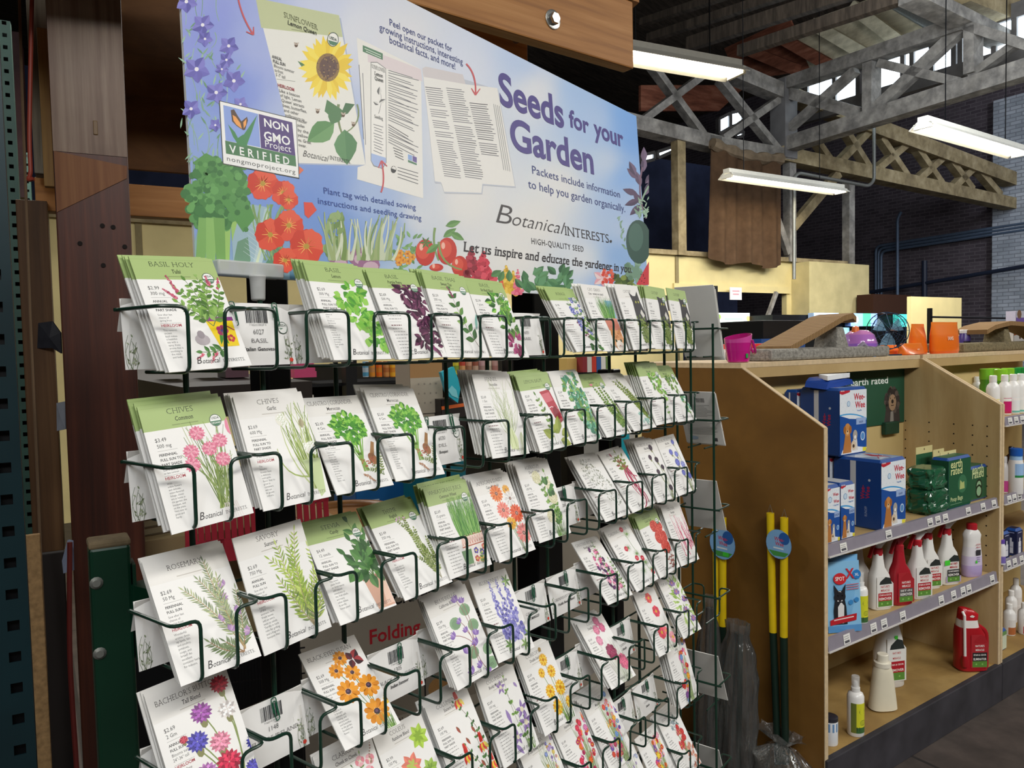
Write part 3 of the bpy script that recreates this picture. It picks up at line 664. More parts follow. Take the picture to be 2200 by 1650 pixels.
# ---------------------------------------------------------------- one packet
BAND = '#a9bf7c'; BAND2 = '#b9cb92'; WHITE = '#f1efec'; WHITE2 = '#e4e2dd'; INK = '#2c2a2c'; GREYI = '#8c8a88'; REDI = '#a83444'
def packet_mesh(name, S, full=True):
    title, sub, org, price, wt, lines, art = S
    g = G(); F = lambda x, y, l=0: ((x-PW/2)/1000, -.0009-l, y/1000)
    hd = PH*.795
    for y0, y1, c, c2 in ((0, hd, WHITE, WHITE2), (hd, PH, BAND if org else '#ece9e4', '#8fa564' if org else WHITE2)):
        x = PW/2000; t0 = .0009 if y0 else .0006; t1 = .0009 if y1 < PH else .0003
        g.poly([(-x,-.0009,y0/1000),(x,-.0009,y0/1000),(x,-.0009,y1/1000),(-x,-.0009,y1/1000)], c)
        g.poly([(x,t0,y0/1000),(-x,t0,y0/1000),(-x,t1,y1/1000),(x,t1,y1/1000)], WHITE2 if not org or y0 == 0 else BAND2)
        g.poly([(-x,t0,y0/1000),(-x,-.0009,y0/1000),(-x,-.0009,y1/1000),(-x,t1,y1/1000)], c2); g.poly([(x,-.0009,y0/1000),(x,t0,y0/1000),(x,t1,y1/1000),(x,-.0009,y1/1000)], c2)
        if y0 == 0: g.poly([(x,-.0009,0),(-x,-.0009,0),(-x,t0,0),(x,t0,0)], WHITE2)
        else: g.poly([(-x,-.0009,PH/1000),(x,-.0009,PH/1000),(x,t1,PH/1000),(-x,t1,PH/1000)], c2)
    A = Art(g, F, 1.2e-6, 5e-6, (0.3, .3, PW-.3, PH-.3))
    if org: A.line([(0,PH-3),(PW,PH-3)], .3, '#98ae6c')
    ty = 109.5 if sub else 106
    A.text(title, PW/2-3, ty, 5.2, '#34402a' if org else '#403a36', 'S', 'c', .86, fit=min(64, 4.5*len(title)))
    if not full:
        for k in range(9): A.line([(4+k*.3, 78-k*5), (15+(k*7) % 9, 78-k*5)], .8, GREYI)
        return g
    if sub: A.text(sub, PW/2-1, 102.3, 4.1, '#2c3420' if org else '#383434', 'SB', 'c', .8, .12)
    A.line([(PW/2-14, 98.6), (PW/2+12, 98.6)], .9, '#8a9c64' if org else '#c4beb6')
    x0 = 7.5
    near = len(lines) > 3
    A.text(price, x0, 84.5, 3.6, INK, 'R', cond=.92); A.text(wt, x0+.5, 78.8, 3.4, INK, 'R', cond=.92)
    A.line([(x0, 76),(x0+19, 76)], .25, GREYI)
    head = lines[0].split('/') if lines else ['ANNUAL','FULL SUN TO','PART SHADE']
    for i, t in enumerate(head): A.text(t, x0+.3, 70.8-i*4.6, 2.5, INK, 'X', cond=.95)
    y = 70.8-len(head)*4.6
    if near:
        rr = 0; ls = min(4.4, (y-13)/max(1, len(lines)-1.6))
        for t in lines[1:]:
            if t == '-': A.line([(x0, y+1.2),(x0+20, y+1.2)], .25, GREYI); y -= 2.0; continue
            if t == 'HEIRLOOM': A.text(t, x0, y-.6, 2.9, REDI, 'X', cond=.95); y -= 5.0; continue
            A.text(t, x0+.4, y, min(2.7, ls*.62), '#4c4a4a', 'R', cond=.88); y -= ls
    else:
        R_ = random.Random(title)
        for i in range(13):
            xx = x0+.4+i*.12; xe = x0+R_.uniform(17, 25)
            if i in (2,): A.line([(x0, y-i*4.3+1),(x0+19, y-i*4.3+1)], .25, GREYI); continue
            while xx < xe: w_ = R_.uniform(1.6, 5); A.line([(xx, y-i*4.3+.8),(min(xe, xx+w_), y-i*4.3+.8)], 1.0 if i != 3 else 1.6, '#a2a09e' if i != 3 else '#8a6a6c'); xx += w_+1
    ks = {'bes':1.06,'chives':1.04,'rosemary':1.05,'tulsi':1.06,'wheatgrass':1.05,'cilantro':1.0,'purple':1.0,'sixbasil':1.0,'thyme':1.02,'thai':1.03,'lemon':1.04}.get(art, 1.16)
    f0 = A.fn; A.fn = lambda x, y, l=0: f0(55+(x-52)*ks, 58+(y-58)*ks, l); c0 = A.clip; A.clip = (52+(c0[0]-55)/ks, 58+(c0[1]-58)/ks, 52+(c0[2]-55)/ks, 58+((101.5 if org and art not in ('stevia',) else c0[3])-58)/ks)
    PICS[art](A, random.Random(title+sub)); A.fn = f0; A.clip = c0
    if org:
        A.disc(71, 97, 6.2, '#2c4a38', 20); A.disc(71, 97, 5.6, '#f4f4f0', 20); P = [(71+5.5*math.cos(t), 97+5.5*math.sin(t)) for t in [math.pi*1.0+math.pi*j/10 for j in range(11)]]
        A.poly([(x, y_-.6) if 0 else (x, min(y_, 96.4)) for x, y_ in P], '#3f7a58'); A.text('USDA', 71, 98.3, 2.3, '#3a4a40', 'X', 'c', .95); A.text('ORGANIC', 71, 93.6, 1.7, '#f4f4f0', 'B', 'c', .9)
    A.text('B', PW-55, 6.0, 7.0, '#3c383a', 'R', cond=.9, shear=.35); A.text('otanical', PW-49.4, 6.0, 4.9, '#3c383a', 'R', cond=.80, shear=.4)
    A.text('INTERESTS.', PW-28, 6.0, 3.2, '#3c383a', 'S', cond=.95, fit=23.5)
    return g
# title, subtitle, green header?, price, weight, [growing box, text lines...], picture
AF, AP, PF, PP = 'ANNUAL/FULL SUN', 'ANNUAL/FULL SUN TO/PART SHADE', 'PERENNIAL/FULL SUN', 'PERENNIAL/FULL SUN TO/PART SHADE'
SP = {
'tulsi': ('BASIL HOLY','Tulsi',1,'$2.99','300 mg',[AP,'Sow after last','chance of','spring frost','-','HEIRLOOM','This revered,','ancient','basil makes','a healthful','tea with a','spicy, fruity','aroma that is','soothing to','the mind','and body.'],'tulsi'),
'lemon': ('BASIL','Lemon',1,'$2.69','300 Mg',[AP,'Sow after last','chance of','frost','-','Breathe in','the lemony','aroma,','and enjoy','a lemon','tang in a','multitude of','savory and','sweet dishes.','Compact','bush growth','habit.'],'lemon'),
'purple': ('BASIL','Purple Petra',1,'$2.69','500 Mg',[AP],'purple'), 'thai': ('BASIL THAI','Sweet Thai',1,'$2.59','200 mg',[AP],'thai'), 'six': ('BASIL','Six Basil Blend',1,'$2.99','1 gram',[AP],'sixbasil'),
'borage': ('BORAGE','',1,'$1.99','1 Gm',[AF],'borage'), 'catgrass': ('CAT GRASS','Oats - variety not stated',0,'$2.69','15 Gm',[AF],'catgrass'), 'catwhite': ('CATNIP','',0,'$2.69','1 Gm',[PF],'blackcat'), 'catgreen': ('CATNIP','',1,'$2.69','1 Gm',[PF],'blackcat'),
'chives': ('CHIVES','Common',1,'$3.49','500 mg',[PP,'Sow in early spring','or late summer','-','HEIRLOOM','With','edible flowers','and delicate,','onion-flavored','foliage, chives','are at home in','the garden, the','bouquet, and','on the plate.','Very easy to','grow and','hardy.'],'chives'),
'garlic': ('CHIVES','Garlic',0,'$2.69','600 Mg',[PP,'Sow in early spring','or late summer','-','HEIRLOOM','The','beautiful','flowers have','a delicious,','mild garlic','flavor. Easy to','grow in','containers','and can','be grown','indoors.'],'garlic'),
'cilantro': ('CILANTRO | CORIANDER','Moroccan',0,'$2.69','4 Gm',[AP,'Sow in spring','or late summer','-','Cilantro and','coriander','lovers, this','is the one!','Extra-large,','full-flavored','seeds are','ideal for','homemade','ground','coriander.','Classic','flavor, too.'],'cilantro'),
'fennel': ('FENNEL','Finocchio',0,'$2.69','1 Gm',[PP],'fennel'), 'lemonbalm': ('LEMON BALM','',1,'$2.69','200 Mg',[PP],'lemonbalm'), 'mint': ('MINT','Common',0,'$2.69','75 Mg',[PP],'mint'), 'oregano': ('OREGANO','Common',1,'$2.69','75 mg',[PF],'oregano'), 'oregano2': ('OREGANO','True Greek',0,'$2.69','75 Mg',[PF],'greekoregano'), 'parsley': ('PARSLEY','Flat Leaf',1,'$2.69','1 Gm',[AP],'parsley'), 'parsley2': ('PARSLEY','Flat Leaf',1,'$2.69','2 grams',[AP],'parsley2'),
'rosemary': ('ROSEMARY','',0,'$2.69','50 Mg',['PERENNIAL/FULL SUN','Sow after last','chance of','spring frost','-','HEIRLOOM','Wonderful','aroma; dress','up lamb, fish','and poultry,','potatoes,','soups, and','bread! An','excellent','container herb','for indoors.'],'rosemary'),
'savory': ('SAVORY','Summer',0,'$2.69','750 Mg',[AF,'Sow after last','chance of','spring frost','-','HEIRLOOM','Leaves','of this','aromatic herb','Fresh leaves','add an extra','twist to salads.','Terrific in herb','rubs for grilling','and a fragrant','bouquet filler.'],'savory'),
'stevia': ('STEVIA','Candy',1,'$4.49','12 seeds',[AP,'Start after','last frost','-','The sweet','plant. Fresh','or dried leaves','add natural','sweetness to','tea, fruit salads,','and many','other dishes.','A terrific','house plant!'],'stevia'),
'thyme': ('THYME','English',1,'$3.49','350 mg',[PP,'Sow after last','frost','-','HEIRLOOM','An','herb that no','cook should','be without!','Endless','culinary','possibilities.','An aromatic','and attractive','plant.'],'thyme'),
'wheat': ('WHEATGRASS JUICE','Common Wheat',1,'$2.69','15 grams',[AP],'wheatgrass'), 'daisy': ('AFRICAN DAISY','Cape Marigold',0,'$2.69','500 Mg',[AF],'daisy'), 'ageratum': ('AGERATUM','Dondo White',0,'$2.69','100 Mg',[AP],'ageratum'), 'alyssum': ('ALYSSUM','Tiny Tim',0,'$2.69','250 Mg',[AP],'alyssum'), 'amaranth': ('AMARANTH','Love-Lies Bleeding',0,'$2.69','500 Mg',[AF],'amaranth'), 'bachblack': ("BACHELOR'S BUTTON",'Black Magic',0,'$2.69','1 Gm',[AF],'bachblack'), 'bachblue': ("BACHELOR'S BUTTON",'Blue Boy',0,'$2.69','2 Gm',[AF],'bachblue'),
'bachblend': ("BACHELOR'S BUTTON",'Tall Blend',0,'$2.69','2 Gm',[AF,'Blooms summer','24"-36" tall','-','HEIRLOOM','A carefree','flower'],'bachblend'),
'bes': ('BLACK-EYED SUSAN','',0,'$2.69','500 Mg',[PF,'Blooms summer','24" tall','-','NATIVE','Bright','color in','areas as it','is drought','tolerant, self-','sowing, and','attracts bees','and butterflies','to the garden.','Excellent cut','flower.'],'bes'),
'bluebells': ('BLUEBELLS','California Bluebells',0,'$2.99','750 Mg',['ANNUAL/FULL SUN TO/PART SHADE','Blooms spring','8"-12" tall','-','NATIVE','The cool','beauty of','Appearing in','early spring','color. Native','to California','but quick','to flower','anywhere.'],'bluebells'),
'bluebonnet': ('BLUEBONNET','',0,'$2.69','2 grams',[AF],'bluebonnet'), 'canterbury': ('CANTERBURY BELLS','Storybook Blend',0,'$2.69','500 mg',[PP],'canterbury'), 'cardinal': ('CARDINAL CLIMBER','',0,'$2.69','1.5 Gm',[AF],'cardinal'), 'celosia': ('CELOSIA','Cocks Comb',1,'$2.69','150 mg',[AF],'celosia'), 'pinkcelosia': ('CELOSIA','Flamingo',0,'$2.69','150 mg',[AF],'pinkcelosia'),
'clarkia': ('CLARKIA','Cheek to Cheek',0,'$2.69','400 mg',[AF],'clarkia'), 'coleus': ('COLEUS','Rainbow Blend',0,'$2.99','150 Mg',[AP],'coleus'), 'columbine': ('COLUMBINE','Eastern Red',0,'$2.69','150 Mg',[PP],'columbinered'), 'columbineblue': ('COLUMBINE','Rocky Mountain Blue',0,'$2.69','150 mg',[PP],'columbineblue'), 'coreopsis': ('COREOPSIS','Double Sunburst',0,'$2.69','800 Mg',[PF],'coreopsis'), 'cosmosdouble': ('COSMOS','Double Click Blend',0,'$3.49','50 seeds',[AF],'cosmosdouble'), 'cosmos': ('COSMOS','Dazzler',0,'$2.69','1 Gm',[AF],'cosmos'), 'crocus': ('CUP AND SAUCER','',0,'$2.69','1 Gm',[AF],'crocus'),
'cutflowers': ('FLOWER MIX','A Cut Flower Garden',0,'$3.49','3 Gm',[AF],'cutflowers'), 'redmix': ('FLOWER MIX','Hummingbird',0,'$3.49','3 Gm',[AF],'redmix'), 'brightmix': ('FLOWER MIX','Meadow',0,'$3.49','3 Gm',[AF],'brightmix'), 'zinnia': ('FLOWER MIX','Edible',0,'$3.49','3 Gm',[AF],'zinnia'), 'whitemix': ('FLOWER MIX','Moonlight',0,'$3.49','3 Gm',[AF],'whitemix'), 'yellowmix': ('FLOWER MIX','Bring Home',0,'$3.49','3 Gm',[AF],'yellowmix'), 'redbouquet': ('FLOWER MIX','Cottage',0,'$3.49','3 Gm',[AF],'redbouquet')}
DESC = {'tulsi':'Holy Basil with a yellow painted pot','lemon':'Lemon Basil with bright green leaves','purple':'Purple Petra Basil with dark leaves','thai':'Sweet Thai Basil','six':'Six Basil Blend','borage':'Borage with blue flowers','catgrass':'Cat Grass with an orange cat','catwhite':'white headed Catnip','catgreen':'green headed Catnip','chives':'Common Chives with pink flowers','garlic':'Garlic Chives','cilantro':'Cilantro','fennel':'Fennel','lemonbalm':'Lemon Balm with a red glass','mint':'Mint','oregano':'green headed Oregano','oregano2':'white headed Oregano','parsley':'taller Parsley','parsley2':'shorter rightmost Parsley','rosemary':'Rosemary','savory':'Summer Savory','stevia':'Stevia in a clay pot','thyme':'English Thyme','wheat':'Wheatgrass Juice','daisy':'African Daisy','ageratum':'white Ageratum','alyssum':'white Alyssum','amaranth':'drooping red Amaranth','bachblack':"black Bachelor's Button",'bachblue':"blue Bachelor's Button",'bachblend':"Tall Blend Bachelor's Button",'bes':'Black-Eyed Susan','bluebells':'purple Bluebells','bluebonnet':'Bluebonnet','canterbury':'Canterbury Bells','cardinal':'Cardinal Climber','celosia':'red Celosia with a green header','pinkcelosia':'pink plumed Celosia','clarkia':'Clarkia','coleus':'Coleus','columbine':'red Columbine','columbineblue':'blue Columbine','coreopsis':'yellow Coreopsis','cosmosdouble':'double pink Cosmos','cosmos':'red single Cosmos','crocus':'purple cup flower and green leaf','cutflowers':'pale lilac cut flower mix','redmix':'red and pink flower mix','brightmix':'bright pink topped flower mix','zinnia':'multicoloured flower mix','whitemix':'pale blue flower mix','yellowmix':'yellow and red flower mix','redbouquet':'red flower mix with grey foliage'}
ORD = ['front','second','third','fourth','fifth','sixth','seventh','eighth']
# (row, column): stack of (kind, packets, lift mm, shift mm, lean deg, roll deg, spread mm)
ST = {(0,0):('tulsi',4,20,-1,27,3,7),(0,2):('lemon',6,22,-4,27,0,5.5),(0,3):('purple',6,20,-3,27,0,6),(0,4):('thai',6,16,-2,26,0,6),(0,5):('six',2,8,0,27,0,6),(0,7):('borage',4,14,-6,29,-2,6.5),(0,8):('catgrass',4,20,-4,27,0,7),(0,9):('catwhite',4,24,0,22,0,9),(0,10):('catgreen',6,10,-2,30,0,6),(0,11):('catgreen',1,24,0,20,0,6),
(1,0):('chives',4,0,-1,28,1,8),(1,1):('garlic',5,2,0,27,2,5.5),(1,2):('cilantro',1,-1,0,29,1,6),(1,3):('cilantro',4,8,-3,27,0,8),(1,5):('fennel',7,14,-3,24,1,6),(1,6):('lemonbalm',6,8,-2,27,0,5),(1,7):('mint',2,6,0,28,0,4),(1,8):('oregano',3,0,0,29,0,4),(1,9):('oregano2',2,-2,2,29,0,4),(1,10):('parsley',6,12,-2,26,0,6),(1,11):('parsley2',2,2,0,28,0,5),
(2,0):('rosemary',3,0,-2,29,0,4),(2,1):('savory',1,0,0,29,0,4),(2,2):('stevia',3,-3,0,29,1,5),(2,3):('thyme',3,-3,0,30,0,5),(2,4):('wheat',4,10,0,26,0,7),(2,5):('daisy',5,4,-2,27,0,6),(2,6):('ageratum',5,4,-1,27,0,6.5),(2,8):('alyssum',3,-3,-1,31,0,6),(2,9):('amaranth',2,-3,0,30,0,6),(2,10):('bachblack',5,2,-3,29,0,6.5),(2,11):('bachblue',1,-1,0,29,0,5),
(3,0):('bachblend',5,10,-3,28,0,4.5),(3,2):('bes',1,-5,0,31,0,5),(3,4):('bluebells',4,-4,-1,30,0,4.5),(3,5):('bluebonnet',1,2,0,29,0,5),(3,8):('canterbury',1,-8,-3,33,-1,5),(3,9):('cardinal',3,-8,-3,31,0,6),(3,10):('celosia',4,-5,-2,31,0,6),(3,11):('pinkcelosia',5,0,-2,29,0,6),
(4,2):('clarkia',3,10,-2,28,0,4),(4,3):('coleus',1,-4,0,31,0,5),(4,4):('columbine',5,4,-2,29,0,5),(4,5):('columbineblue',2,-4,0,30,0,5),(4,6):('coreopsis',3,-3,0,30,0,5),(4,8):('cosmosdouble',4,-6,-3,32,-1,6),(4,10):('cosmos',2,-6,-2,32,-1,6),(4,11):('crocus',3,-3,0,31,0,5),
(5,6):('cutflowers',4,-4,-2,31,0,6),(5,7):('redmix',2,-5,0,31,0,5),(5,8):('brightmix',6,-2,-2,31,0,6),(5,11):('zinnia',5,2,-2,30,0,7),
(6,9):('whitemix',2,-4,0,31,0,5),(6,10):('yellowmix',1,-4,0,31,0,5),(6,11):('redbouquet',4,0,-2,30,0,6)}
# how each front packet leans: shift mm, height above the basket floor mm, lean deg, roll deg
POSE = {'purple':(8,5,25.5,-1),'thai':(-1,4,22,1.5),'six':(-4,2,24.4,1.5),'borage':(8,7,30,-1),'catgrass':(-5,6,21,0),'catwhite':(5,8,17,-2),'catgreen':(-6,6,12,2),'cilantro':(3,2,31,1),'fennel':(-8,7,18.5,2),'lemonbalm':(-2,4,20.5,-1.5),'mint':(-5,5,22.7,0),'oregano':(3,5,32,0),'oregano2':(4,6,36,0),'parsley':(-5,9,21,0),'parsley2':(-7,6,28,1),'wheat':(-6,8,21.7,0),'daisy':(2,6,25,0),'alyssum':(-5,7,34.5,.5),'amaranth':(-6,7,34,-2),'bachblack':(-4,6,25,1.5),'bachblue':(-8,5.5,24.5,-1),'bluebells':(2.5,4.5,27,-2),'bluebonnet':(-5,8,28,3),'cardinal':(5,6,32.4,-2.5),'celosia':(2.5,7.5,25,-2),'pinkcelosia':(0,5,23,3),'columbineblue':(1.5,.5,23.5,0),'coreopsis':(-4,4.7,25.5,.6),'cosmosdouble':(6,1.5,37,3),'cosmos':(-5,-2,29,4.5),'crocus':(7,.3,29.8,3),'zinnia':(-8,8,17,1.4),'tulsi':(6,2,27.4,-2.5),'lemon':(5,5.8,24.4,.5),'chives':(2,.5,20,-3),'garlic':(4,2.5,21.5,-.7),'rosemary':(4.5,2,30.5,-.3),'savory':(-1,3,19.5,-3),'stevia':(2,2,33.5,.4),'thyme':(7,3.5,33.8,-1.4),'bes':(3,3,43,1.8),'canterbury':(-1,6.5,39,3),'ageratum':(-8,12,22,1),'bachblend':(2,14,27,-2),'clarkia':(0,12,26,0)}
PF_, PB_ = {}, {}
rnd = random.Random(7)
for (rw, k), (kd, n, lift, dx, lean, roll, spr) in ST.items():
    z = Z0-rw*VP_-HB
    for i in range(n):
        if i == 0:
            if kd not in PF_: PF_[kd] = packet_mesh(kd, SP[kd]).obj('seed_packet', PAPER); o = PF_[kd]
            else: o = PF_[kd].copy(); COL.objects.link(o)
        else:
            if kd not in PB_: PB_[kd] = packet_mesh(kd, SP[kd], False).obj('seed_packet', PAPER); o = PB_[kd]
            else: o = PB_[kd].copy(); COL.objects.link(o)
        pu, pz, lean, roll = POSE.get(kd, (0, 3, 29, 0))
        if kd == 'cilantro' and k == 3: pu, pz, lean, roll = -2, 3, 28, 2
        up = pz + (rnd.uniform(-.5,2.5)+i*.4 if i else 0) + {('cilantro',3):3,('chives',3):4,('wheat',2):2}.get((kd, i), 0)
        step = spr*(.82 if n > 3 else 1)/1000/math.cos(R(lean))
        o.location = (bu(k)+UP_/2+pu/1000+rnd.uniform(-.8,.8)*(i > 0)/1000, min(.0042+i*step, YB-.018), z+up/1000)
        o.rotation_euler = (-R(max(10, lean-(i*.35))), R(roll+(rnd.uniform(-.7,.7) if i else 0)), R(rnd.uniform(-1.2,1.2) if i else 0))
        where = '%s column, %s row' % (['first','second','third','fourth','fifth','sixth','seventh','eighth','ninth','tenth','eleventh','twelfth'][k], ['top','second','third','fourth','fifth','sixth','seventh'][rw])
        if i == 0: lb = '%s packet, %s, %s' % (DESC[kd], 'front of its stack' if n > 1 else 'alone', where)
        else: lb = '%s %s packet, %s' % (ORD[i]+' from front' if i < n-1 else 'rearmost', ' '.join(SP[kd][0].title().replace('|','').split()[:2]), where)
        tag(o, lb, 'seed packet', 'seed packets in the wire rack')
# ---------------------------------------------------------------- name cards standing in the backs of the baskets, paper clips
CLIPM = flat('green_vinyl_clip', '#1d5a40', .3, 0, .5, .05)
def card_geo(num, t1, t2, org=False, txt=True):
    g = G(); W, H = 86, 66; F0 = lambda x, y, l=0: ((x-W/2)/1000, -l + .0035*((x-W/2)/43)**2*(y/H), y/1000)
    nx = 8
    for i in range(nx):
        a, b = W*i/nx, W*(i+1)/nx
        g.poly([F0(a,0), F0(b,0), F0(b,H), F0(a,H)], '#efedea'); g.poly([V(F0(b,0))+V((0,.0005,0)), V(F0(a,0))+V((0,.0005,0)), V(F0(a,H))+V((0,.0005,0)), V(F0(b,H))+V((0,.0005,0))], '#dedbd6')
    # fold-over flap behind
    g.poly([(-W/2000,.0005,H/1000),(W/2000,.0005,H/1000),(W/2000,.012,H/1000-.03),(-W/2000,.012,H/1000-.03)], '#e4e1dc')
    A = Art(g, F0, 6e-6, 4e-4, (0,0,W,H)); r = random.Random(num)
    for x0, fl in ((3, 0), (W-12, 1)):
        for i in range(7): A.line(A.curve((x0+r.uniform(0,8), 0), (x0+r.uniform(0,9), 14+r.uniform(0,20)), r.uniform(-.15,.15), 4), .4, '#6f7a60')
        for i in range(16): A.leaf(x0+r.uniform(0,8), r.uniform(2,30), 3.4, 1.5, r.uniform(0,3.1), r.choice(['#8a9678','#6f7a5c','#a8b094']))
        if fl: A.disc(x0+6, 5, 2.6, '#d84838', 8, .9)
    if txt:
        x = 30
        while x < 56: w_ = r.choice([.4,.8,1.2]); A.rect(x, 45, x+w_, 60, '#26262a'); x += w_+r.choice([.5,.9])
        A.text('7 56210 0'+num+' 4', 43, 42, 2, INK, 'L', 'c'); A.text(num, 43, 33, 5, '#3a383a', 'L', 'c', .9); A.text(t1, 43, 24, 4.2, '#5a5658', 'S', 'c', .8, fit=min(64, 4.1*len(t1)))
        if t2: A.text(t2, 43, 15.5, 3.8, '#2c2a2c', 'SB', 'c', .8, .12, fit=min(56, 2.4*len(t2)))
    if org: A.disc(74, 40, 6.6, '#2c4a38', 18); A.disc(74, 40, 5.9, '#f0f0ec', 18); A.rect(68.6, 36.4, 79.4, 39.6, '#3f7a58'); A.text('USDA', 74, 41.4, 2.6, '#3a4a40', 'X', 'c'); A.text('ORGANIC', 74, 37.1, 1.7, '#f4f4f0', 'B', 'c')
    return g
def clip_geo(s=1.0):
    g = G(); P = [(-3,-2,.4),(-3,14,.4),(3,14,-.4),(3,-11,-.4),(-1.6,-11,-.4),(-1.6,10,-.4),(1.6,10,-.4),(1.6,-6,-.4)]
    pts = fillet([(a/1000*s, -.0018, b/1000*s) for a, b, c in P], .003, 4); g.tube(pts, .0006, n=6); return g
CARDS = {(0,1):('6027','BASIL','Italian Genovese',1,2),(0,6):('6031','BASIL','',0,0),(0,9):('6040','CATNIP','',0,1),(1,4):('6030','DILL','Bouquet',1,2),(2,7):('1288','AGERATUM','Blue',0,1),(3,1):('1148','BELLS OF IRELAND','',0,1),(3,3):('1305','BLACK-EYED SUSAN','Indian Summer',0,1),(3,6):('1153','CALENDULA','POT MARIGOLD',0,1),(3,7):('1154','CALENDULA POT MARIGOLD','Pacific Beauty Blend',0,1),(4,7):('1147','COREOPSIS','Lance-Leaf',0,1),(4,9):('1162','COSMOS','Sea Shells',0,1),(5,9):('1170','COSMOS','',0,1),(5,10):('1172','COSMOS','Diablo',0,1)}
clip0 = None; plain = None
for rw in range(7):
    for k in range(12):
        if (rw, k) in CARDS:
            num, t1, t2, org, nc = CARDS[rw, k]; o = card_geo(num, t1, t2, org).obj('divider_card', CARD)
            lb = 'white %s card in the %s, no packets before it' % ((t1.title() if t1 != 'BASIL' or t2 else 'turned blank'), '%s column, %s row' % (ORD[k] if k < 8 and k else ['first','','','','','','','','ninth','tenth','eleventh','twelfth'][k], ['top','second','third','fourth','fifth','sixth','seventh'][rw]))
        elif (rw, k) in ((0,0),(0,2),(0,10),(1,0),(1,6),(2,0),(3,0),(3,2),(3,4),(3,8),(4,8),(2,8),(1,3)):
            nc = 0
            if plain is None: plain = card_geo('0000', '', '', False, False).obj('divider_card', CARD); o = plain
            else: o = plain.copy(); COL.objects.link(o)
            lb = 'white divider card peeping out behind the %s packets of the %s row' % (SP[ST[rw, k][0]][0].title()+' '+SP[ST[rw, k][0]][1], ['top','second','third','fourth','fifth'][rw])
        else: continue
        bl = (rw, k) in CARDS
        o.location = (bu(k)+UP_/2+(.0 if bl else -.001), .052 if bl else YB-.013, Z0-rw*VP_-HB+.003); o.rotation_euler = (R(-8 if bl else -2), 0, 0)
        tag(o, lb.replace('first from the front','first'), 'card', 'divider cards in the wire rack')
        for c in range(nc):
            if clip0 is None: clip0 = clip_geo().obj('paper_clip', CLIPM); q = clip0
            else: q = clip0.copy(); COL.objects.link(q)
            q.location = (bu(k)+UP_/2+(-.028 if c else (.022 if nc > 1 else .004)), .052+.0085-.002, Z0-rw*VP_-HB+.055); q.rotation_euler = (R(-8), R(rnd.uniform(-10,10)), 0)
            tag(q, 'green paper clip on the %s card%s' % (t1.title()+(' '+t2 if t2 else ''), (' at its left' if c else ' at its right') if nc > 1 else ''), 'paper clip', 'green paper clips')
# packets on the end face show their plain backs
def backp(txt):
    g = G(); g.box(-PW/2000, PW/2000, -.0008, .0008, 0, .150, '#dcdad4')
    if txt:
        A = Art(g, lambda x, y, l=0: ((PW/2-x)/1000, .0009+l, y/1000)); r = random.Random(5)
        x = 40
        while x < 58: w_ = r.choice([.5,.9]); A.rect(x, 120, x+w_, 132, INK); x += w_+.7
        for i in range(22):
            if i in (9,): continue
            A.line([(10, 112-i*4), (10+r.uniform(45,64), 112-i*4)], 1.1, '#9a9894')
        A.disc(20, 16, 9, '#a8bcd0', 12, .6); A.rect(60, 8, 70, 18, '#4a4a4c')
    return g
ei = 0
for j, n, txt, lift, lean in ((0,3,0,-.012,18),(1,2,1,-.004,24),(2,1,0,.0,24),(4,1,0,.0,24),(5,1,0,-.02,24)):
    for i in range(n):
        o = backp(txt).obj('seed_packet', PAPER); o.scale = (1.05,1,1.04 if j == 0 else .84)
        o.location = (1.240-i*.010, .042-i*.002, ends[j]-HB+.004+lift+i*.004); o.rotation_euler = (R(-lean), 0, R(90))
        tag(o, ['grey back of a seed packet on the rack end, top basket','printed back of a seed packet on the rack end, second basket','blank curled seed packet back on the rack end, third basket','','blank folded seed packet back on the rack end, fifth basket','blank seed packet back on the rack end, lowest basket'][j]+[' rightmost of the three',' middle of the three',' leftmost of the three'][i]*(n == 3)+[', outer of the two',', inner of the two'][min(i,1)]*(n == 2), 'seed packet', 'packets seen from behind on the rack end')
# ---------------------------------------------------------------- the big sign, leaning a little back behind the top row
SN = V((0,-1,.065)).normalized(); SP0 = V((0,.10,1.70)); SEX = V((1,0,0)); SEY = V((0,.065,1)).normalized()
def sg(px, py, l=0): return hit(px, py, SP0, SN) + SN*(l+.002)
def dirslope(px, py):
    return None
SIGNM = ink('printed_sign_board', .38, .4, noise=.02, nscale=150)
SKY = [(395,20,'#9aa2e0'),(440,60,'#8c98dc'),(500,200,'#7f92da'),(560,100,'#a4b0e0'),(440,300,'#8fa6da'),(620,250,'#aebbdf'),(700,20,'#c9cfe4'),(560,420,'#7c9ada'),(690,390,'#7897d4'),(660,440,'#6f92d4'),(720,500,'#6d92d2'),(800,420,'#a4b8dc'),(760,60,'#d8dae2'),(860,90,'#dcdcdf'),(1000,150,'#d4d9e6'),(1000,320,'#dfddda'),(1000,440,'#e2dfda'),(900,470,'#d2d6dc'),(830,500,'#86a4d6'),(1150,200,'#dfe0e4'),(1120,130,'#b9cbe8'),(1240,190,'#a8c4ea'),(1280,260,'#b0c8ea'),(1345,245,'#7fb0ec'),(1360,300,'#78aaea'),(1300,350,'#c4d2e6'),(1340,380,'#8ab4ea'),(1350,440,'#a8c0e4'),(1340,500,'#b8cae4'),(1200,400,'#e2e1de'),(1150,480,'#e4e1dc'),(1100,560,'#e6e3de'),(1250,560,'#dcdfe2'),(1330,545,'#8fb4e4'),(1300,610,'#a0bce4'),(1000,590,'#e6e3de'),(880,600,'#b8cadc'),(600,600,'#88a8b8'),(380,-240,'#98a4e0'),(800,-200,'#ccd4ea'),(1365,255,'#78aaea')]
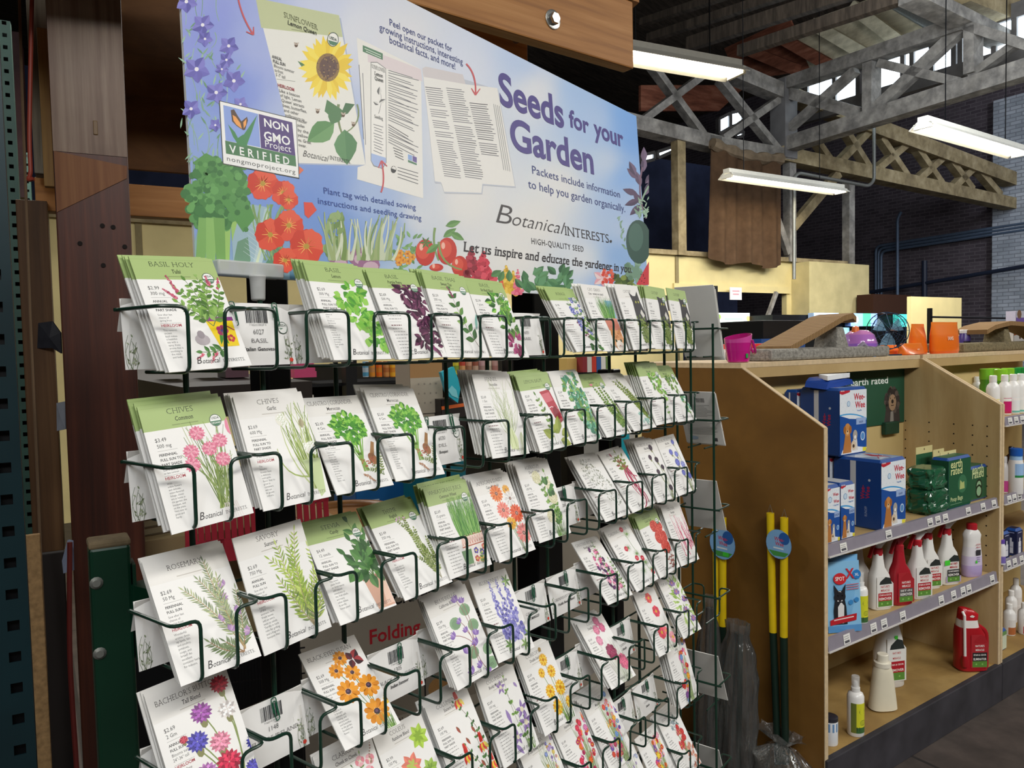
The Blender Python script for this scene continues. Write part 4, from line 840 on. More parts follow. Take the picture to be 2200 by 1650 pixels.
def sky(x, y):
    t = [0,0,0]; W = 0
    for a, b, c in SKY:
        w_ = 1/((x-a)**2+(y-b)**2+500)**1.6; W += w_
        for i in range(3): t[i] += w_*int(c[1+2*i:3+2*i], 16)
    return '#%02x%02x%02x' % tuple(min(255, int(v/W)) for v in t)
BLp, BRp, TRp, TLp = (420,590), (1393,645), (1365,250), (372,-250)
g = G(); NX, NY = 60, 24; P = {}
c4 = [hit(*p, SP0, SN) for p in (BLp, BRp, TRp, TLp)]
def uvp(i, j): a, b = i/NX, j/NY; return (c4[0]*(1-a)+c4[1]*a)*(1-b) + (c4[3]*(1-a)+c4[2]*a)*b
def topx(Pt):
    d = Pt-CAM; z = d.dot(FW); return 1100+FPX*d.dot(RT)/z, 825-FPX*d.dot(UP)/z
cols = {(i, j): sky(*topx(uvp(i, j))) for i in range(NX+1) for j in range(NY+1)}
for i in range(NX):
    for j in range(NY):
        K = [(i,j),(i+1,j),(i+1,j+1),(i,j+1)]; g.poly([uvp(*k)+SN*.002 for k in K], [cols[k] for k in K])
bk = [p-SN*.002 for p in c4]; fr = [p+SN*.002 for p in c4]
g.poly(bk[::-1], '#d8d8d4')
for a in range(4): b = (a+1) % 4; g.poly([bk[a], bk[b], fr[b], fr[a]], '#dcdcd8')
A = Art(g, sg, 1.3e-6, 3e-5, (373, -240, 1392, 641))
r = random.Random(3)
BLUE = '#3c4680'; NAVY = '#2f4a94'; PURP = '#4a3f86'
def st(t, x0, y0, x1, yt, col, f='R', shear=0.0, sp=0.0):
    """line of lettering: baseline starts at (x0, y0), runs level to x1, capitals reach yt"""
    o = hit(x0, y0, SP0, SN); h = (hit(x0, yt, SP0, SN)-o).dot(SEY)
    W = hit(x1, y0, SP0, SN); d = ray(x1, y0)
    # the level line through o: find its length where it passes column x1
    lo, hi = 0, 1.4
    for _ in range(40):
        m = (lo+hi)/2
        if topx(o+SEX*m)[0] < x1: lo = m
        else: hi = m
    fn = plane_fn(o, SEX, SEY); B = Art(g, lambda x, y, l=0: fn(x, y)+SN*(.002+l), 1.3e-6, 4.7e-4)
    B.text(t, 0, 0, h, col, f, fit=lo, shear=shear, sp=sp)
def stem(p, q, w, c, bow=.08): A.line(A.curve(p, q, bow, 6), w, c, w*.6)
# left: larkspur and feathery greens
for i in range(30):
    x = r.uniform(388, 500); y = r.uniform(-200, 360); stem((x,y), (x+r.uniform(-25,25), y+r.uniform(30,90)), 2, r.choice(['#8fb09a','#7aa080','#9cbcb0']), r.uniform(-.2,.2))
for i in range(60): x = r.uniform(385, 520); A.leaf(x, r.uniform(60,360), r.uniform(14,26), 4, r.uniform(-2.6,-.5), r.choice(['#86ac8c','#9cc0a4','#6f9a78']))
for x, y, s in ((398,5,20),(433,55,20),(489,100,18),(420,150,24),(500,175,20),(438,85,14),(484,130,14),(462,200,20),(408,235,18),(514,225,14),(460,270,12),(474,150,12),(410,-60,20),(440,-120,18),(480,-90,16)):
    for k in range(5): A.leaf(x, y, s*1.25, s*1.0, k*1.256+r.random()*.4, r.choice(['#6a64b4','#7a76c4','#5c58a8']), r.choice(['#8480cc','#6f6abc']))
    A.disc(x, y, s*.2, '#eeeaf0', 8)
# broccoli, kale
for i in range(3): A.poly([(418+i*22,560),(438+i*22,560),(448+i*16,470),(424+i*16,468)], ['#7fae62','#8fbc6c','#76a65a'][i])
for k in range(190):
    t, q = r.uniform(0, 6.283), math.sqrt(r.random()); A.disc(462+q*68*math.cos(t), 420+q*78*math.sin(t), r.uniform(7,12), r.choice(['#4c8448','#5c9454','#3f7440','#6aa45e','#447c44']), 8, up=(k % 2 == 0))
A.poly([(412,350),(440,330),(470,345),(520,400),(545,470),(520,500),(500,470)], '#5a9450'); a = 0
for k in range(90): A.disc(r.uniform(415,530), 345+abs(r.gauss(0,60)), r.uniform(5,9), r.choice(['#4c8448','#5c9454','#68a05c','#3f7440']), 7, up=(k % 2 == 0))
for x0, x1 in ((438,452),(466,470),(486,478),(500,506)): A.poly([(x0-8,460),(x0+8,460),(x1+12,580),(x1-6,580)], r.choice(['#86b45c','#9cc46c','#78a852']))
for p, c in (([(415,520),(428,480),(440,530),(470,575),(450,600),(418,600)], '#8fb0ac'), ([(496,520),(515,450),(540,440),(572,446),(566,500),(548,560),(540,600),(500,590)], '#9db8c4'), ([(566,450),(576,446),(574,520),(550,600),(534,600)], '#b4cad0'), ([(560,580),(590,530),(606,525),(600,570),(580,600)], '#5c8a6c'), ([(508,520),(530,510),(536,560),(520,590),(500,560)], '#6f967c'), ([(620,600),(620,560),(640,575),(640,600)], '#5c86a0')): A.poly(p, c)
A.line([(540,600),(562,520),(574,455)], 7, '#d0dcbc', 3)
for i in range(10): A.line([(548+i*1.5,560-i*9),(520+i*2,540-i*9)], 1.2, '#c4d4d4', .5)
# poppies
for i in range(16): stem((540+r.uniform(0,110), 440), (600+r.uniform(-40,60), 560), 3, r.choice(['#8fae70','#7c9c60']), .1)
def poppy(x, y, s, rot=0):
    for k in range(4):
        a = rot+k*1.571; A.up(); P_ = []
        for j in range(9): t = -1.0+2.0*j/8; rr = s*(1-.12*abs(t)+.06*math.sin(t*9)); P_.append((x+rr*.95*math.cos(a+t), y+rr*math.sin(a+t)))
        A.poly([(x,y)]+P_, ['#d8442c','#e0523a','#cc3a26','#e45c40'][k], False)
    for k in range(14): A.line([(x,y),(x+s*.5*math.cos(k*.45),y+s*.5*math.sin(k*.45))], 2, r.choice(['#f0b04c','#f4cc6c','#c85a2c']), .6, up=False)
    A.disc(x, y, s*.16, '#b89438', 8)
for x, y, s, ro in ((562,395,36,.3),(606,415,28,.9),(618,430,22,.2),(578,505,36,.5),(618,485,34,.1),(656,530,40,.8),(610,560,28,.3)): poppy(x, y, s, ro)
A.poly([(650,435),(668,436),(678,452),(660,470),(652,462)], '#dc4a38'); A.poly([(640,358),(650,366),(640,376)], '#e0704c')
# turnips, marigolds, tomatoes
for i in range(44):
    x = 705+r.random()*140; A.line(A.curve((x, 560), (x+r.uniform(-20,22)+(x-770)*.2, r.uniform(455,500)), r.uniform(-.1,.1), 5), r.uniform(5,11), r.choice(['#c4ccb0','#a8b890','#8ea468','#9cac74','#d0d6bc','#76904e']), 2)
for i in range(34): A.leaf(r.uniform(698,735), r.uniform(470,560), 22, 12, r.uniform(-2.4,-.6), r.choice(['#7f9a5c','#93ac70','#6b8a4c']))
for x, y, s in ((725,563,20),(772,553,26),(790,570,24)): A.disc(x, y, s, '#9a6a8c', 14, .8); A.disc(x+4, y+4, s*.7, '#c8a8b8', 12, .7)
for i in range(40): A.leaf(845+r.random()*50, 590-r.random()*80, 16, 6, r.uniform(-3,0), r.choice(['#6f9a5c','#86b06c','#5c8a50']))
for i in range(9): A.daisy(850+r.random()*40, 540+r.random()*30, 8, 6, '#e8a43c', '#e0902c', '#c0641c')
for x, y, w_, h_ in ((911,543,42,57),(958,540,42,58),(985,572,34,44),(935,575,30,16)):
    A.disc(x, y, w_/2, '#c43428', 20, h_/w_); A.disc(x-w_*.12, y-h_*.08, w_*.36, '#d8503c', 16, h_/w_*.9); A.disc(x-w_*.2, y-h_*.2, w_*.1, '#f0b8a4', 10, 1.8)
stem((932,490),(940,560),5,'#7f9c5c'); stem((940,520),(990,580),5,'#7f9c5c',.2); stem((925,520),(912,530),4,'#6f8c4c')
for x, y, a in ((950,510,-.6),(965,500,.5),(940,525,2.5),(955,486,-.3)): A.leaf(x, y, 34, 15, a, '#5c8a48', '#6f9c58')
for k in range(6): A.leaf(912, 522, 14, 4, k*1.05, '#4c7a3c')
# amaranth and celosia plumes
def plume(x, y, h, w_, cl):
    for i in range(60):
        t = r.random(); A.disc(x+r.uniform(-1,1)*w_*(1-t)*.6, y-h*t, w_*.17*(1.2-t*.7), r.choice(cl), 7, up=(i % 3 == 0))
for x, y, h, w_, cl in ((1010,610,76,44,['#a4283c','#b83a4c','#8c2030']),(1036,606,64,44,['#d0384c','#dc5060','#b82c40']),(1085,632,60,30,['#e4b83c','#f0cc58','#d0a028']),(1100,634,50,30,['#e4b83c','#f0cc58','#d0a028']),(1110,632,54,20,['#dc5c78','#e87c92']),(1074,626,30,16,['#dc5038','#e86c4c'])): plume(x, y, h, w_, cl)
for x, y, a in ((1070,596,-1.2),(1092,596,-1.6),(1052,584,-.5)): A.leaf(x, y+10, 26, 15, a, '#4c7a48', '#5c8c54')
# basil group, rose mallow, watermelon, dark melon, purple sprig
for i in range(46):
    t = r.random(); A.leaf(1124+t*100+r.uniform(-8,8), 634-r.random()*48*(.5+.5*math.sin(t*6)**2), 26, 15, r.uniform(-2.8,-.3), r.choice(['#3f7048','#4f8454','#305c3c','#62966a']), r.choice(['#5a8c5c','#44784c']))
for k in range(5): A.leaf(1292, 598, 22, 15, k*1.25, '#ecd4d4', '#e4a8b0')
for i in range(30): A.disc(1302+r.uniform(-9,12), 605+r.uniform(-25,24), 4, r.choice(['#d84838','#e06850']), 6)
for k in range(12): A.leaf(1313, 630, 13, 5, k*.52, r.choice(['#c83c28','#e0a038']))
for i in range(60): A.disc(1338+r.uniform(-22,20), 622+r.uniform(-30,22), r.uniform(4,8), r.choice(['#6a7c3c','#4f6430','#88984c','#3c4c2c']), 7)
for i in range(22): A.disc(1360+r.uniform(-16,14), 585+r.uniform(-18,20), r.uniform(5,8), r.choice(['#7a9a84','#8cac94','#66886f']), 7)
A.disc(1370, 520, 27, '#3c5a50', 22, 1.75, -.05); A.disc(1364, 510, 16, '#4f7064', 16, 1.9); A.poly([(1363,615),(1392,562),(1393,612)], '#d2444c')
for i in range(8): A.disc(1376+r.uniform(-6,12), 597+r.uniform(-10,12), 1.3, '#5a2028', 5)
stem((1392,400),(1372,470),4,'#8fae94'); stem((1378,360),(1386,470),4,'#7a5c70')
for i in range(40): A.leaf(1374+r.uniform(-8,14), r.uniform(430,470), 12, 3, r.uniform(-2.6,-.4), r.choice(['#8fb098','#a4c0a8','#7c9c84']))
for i in range(16): A.leaf(1322+i*2+r.uniform(-4,4), 470+i*5.5, 10, 4, r.uniform(-2.8,-.3), r.choice(['#8fb098','#7c9c84']))
for x, y, a in ((1375,400,-1.9),(1370,385,-2.4),(1380,370,-1.5),(1368,418,-2.8),(1384,420,-1.2),(1378,440,-2.2),(1376,440,2.4),(1384,395,-.9),(1372,430,2.8),(1382,350,-1.6),(1364,378,-2.0)): A.leaf(x, y, 34, 14, a, r.choice(['#5c4864','#6a5470','#4c3c58']), r.choice(['#74607c','#5c4864']))
# the pictured packets
A.z = A.base
def soft(pts, c): A.poly(pts, c)
soft([(551,3),(730,40),(786,358),(640,354)], '#a9b3cc')
soft([(547,-2),(555,0),(726,34),(783,355),(636,351)], '#e6e4dc'); soft([(547,-3),(726,34),(734,81),(559,61)], '#c0c69a')
st('SUNFLOWER', 607, 38, 680, 27, '#5c6040', 'S'); st('Lemon Queen', 615, 53.5, 678, 44, '#3c4030', 'B', .15); A.line([(624,64),(672,73)], 1.4, '#8a9068')
soft([(720,60)]*0 or [(700,150),(760,235),(745,350)], '#e6e4dc')
stem((725,225),(738,300),6,'#7a8a5c'); stem((765,225),(742,285),4,'#7a8a5c',-.2)
for L_, c, c2 in (([(700,215),(730,235),(742,245),(720,262),(695,240)], '#4c7a4c', 0),([(740,222),(760,225),(745,245),(728,250)], '#3f6c44', 0),([(637,132),(655,140),(660,150),(648,148)], '#4c7a4c', 0)): A.poly(L_, c)
A.leaf(716,266,70,48,2.55,'#6a9a60','#568a50'); A.leaf(738,279,76,50,1.5,'#4c8050','#5a8c5a'); A.leaf(722,240,30,30,2.0,'#4c7a4c')
for k in range(26):
    a = 2*math.pi*k/26+r.uniform(-.06,.06); rx, ry = 60*r.uniform(.86,1.05), 74*r.uniform(.86,1.05); c, q = math.cos(a), math.sin(a); c1, q1 = math.cos(a-.17), math.sin(a-.17); c2, q2 = math.cos(a+.17), math.sin(a+.17)
    A.poly([(700+18*c1,147+24*q1),(700+rx*.7*c1,147+ry*.7*q1),(700+rx*c,147+ry*q),(700+rx*.7*c2,147+ry*.7*q2),(700+18*c2,147+24*q2)], r.choice(['#f0d23c','#f4dc54','#e8c42c']))
A.disc(702, 146, 25, '#8a6a3c', 22, 1.22); A.disc(703, 145, 19, '#5c4038', 18, 1.22)
for k in range(60): t, q = r.uniform(0,6.28), math.sqrt(r.random()); A.disc(702+q*23*math.cos(t), 146+q*28*math.sin(t), 1.6, r.choice(['#3f2c2c','#a8884c','#70503c']), 5, up=(k % 6 == 0))
for x, y in ((634,98),(680,240),(735,248),(757,268)): A.disc(x, y, 4, '#5a4430', 7, 1.3); A.leaf(x, y, 8, 4, -2.2, '#b8a898'); A.leaf(x, y, 8, 4, -.8, '#b8a898')
A.disc(713, 86, 12.5, '#3c5048', 20, 1.25); A.disc(713, 86, 11, '#eceae2', 20, 1.25); A.poly([(702.5,87),(723.5,93),(721,97),(714,99),(706,96)], '#4a7a5c'); st('USDA', 705, 84, 721, 78, '#3c5048', 'X')
for i, (t, c, f) in enumerate((('ANNUAL', '#4a4a4a', 'X'), ('FULL SUN', '#4a4a4a', 'X'), ('Blooms summer', '#6a6a6a', 'R'), ('to frost', '#6a6a6a', 'R'), ("5'-7' tall", '#6a6a6a', 'R'))): st(t, 582+i*2, 125.5+i*9.7, 582+i*2+[21,27,44,18,21][i], 119+i*9.7, c, f)
A.line([(592,171),(632,176)], .8, '#8a8a86'); st('HEIRLOOM', 594, 187, 630, 180, '#a03a44', 'X')
for i, t in enumerate(('Like a beacon','of light, ‘Lemon'.replace('‘',"'"),"Queen' attracts",'bees, butterflies,','and other','pollinators to','nectar','pollen','by the','yellow','ns. Great','ower.')):
    x = 597+i*2.6 if i < 6 else (632+i*.6); st(t, x, 198+i*10.6, x+[45,46,49,52,32,42,22,16,24,22,28,18][i], 191.5+i*10.6, '#5a5a5a', 'R')
st('Botanical', 647, 336, 702, 323, '#3c3c3c', 'L', .4); st('INTERESTS.', 706, 343, 752, 335, '#3c3c3c', 'S')
soft([(764,82),(792,95),(902,150),(907,427),(765,386),(766,360),(783,355)], '#e6e3dc'); soft([(787,106),(902,150),(905,176),(788,134)], '#dccfd0')
A.poly([(777,98),(820,116),(820,130),(777,112)], '#4f7c5c'); A.line([(781,105),(816,120)], 1.6, '#d0dccc'); A.line([(784,111),(816,125)], 1.6, '#d0dccc')
A.poly([(794,134),(808,134),(827,148),(828,350),(820,364),(800,358),(794,346)], '#8a8a88'); A.poly([(795.2,136),(808,136),(825.8,149),(826.8,349),(819,362),(801,356),(795.2,345)], '#ebe8e2'); A.poly([(795.2,330),(826.8,340),(826.8,350),(819,362),(801,356),(795.2,346)], '#a4b8e0')
st('SUNFLOWER', 796, 147, 825, 139, '#4a4a48', 'S'); st('Lemon', 802, 162, 820, 154, '#3c3c3a', 'SB', .15); st('Queen', 802, 172, 821, 164, '#3c3c3a', 'SB', .15)
stem((811,245),(813,190),1,'#5a5a58'); A.leaf(812,205,18,10,-1.5,'#6a6a68','#dad8d2'); A.leaf(812,222,16,9,-.5,'#6a6a68','#dad8d2'); A.leaf(811,226,13,8,-2.6,'#6a6a68','#dad8d2'); st('Seedling', 802, 254, 820, 247, '#5a5a58')
for i in range(10): A.line([(800+(i%3), 268+i*6.2),(821-(i%2)*3, 274+i*6.4)], 1.5, '#77777a')
A.line([(769,140),(779,300)], 1.4, '#7a7a7c'); A.line([(777,158),(783,312)], 1.4, '#7a7a7c')
for i in range(30):
    if i == 21: continue
    A.line([(832, 152+i*5.3),(838+r.uniform(36,60), 168+i*5.75)], 1.5, '#6c6c70' if i not in (22,25) else '#3c3c40')
A.poly([(872,330),(894,338),(895,358),(873,350)], '#e8e8e4'); A.poly([(874,332),(883,335),(883,347),(874,343)], '#8aa8d8'); A.poly([(884,335),(893,339),(893,351),(884,347)], '#6a5a98'); A.poly([(874,344),(893,352),(893,356),(874,349)], '#4f7c5c')
A.disc(843, 365, 6, '#2c2c2e', 14, 1.3); A.poly([(838,362),(848,366),(848,361),(843,357.5)], '#e6e3dc')
for i in range(4): A.line([(842+i*1.5,318+i*6),(862+i,326+i*6.2)], 1.6, '#4a4a4c')
for i in range(4): A.line([(852,360+i*7),(852+44,373+i*7.6)], 1.5, '#5c5c60')
soft([(908,150),(998,172),(1068,194),(1106,404),(1036,399),(1034,418),(953,416),(946,395),(932,394)], '#bcc0ca')
soft([(905,148),(912,144),(992,161),(998,182),(1066,190),(1104,401),(1034,395.5),(1032,415),(952,412.6),(945,392),(932,390)], '#e6e3dd'); soft([(905,148),(912,144),(992,161),(998,182),(908,166)], '#cfc8c8')
for cx, x1, y0, nl, w_ in ((911,945,188,41,38),(956,1000,190,41,40),(1006,1050,222,24,42)):
    for i in range(nl):
        if r.random() < .05: continue
        A.line([(cx+i*1.02*(1.0 if cx < 1000 else 1.1), y0+i*4.75),(cx+i*1.02+w_*r.uniform(.82,1.05), y0+4+i*4.78)], 1.5, '#74747a' if r.random() > .12 else '#3c3c42')
for k in range(4): A.line([(1058+k*4,224+k*1.5),(1080+k*4.4,366+k)], 1, '#8a8a8c')
# NON GMO badge
A.z = A.base+270*A.eps; A.top += 1e-4
A.poly([(468,217),(634,257),(640.5,385),(476,354)], '#4a4c48'); A.poly([(470,219),(633,258.5),(639,382.5),(477.5,352)], '#f2f1ee')
A.poly([(477,227),(552,246),(557,318),(482,303)], '#8fa6e0'); A.poly([(553,246),(625,264),(632,336),(558,319)], '#54407c'); A.poly([(481,303),(632,336),(634,359),(483,331)], '#4f7e56')
for p in ([(487,268),(502,285),(514,308),(508,310),(498,295)], [(550,248),(538,285),(528,312),(514,309),(520,292)], [(505,300),(520,290),(530,300),(528,316),(506,312)]): A.poly(p, '#4a8a58')
A.poly([(493,238),(500,236),(508,250),(516,262),(528,252),(530,260),(524,280),(520,281),(506,272),(496,262)], '#5a4438'); A.poly([(497,248),(504,252),(514,266),(517,278),(505,269),(499,260)], '#f0a458'); A.poly([(520,264),(527,256),(526,270),(521,277)], '#f0a458')
st('NON', 564, 272, 619, 255, '#f4f4f2', 'X'); st('GMO', 564, 301, 622, 282, '#f4f4f2', 'X'); st('Project', 566, 316, 623, 302, '#f4f4f2', 'R'); st('VERIFIED', 491, 329, 626, 312, '#f4f4f2', 'B', sp=.3); st('nongmoproject.org', 484, 346, 633, 336, '#5a5c5a', 'R', sp=.06)
# headings, captions, arrows
st('Seeds', 1071, 223, 1211, 155, PURP, 'HB'); st('for', 1222, 272, 1263, 236, PURP, 'HB'); st('your', 1276, 293, 1337, 256, PURP, 'HB'); st('Garden', 1094, 318, 1276, 252, PURP, 'HB')
st('Packets include information', 1140, 373, 1331, 356, BLUE, 'R'); st('to help you garden organically.', 1133, 404, 1342, 386, BLUE, 'R')
st('B', 1057, 477, 1096, 436, '#3a3638', 'HL', .3); st('otanical', 1094, 483, 1207, 455, '#3a3638', 'HL', .42); st('INTERESTS', 1211, 505, 1307, 486, '#3a3638', 'HS'); A.disc(1310, 519, 2.6, '#3a3638', 10, 1.2)
st('HIGH-QUALITY SEED', 1139, 524, 1253, 511.5, '#3a3638', 'R', sp=.08); st('Let us inspire and educate the gardener in you.', 992, 540, 1356, 519, '#302c30', 'HSB', .2)
st('Peel open our packet for', 834, 55, 969, 41, BLUE); st('growing instructions, interesting', 813, 66, 992, 51, BLUE); st('botanical facts, and more!', 834, 93, 977, 78, BLUE)
st('Plant tag with detailed sowing', 692, 416, 891, 403, NAVY); st('instructions and seedling drawing', 680, 438, 903, 425, NAVY)
A.z = A.base+300*A.eps
for P_ in (((505,-30),(510,30),(542,76)), ((999,138),(1022,160),(1019,205)), ((816,414),(826,390),(817,346))):
    pts = [(P_[0][0]*(1-t)**2+P_[1][0]*2*t*(1-t)+P_[2][0]*t*t, P_[0][1]*(1-t)**2+P_[1][1]*2*t*(1-t)+P_[2][1]*t*t) for t in [i/10 for i in range(11)]]
    A.line(pts, 3.4, '#c8565c'); (x, y), (u, v_) = pts[-1], pts[-2]; an = math.atan2(y-v_, x-u)
    for s_ in (2.55, -2.55): A.line([(x,y),(x+17*math.cos(an+s_),y+17*math.sin(an+s_))], 3.4, '#c8565c', 2)
so = g.obj('shop_sign', SIGNM); tag(so, 'wide printed board reading Seeds for your Garden above the wire rack', 'sign')
# frosted holder under its left end
g = G(); o = hit(470, 590, V((0,.088,0)), V((0,1,0))); e = hit(612, 598, V((0,.088,0)), V((0,1,0))); zt_ = hit(470, 556, V((0,.088,0)), V((0,1,0))).z
g.box(o.x, e.x, .088, .106, o.z, zt_); mx_ = .159
g.lathe([(.0075,-.026),(.0085,-.003),(.010,.002)], '#c8c8c4', 16, (mx_, .086, o.z)); FROST = flat('frosted_plastic', '#c9cac8', .45, 0, .4, .04, 30, alpha=.72)
h_ = g.obj('sign_holder', FROST, bevel=.002); tag(h_, 'frosted plastic channel gripping the lower left edge of the sign', 'holder')
g = G(); g.box(o.x+1.02, o.x+1.06, .092, .112, o.z-.012, o.z+.02); h2 = g.obj('sign_holder', flat('dark_plastic','#5a5450',.5)); tag(h2, 'small dark clip under the lower right end of the sign', 'holder')
# ---------------------------------------------------------------- the old warehouse
NP = 8.5
def mat_concrete():
    t = NT('floor_slabs'); co = t.coord((1,1,1), (0,0,-BANG))
    n1 = t.n('ShaderNodeTexNoise', Scale=5.0, Detail=8.0, Roughness=.65); t.l(co, n1.inputs['Vector'])
    col = t.ramp(n1.outputs[0], [(.3,'#332d2a'),(.5,'#443c38'),(.7,'#544a45')])
    br = t.n('ShaderNodeTexBrick', Scale=1.0); br.offset = 0; br.inputs['Mortar Size'].default_value = .008; br.inputs['Brick Width'].default_value = 1.35; br.inputs['Row Height'].default_value = 1.1
    t.l(co, br.inputs['Vector']); mx = t.n('ShaderNodeMix', data_type='RGBA'); t.l(br.outputs['Fac'], mx.inputs[0]); t.l(col, mx.inputs[6]); mx.inputs[7].default_value = (*lin('#2a2624'),1)
    t.l(mx.outputs[2], t.b.inputs['Base Color']); t.b.inputs['Roughness'].default_value = .6; t.bump(n1.outputs[0], .25, .004); return t.m
def brick(name, a, b, mortar, sc=1.0, rough=.85):
    t = NT(name); co = t.coord((1,1,1)); br = t.n('ShaderNodeTexBrick', Scale=sc); br.inputs['Color1'].default_value = (*lin(a),1); br.inputs['Color2'].default_value = (*lin(b),1); br.inputs['Mortar'].default_value = (*lin(mortar),1)
    br.inputs['Brick Width'].default_value = .23; br.inputs['Row Height'].default_value = .08; br.inputs['Mortar Size'].default_value = .009; t.l(co, br.inputs['Vector'])
    n1 = t.n('ShaderNodeTexNoise', Scale=2.5, Detail=6.0); t.l(co, n1.inputs['Vector']); mr = t.n('ShaderNodeMapRange'); mr.inputs['To Min'].default_value = .55; mr.inputs['To Max'].default_value = 1.25; t.l(n1.outputs[0], mr.inputs[0])
    mx = t.n('ShaderNodeVectorMath', operation='MULTIPLY'); t.l(br.outputs[0], mx.inputs[0]); t.l(mr.outputs[0], mx.inputs[1]); t.l(mx.outputs[0], t.b.inputs['Base Color']); t.b.inputs['Roughness'].default_value = rough; t.bump(br.outputs['Fac'], -.5, .01); return t.m
PLAST = flat('pale_yellow_board', '#dccb92', .7, 0, .25, .07, 3)
GREYW = wood('weathered_truss_timber', '#625f5c', '#8c8882', '#aca79e', (6,6,6), .8, .2, 1.0, blotch=.5, blotchcol='#4a453e')
TANW = wood('pale_truss_timber', '#74664c', '#9a8a68', '#b6a684', (5,5,5), .8, .2, 1.0, blotch=.4, blotchcol='#5a4c3a')
DARKW = wood('dark_roof_boards', '#3a332d', '#574d43', '#6e6154', (2,14,2), .85, .15, 1.0)
def BB(a, b, c): return BL(a, b, c)
g = G(); g.box(-9, 26, -9, 24, -.1, 0, F=BB); struct('floor', g, mat_concrete())
# roof: dark boards, open where the monitor roof rises
g = G(); RZ = 8.7
sB = sn(onN(1684, 325, NP))[0]
g.box(-9, 26, -9, NP+16, RZ, RZ+.15, F=BB)
struct('ceiling', g, DARKW)
g = G(); g.box(-9, 26, NP+14, NP+14.2, 0, RZ, F=BB); struct('wall_back', g, flat('dark_back_wall', '#2a272b', .9, 0, .1, .2, 2))
g = G(); g.box(-9.2, -9, -9, 24, 0, RZ, F=BB); struct('wall_left', g, flat('dim_side_wall', '#4a4038', .9, 0, .1, .2, 2))
g = G(); g.box(-9, 26, -9.2, -9, 0, RZ, F=BB); struct('wall_front', g, flat('pale_front_wall', '#a8a094', .9, 0, .1, .1, 2))
# brick wall on the right, with its whitewashed pier
SBW = sn(onN(2176, 440, 8.5))[0]
o = bpy.data.objects.new('x', None)
def wallS(name, s, n0, n1, z0, z1, mat, th=.25):
    g = G(); g.box(0, n1-n0, 0, z1-z0, 0, -th)
    ob = g.obj(name, mat); M = Matrix((-ND, V((0,0,1)), -SD)).transposed().to_4x4(); M.translation = BL(s, n1, z0); ob.matrix_world = M
    ob['kind'] = 'structure'; return ob
bpy.data.objects.remove(o)
wallS('wall_right', SBW, -9, 24, 0, RZ, brick('old_brown_brick', '#5c5258', '#493f46', '#6c6468'))
nw = sn(onS(2132, 560, SBW-.1))[1]
wallS('trim_1', SBW-.12, nw-1.9, nw, 0, RZ-2.0, brick('whitewashed_brick', '#c4cad2', '#a6adb6', '#8c9098'), .12)
# partition wall of pale boards below the truss
def pN(*pts): return [onN(x, y, NP) for x, y in pts]
def s_of(x, y): return sn(onN(x, y, NP))[0]
zt = onN(1390, 545, NP).z; s0, s1 = -4.0, s_of(1828, 575); sa, sb = s_of(1466, 600), s_of(1690, 600); zb = onN(1600, 622, NP).z
g = G()
g.box(s0, sa, NP, NP+.1, 0, zt, F=BB); g.box(sa, sb, NP, NP+.1, zb, zt, F=BB); g.box(sb, s1-.02, NP, NP+.1, 0, zt, F=BB)
struct('wall_partition', g, PLAST)
g = G(); z0_ = onN(1760, 684, NP-.25).z; g.box(s_of(1700,600), s1, NP-.35, NP-.002, z0_, zt-.02, F=BB); struct('trim_2', g, flat('dirty_yellow_board', '#c9bb8a', .75, 0, .2, .12, 4))
g = G(); g.box(s0, s1, NP-.06, NP+.12, zt, zt+.07, F=BB); struct('trim_3', g, TANW)
g = G()
for x in (1453, 300, 1000): q = s_of(x, 560); g.box(q-.03, q+.03, NP-.02, NP, 1.2, zt, F=BB)
struct('trim_4', g, flat('board_joint', '#8a7c58', .8))
g = G(); g.box(s_of(1445,620), s_of(1695,620), NP-.035, NP-.001, zb-.05, zb+.06, F=BB); struct('trim_5', g, PLAST)
# timber posts standing on the partition
for x, yt, yb, w_, m, lb in ((1457,300,548,.075,TANW,'thin pale timber post left of the brown curtain'),(1696,335,566,.085,GREYW,'timber post right of the brown curtain under the truss joint'),(1823,392,572,.07,GREYW,'rightmost timber post standing on the yellow partition')):
    g = G(); a, b = onN(x, yt, NP-.02), onN(x, yb, NP-.02); g.bar((a.x,a.y,zt), (a.x,a.y,a.z), .16, .14, side=SD); tag(g.obj('timber_post', m), lb, 'post')
g = G(); g.bar(onN(1800,372,NP-.05), onN(1702,488,NP-.05), .10, .16, side=ND); tag(g.obj('timber_brace', TANW), 'slanting timber brace between post and truss behind the far tube light', 'brace')
g = G(); g.bar(onN(1668,470,NP-.05), onN(1694,545,NP-.05), .08, .12, side=ND); tag(g.obj('timber_brace', GREYW), 'short brace foot beside the lower right corner of the brown curtain', 'brace')
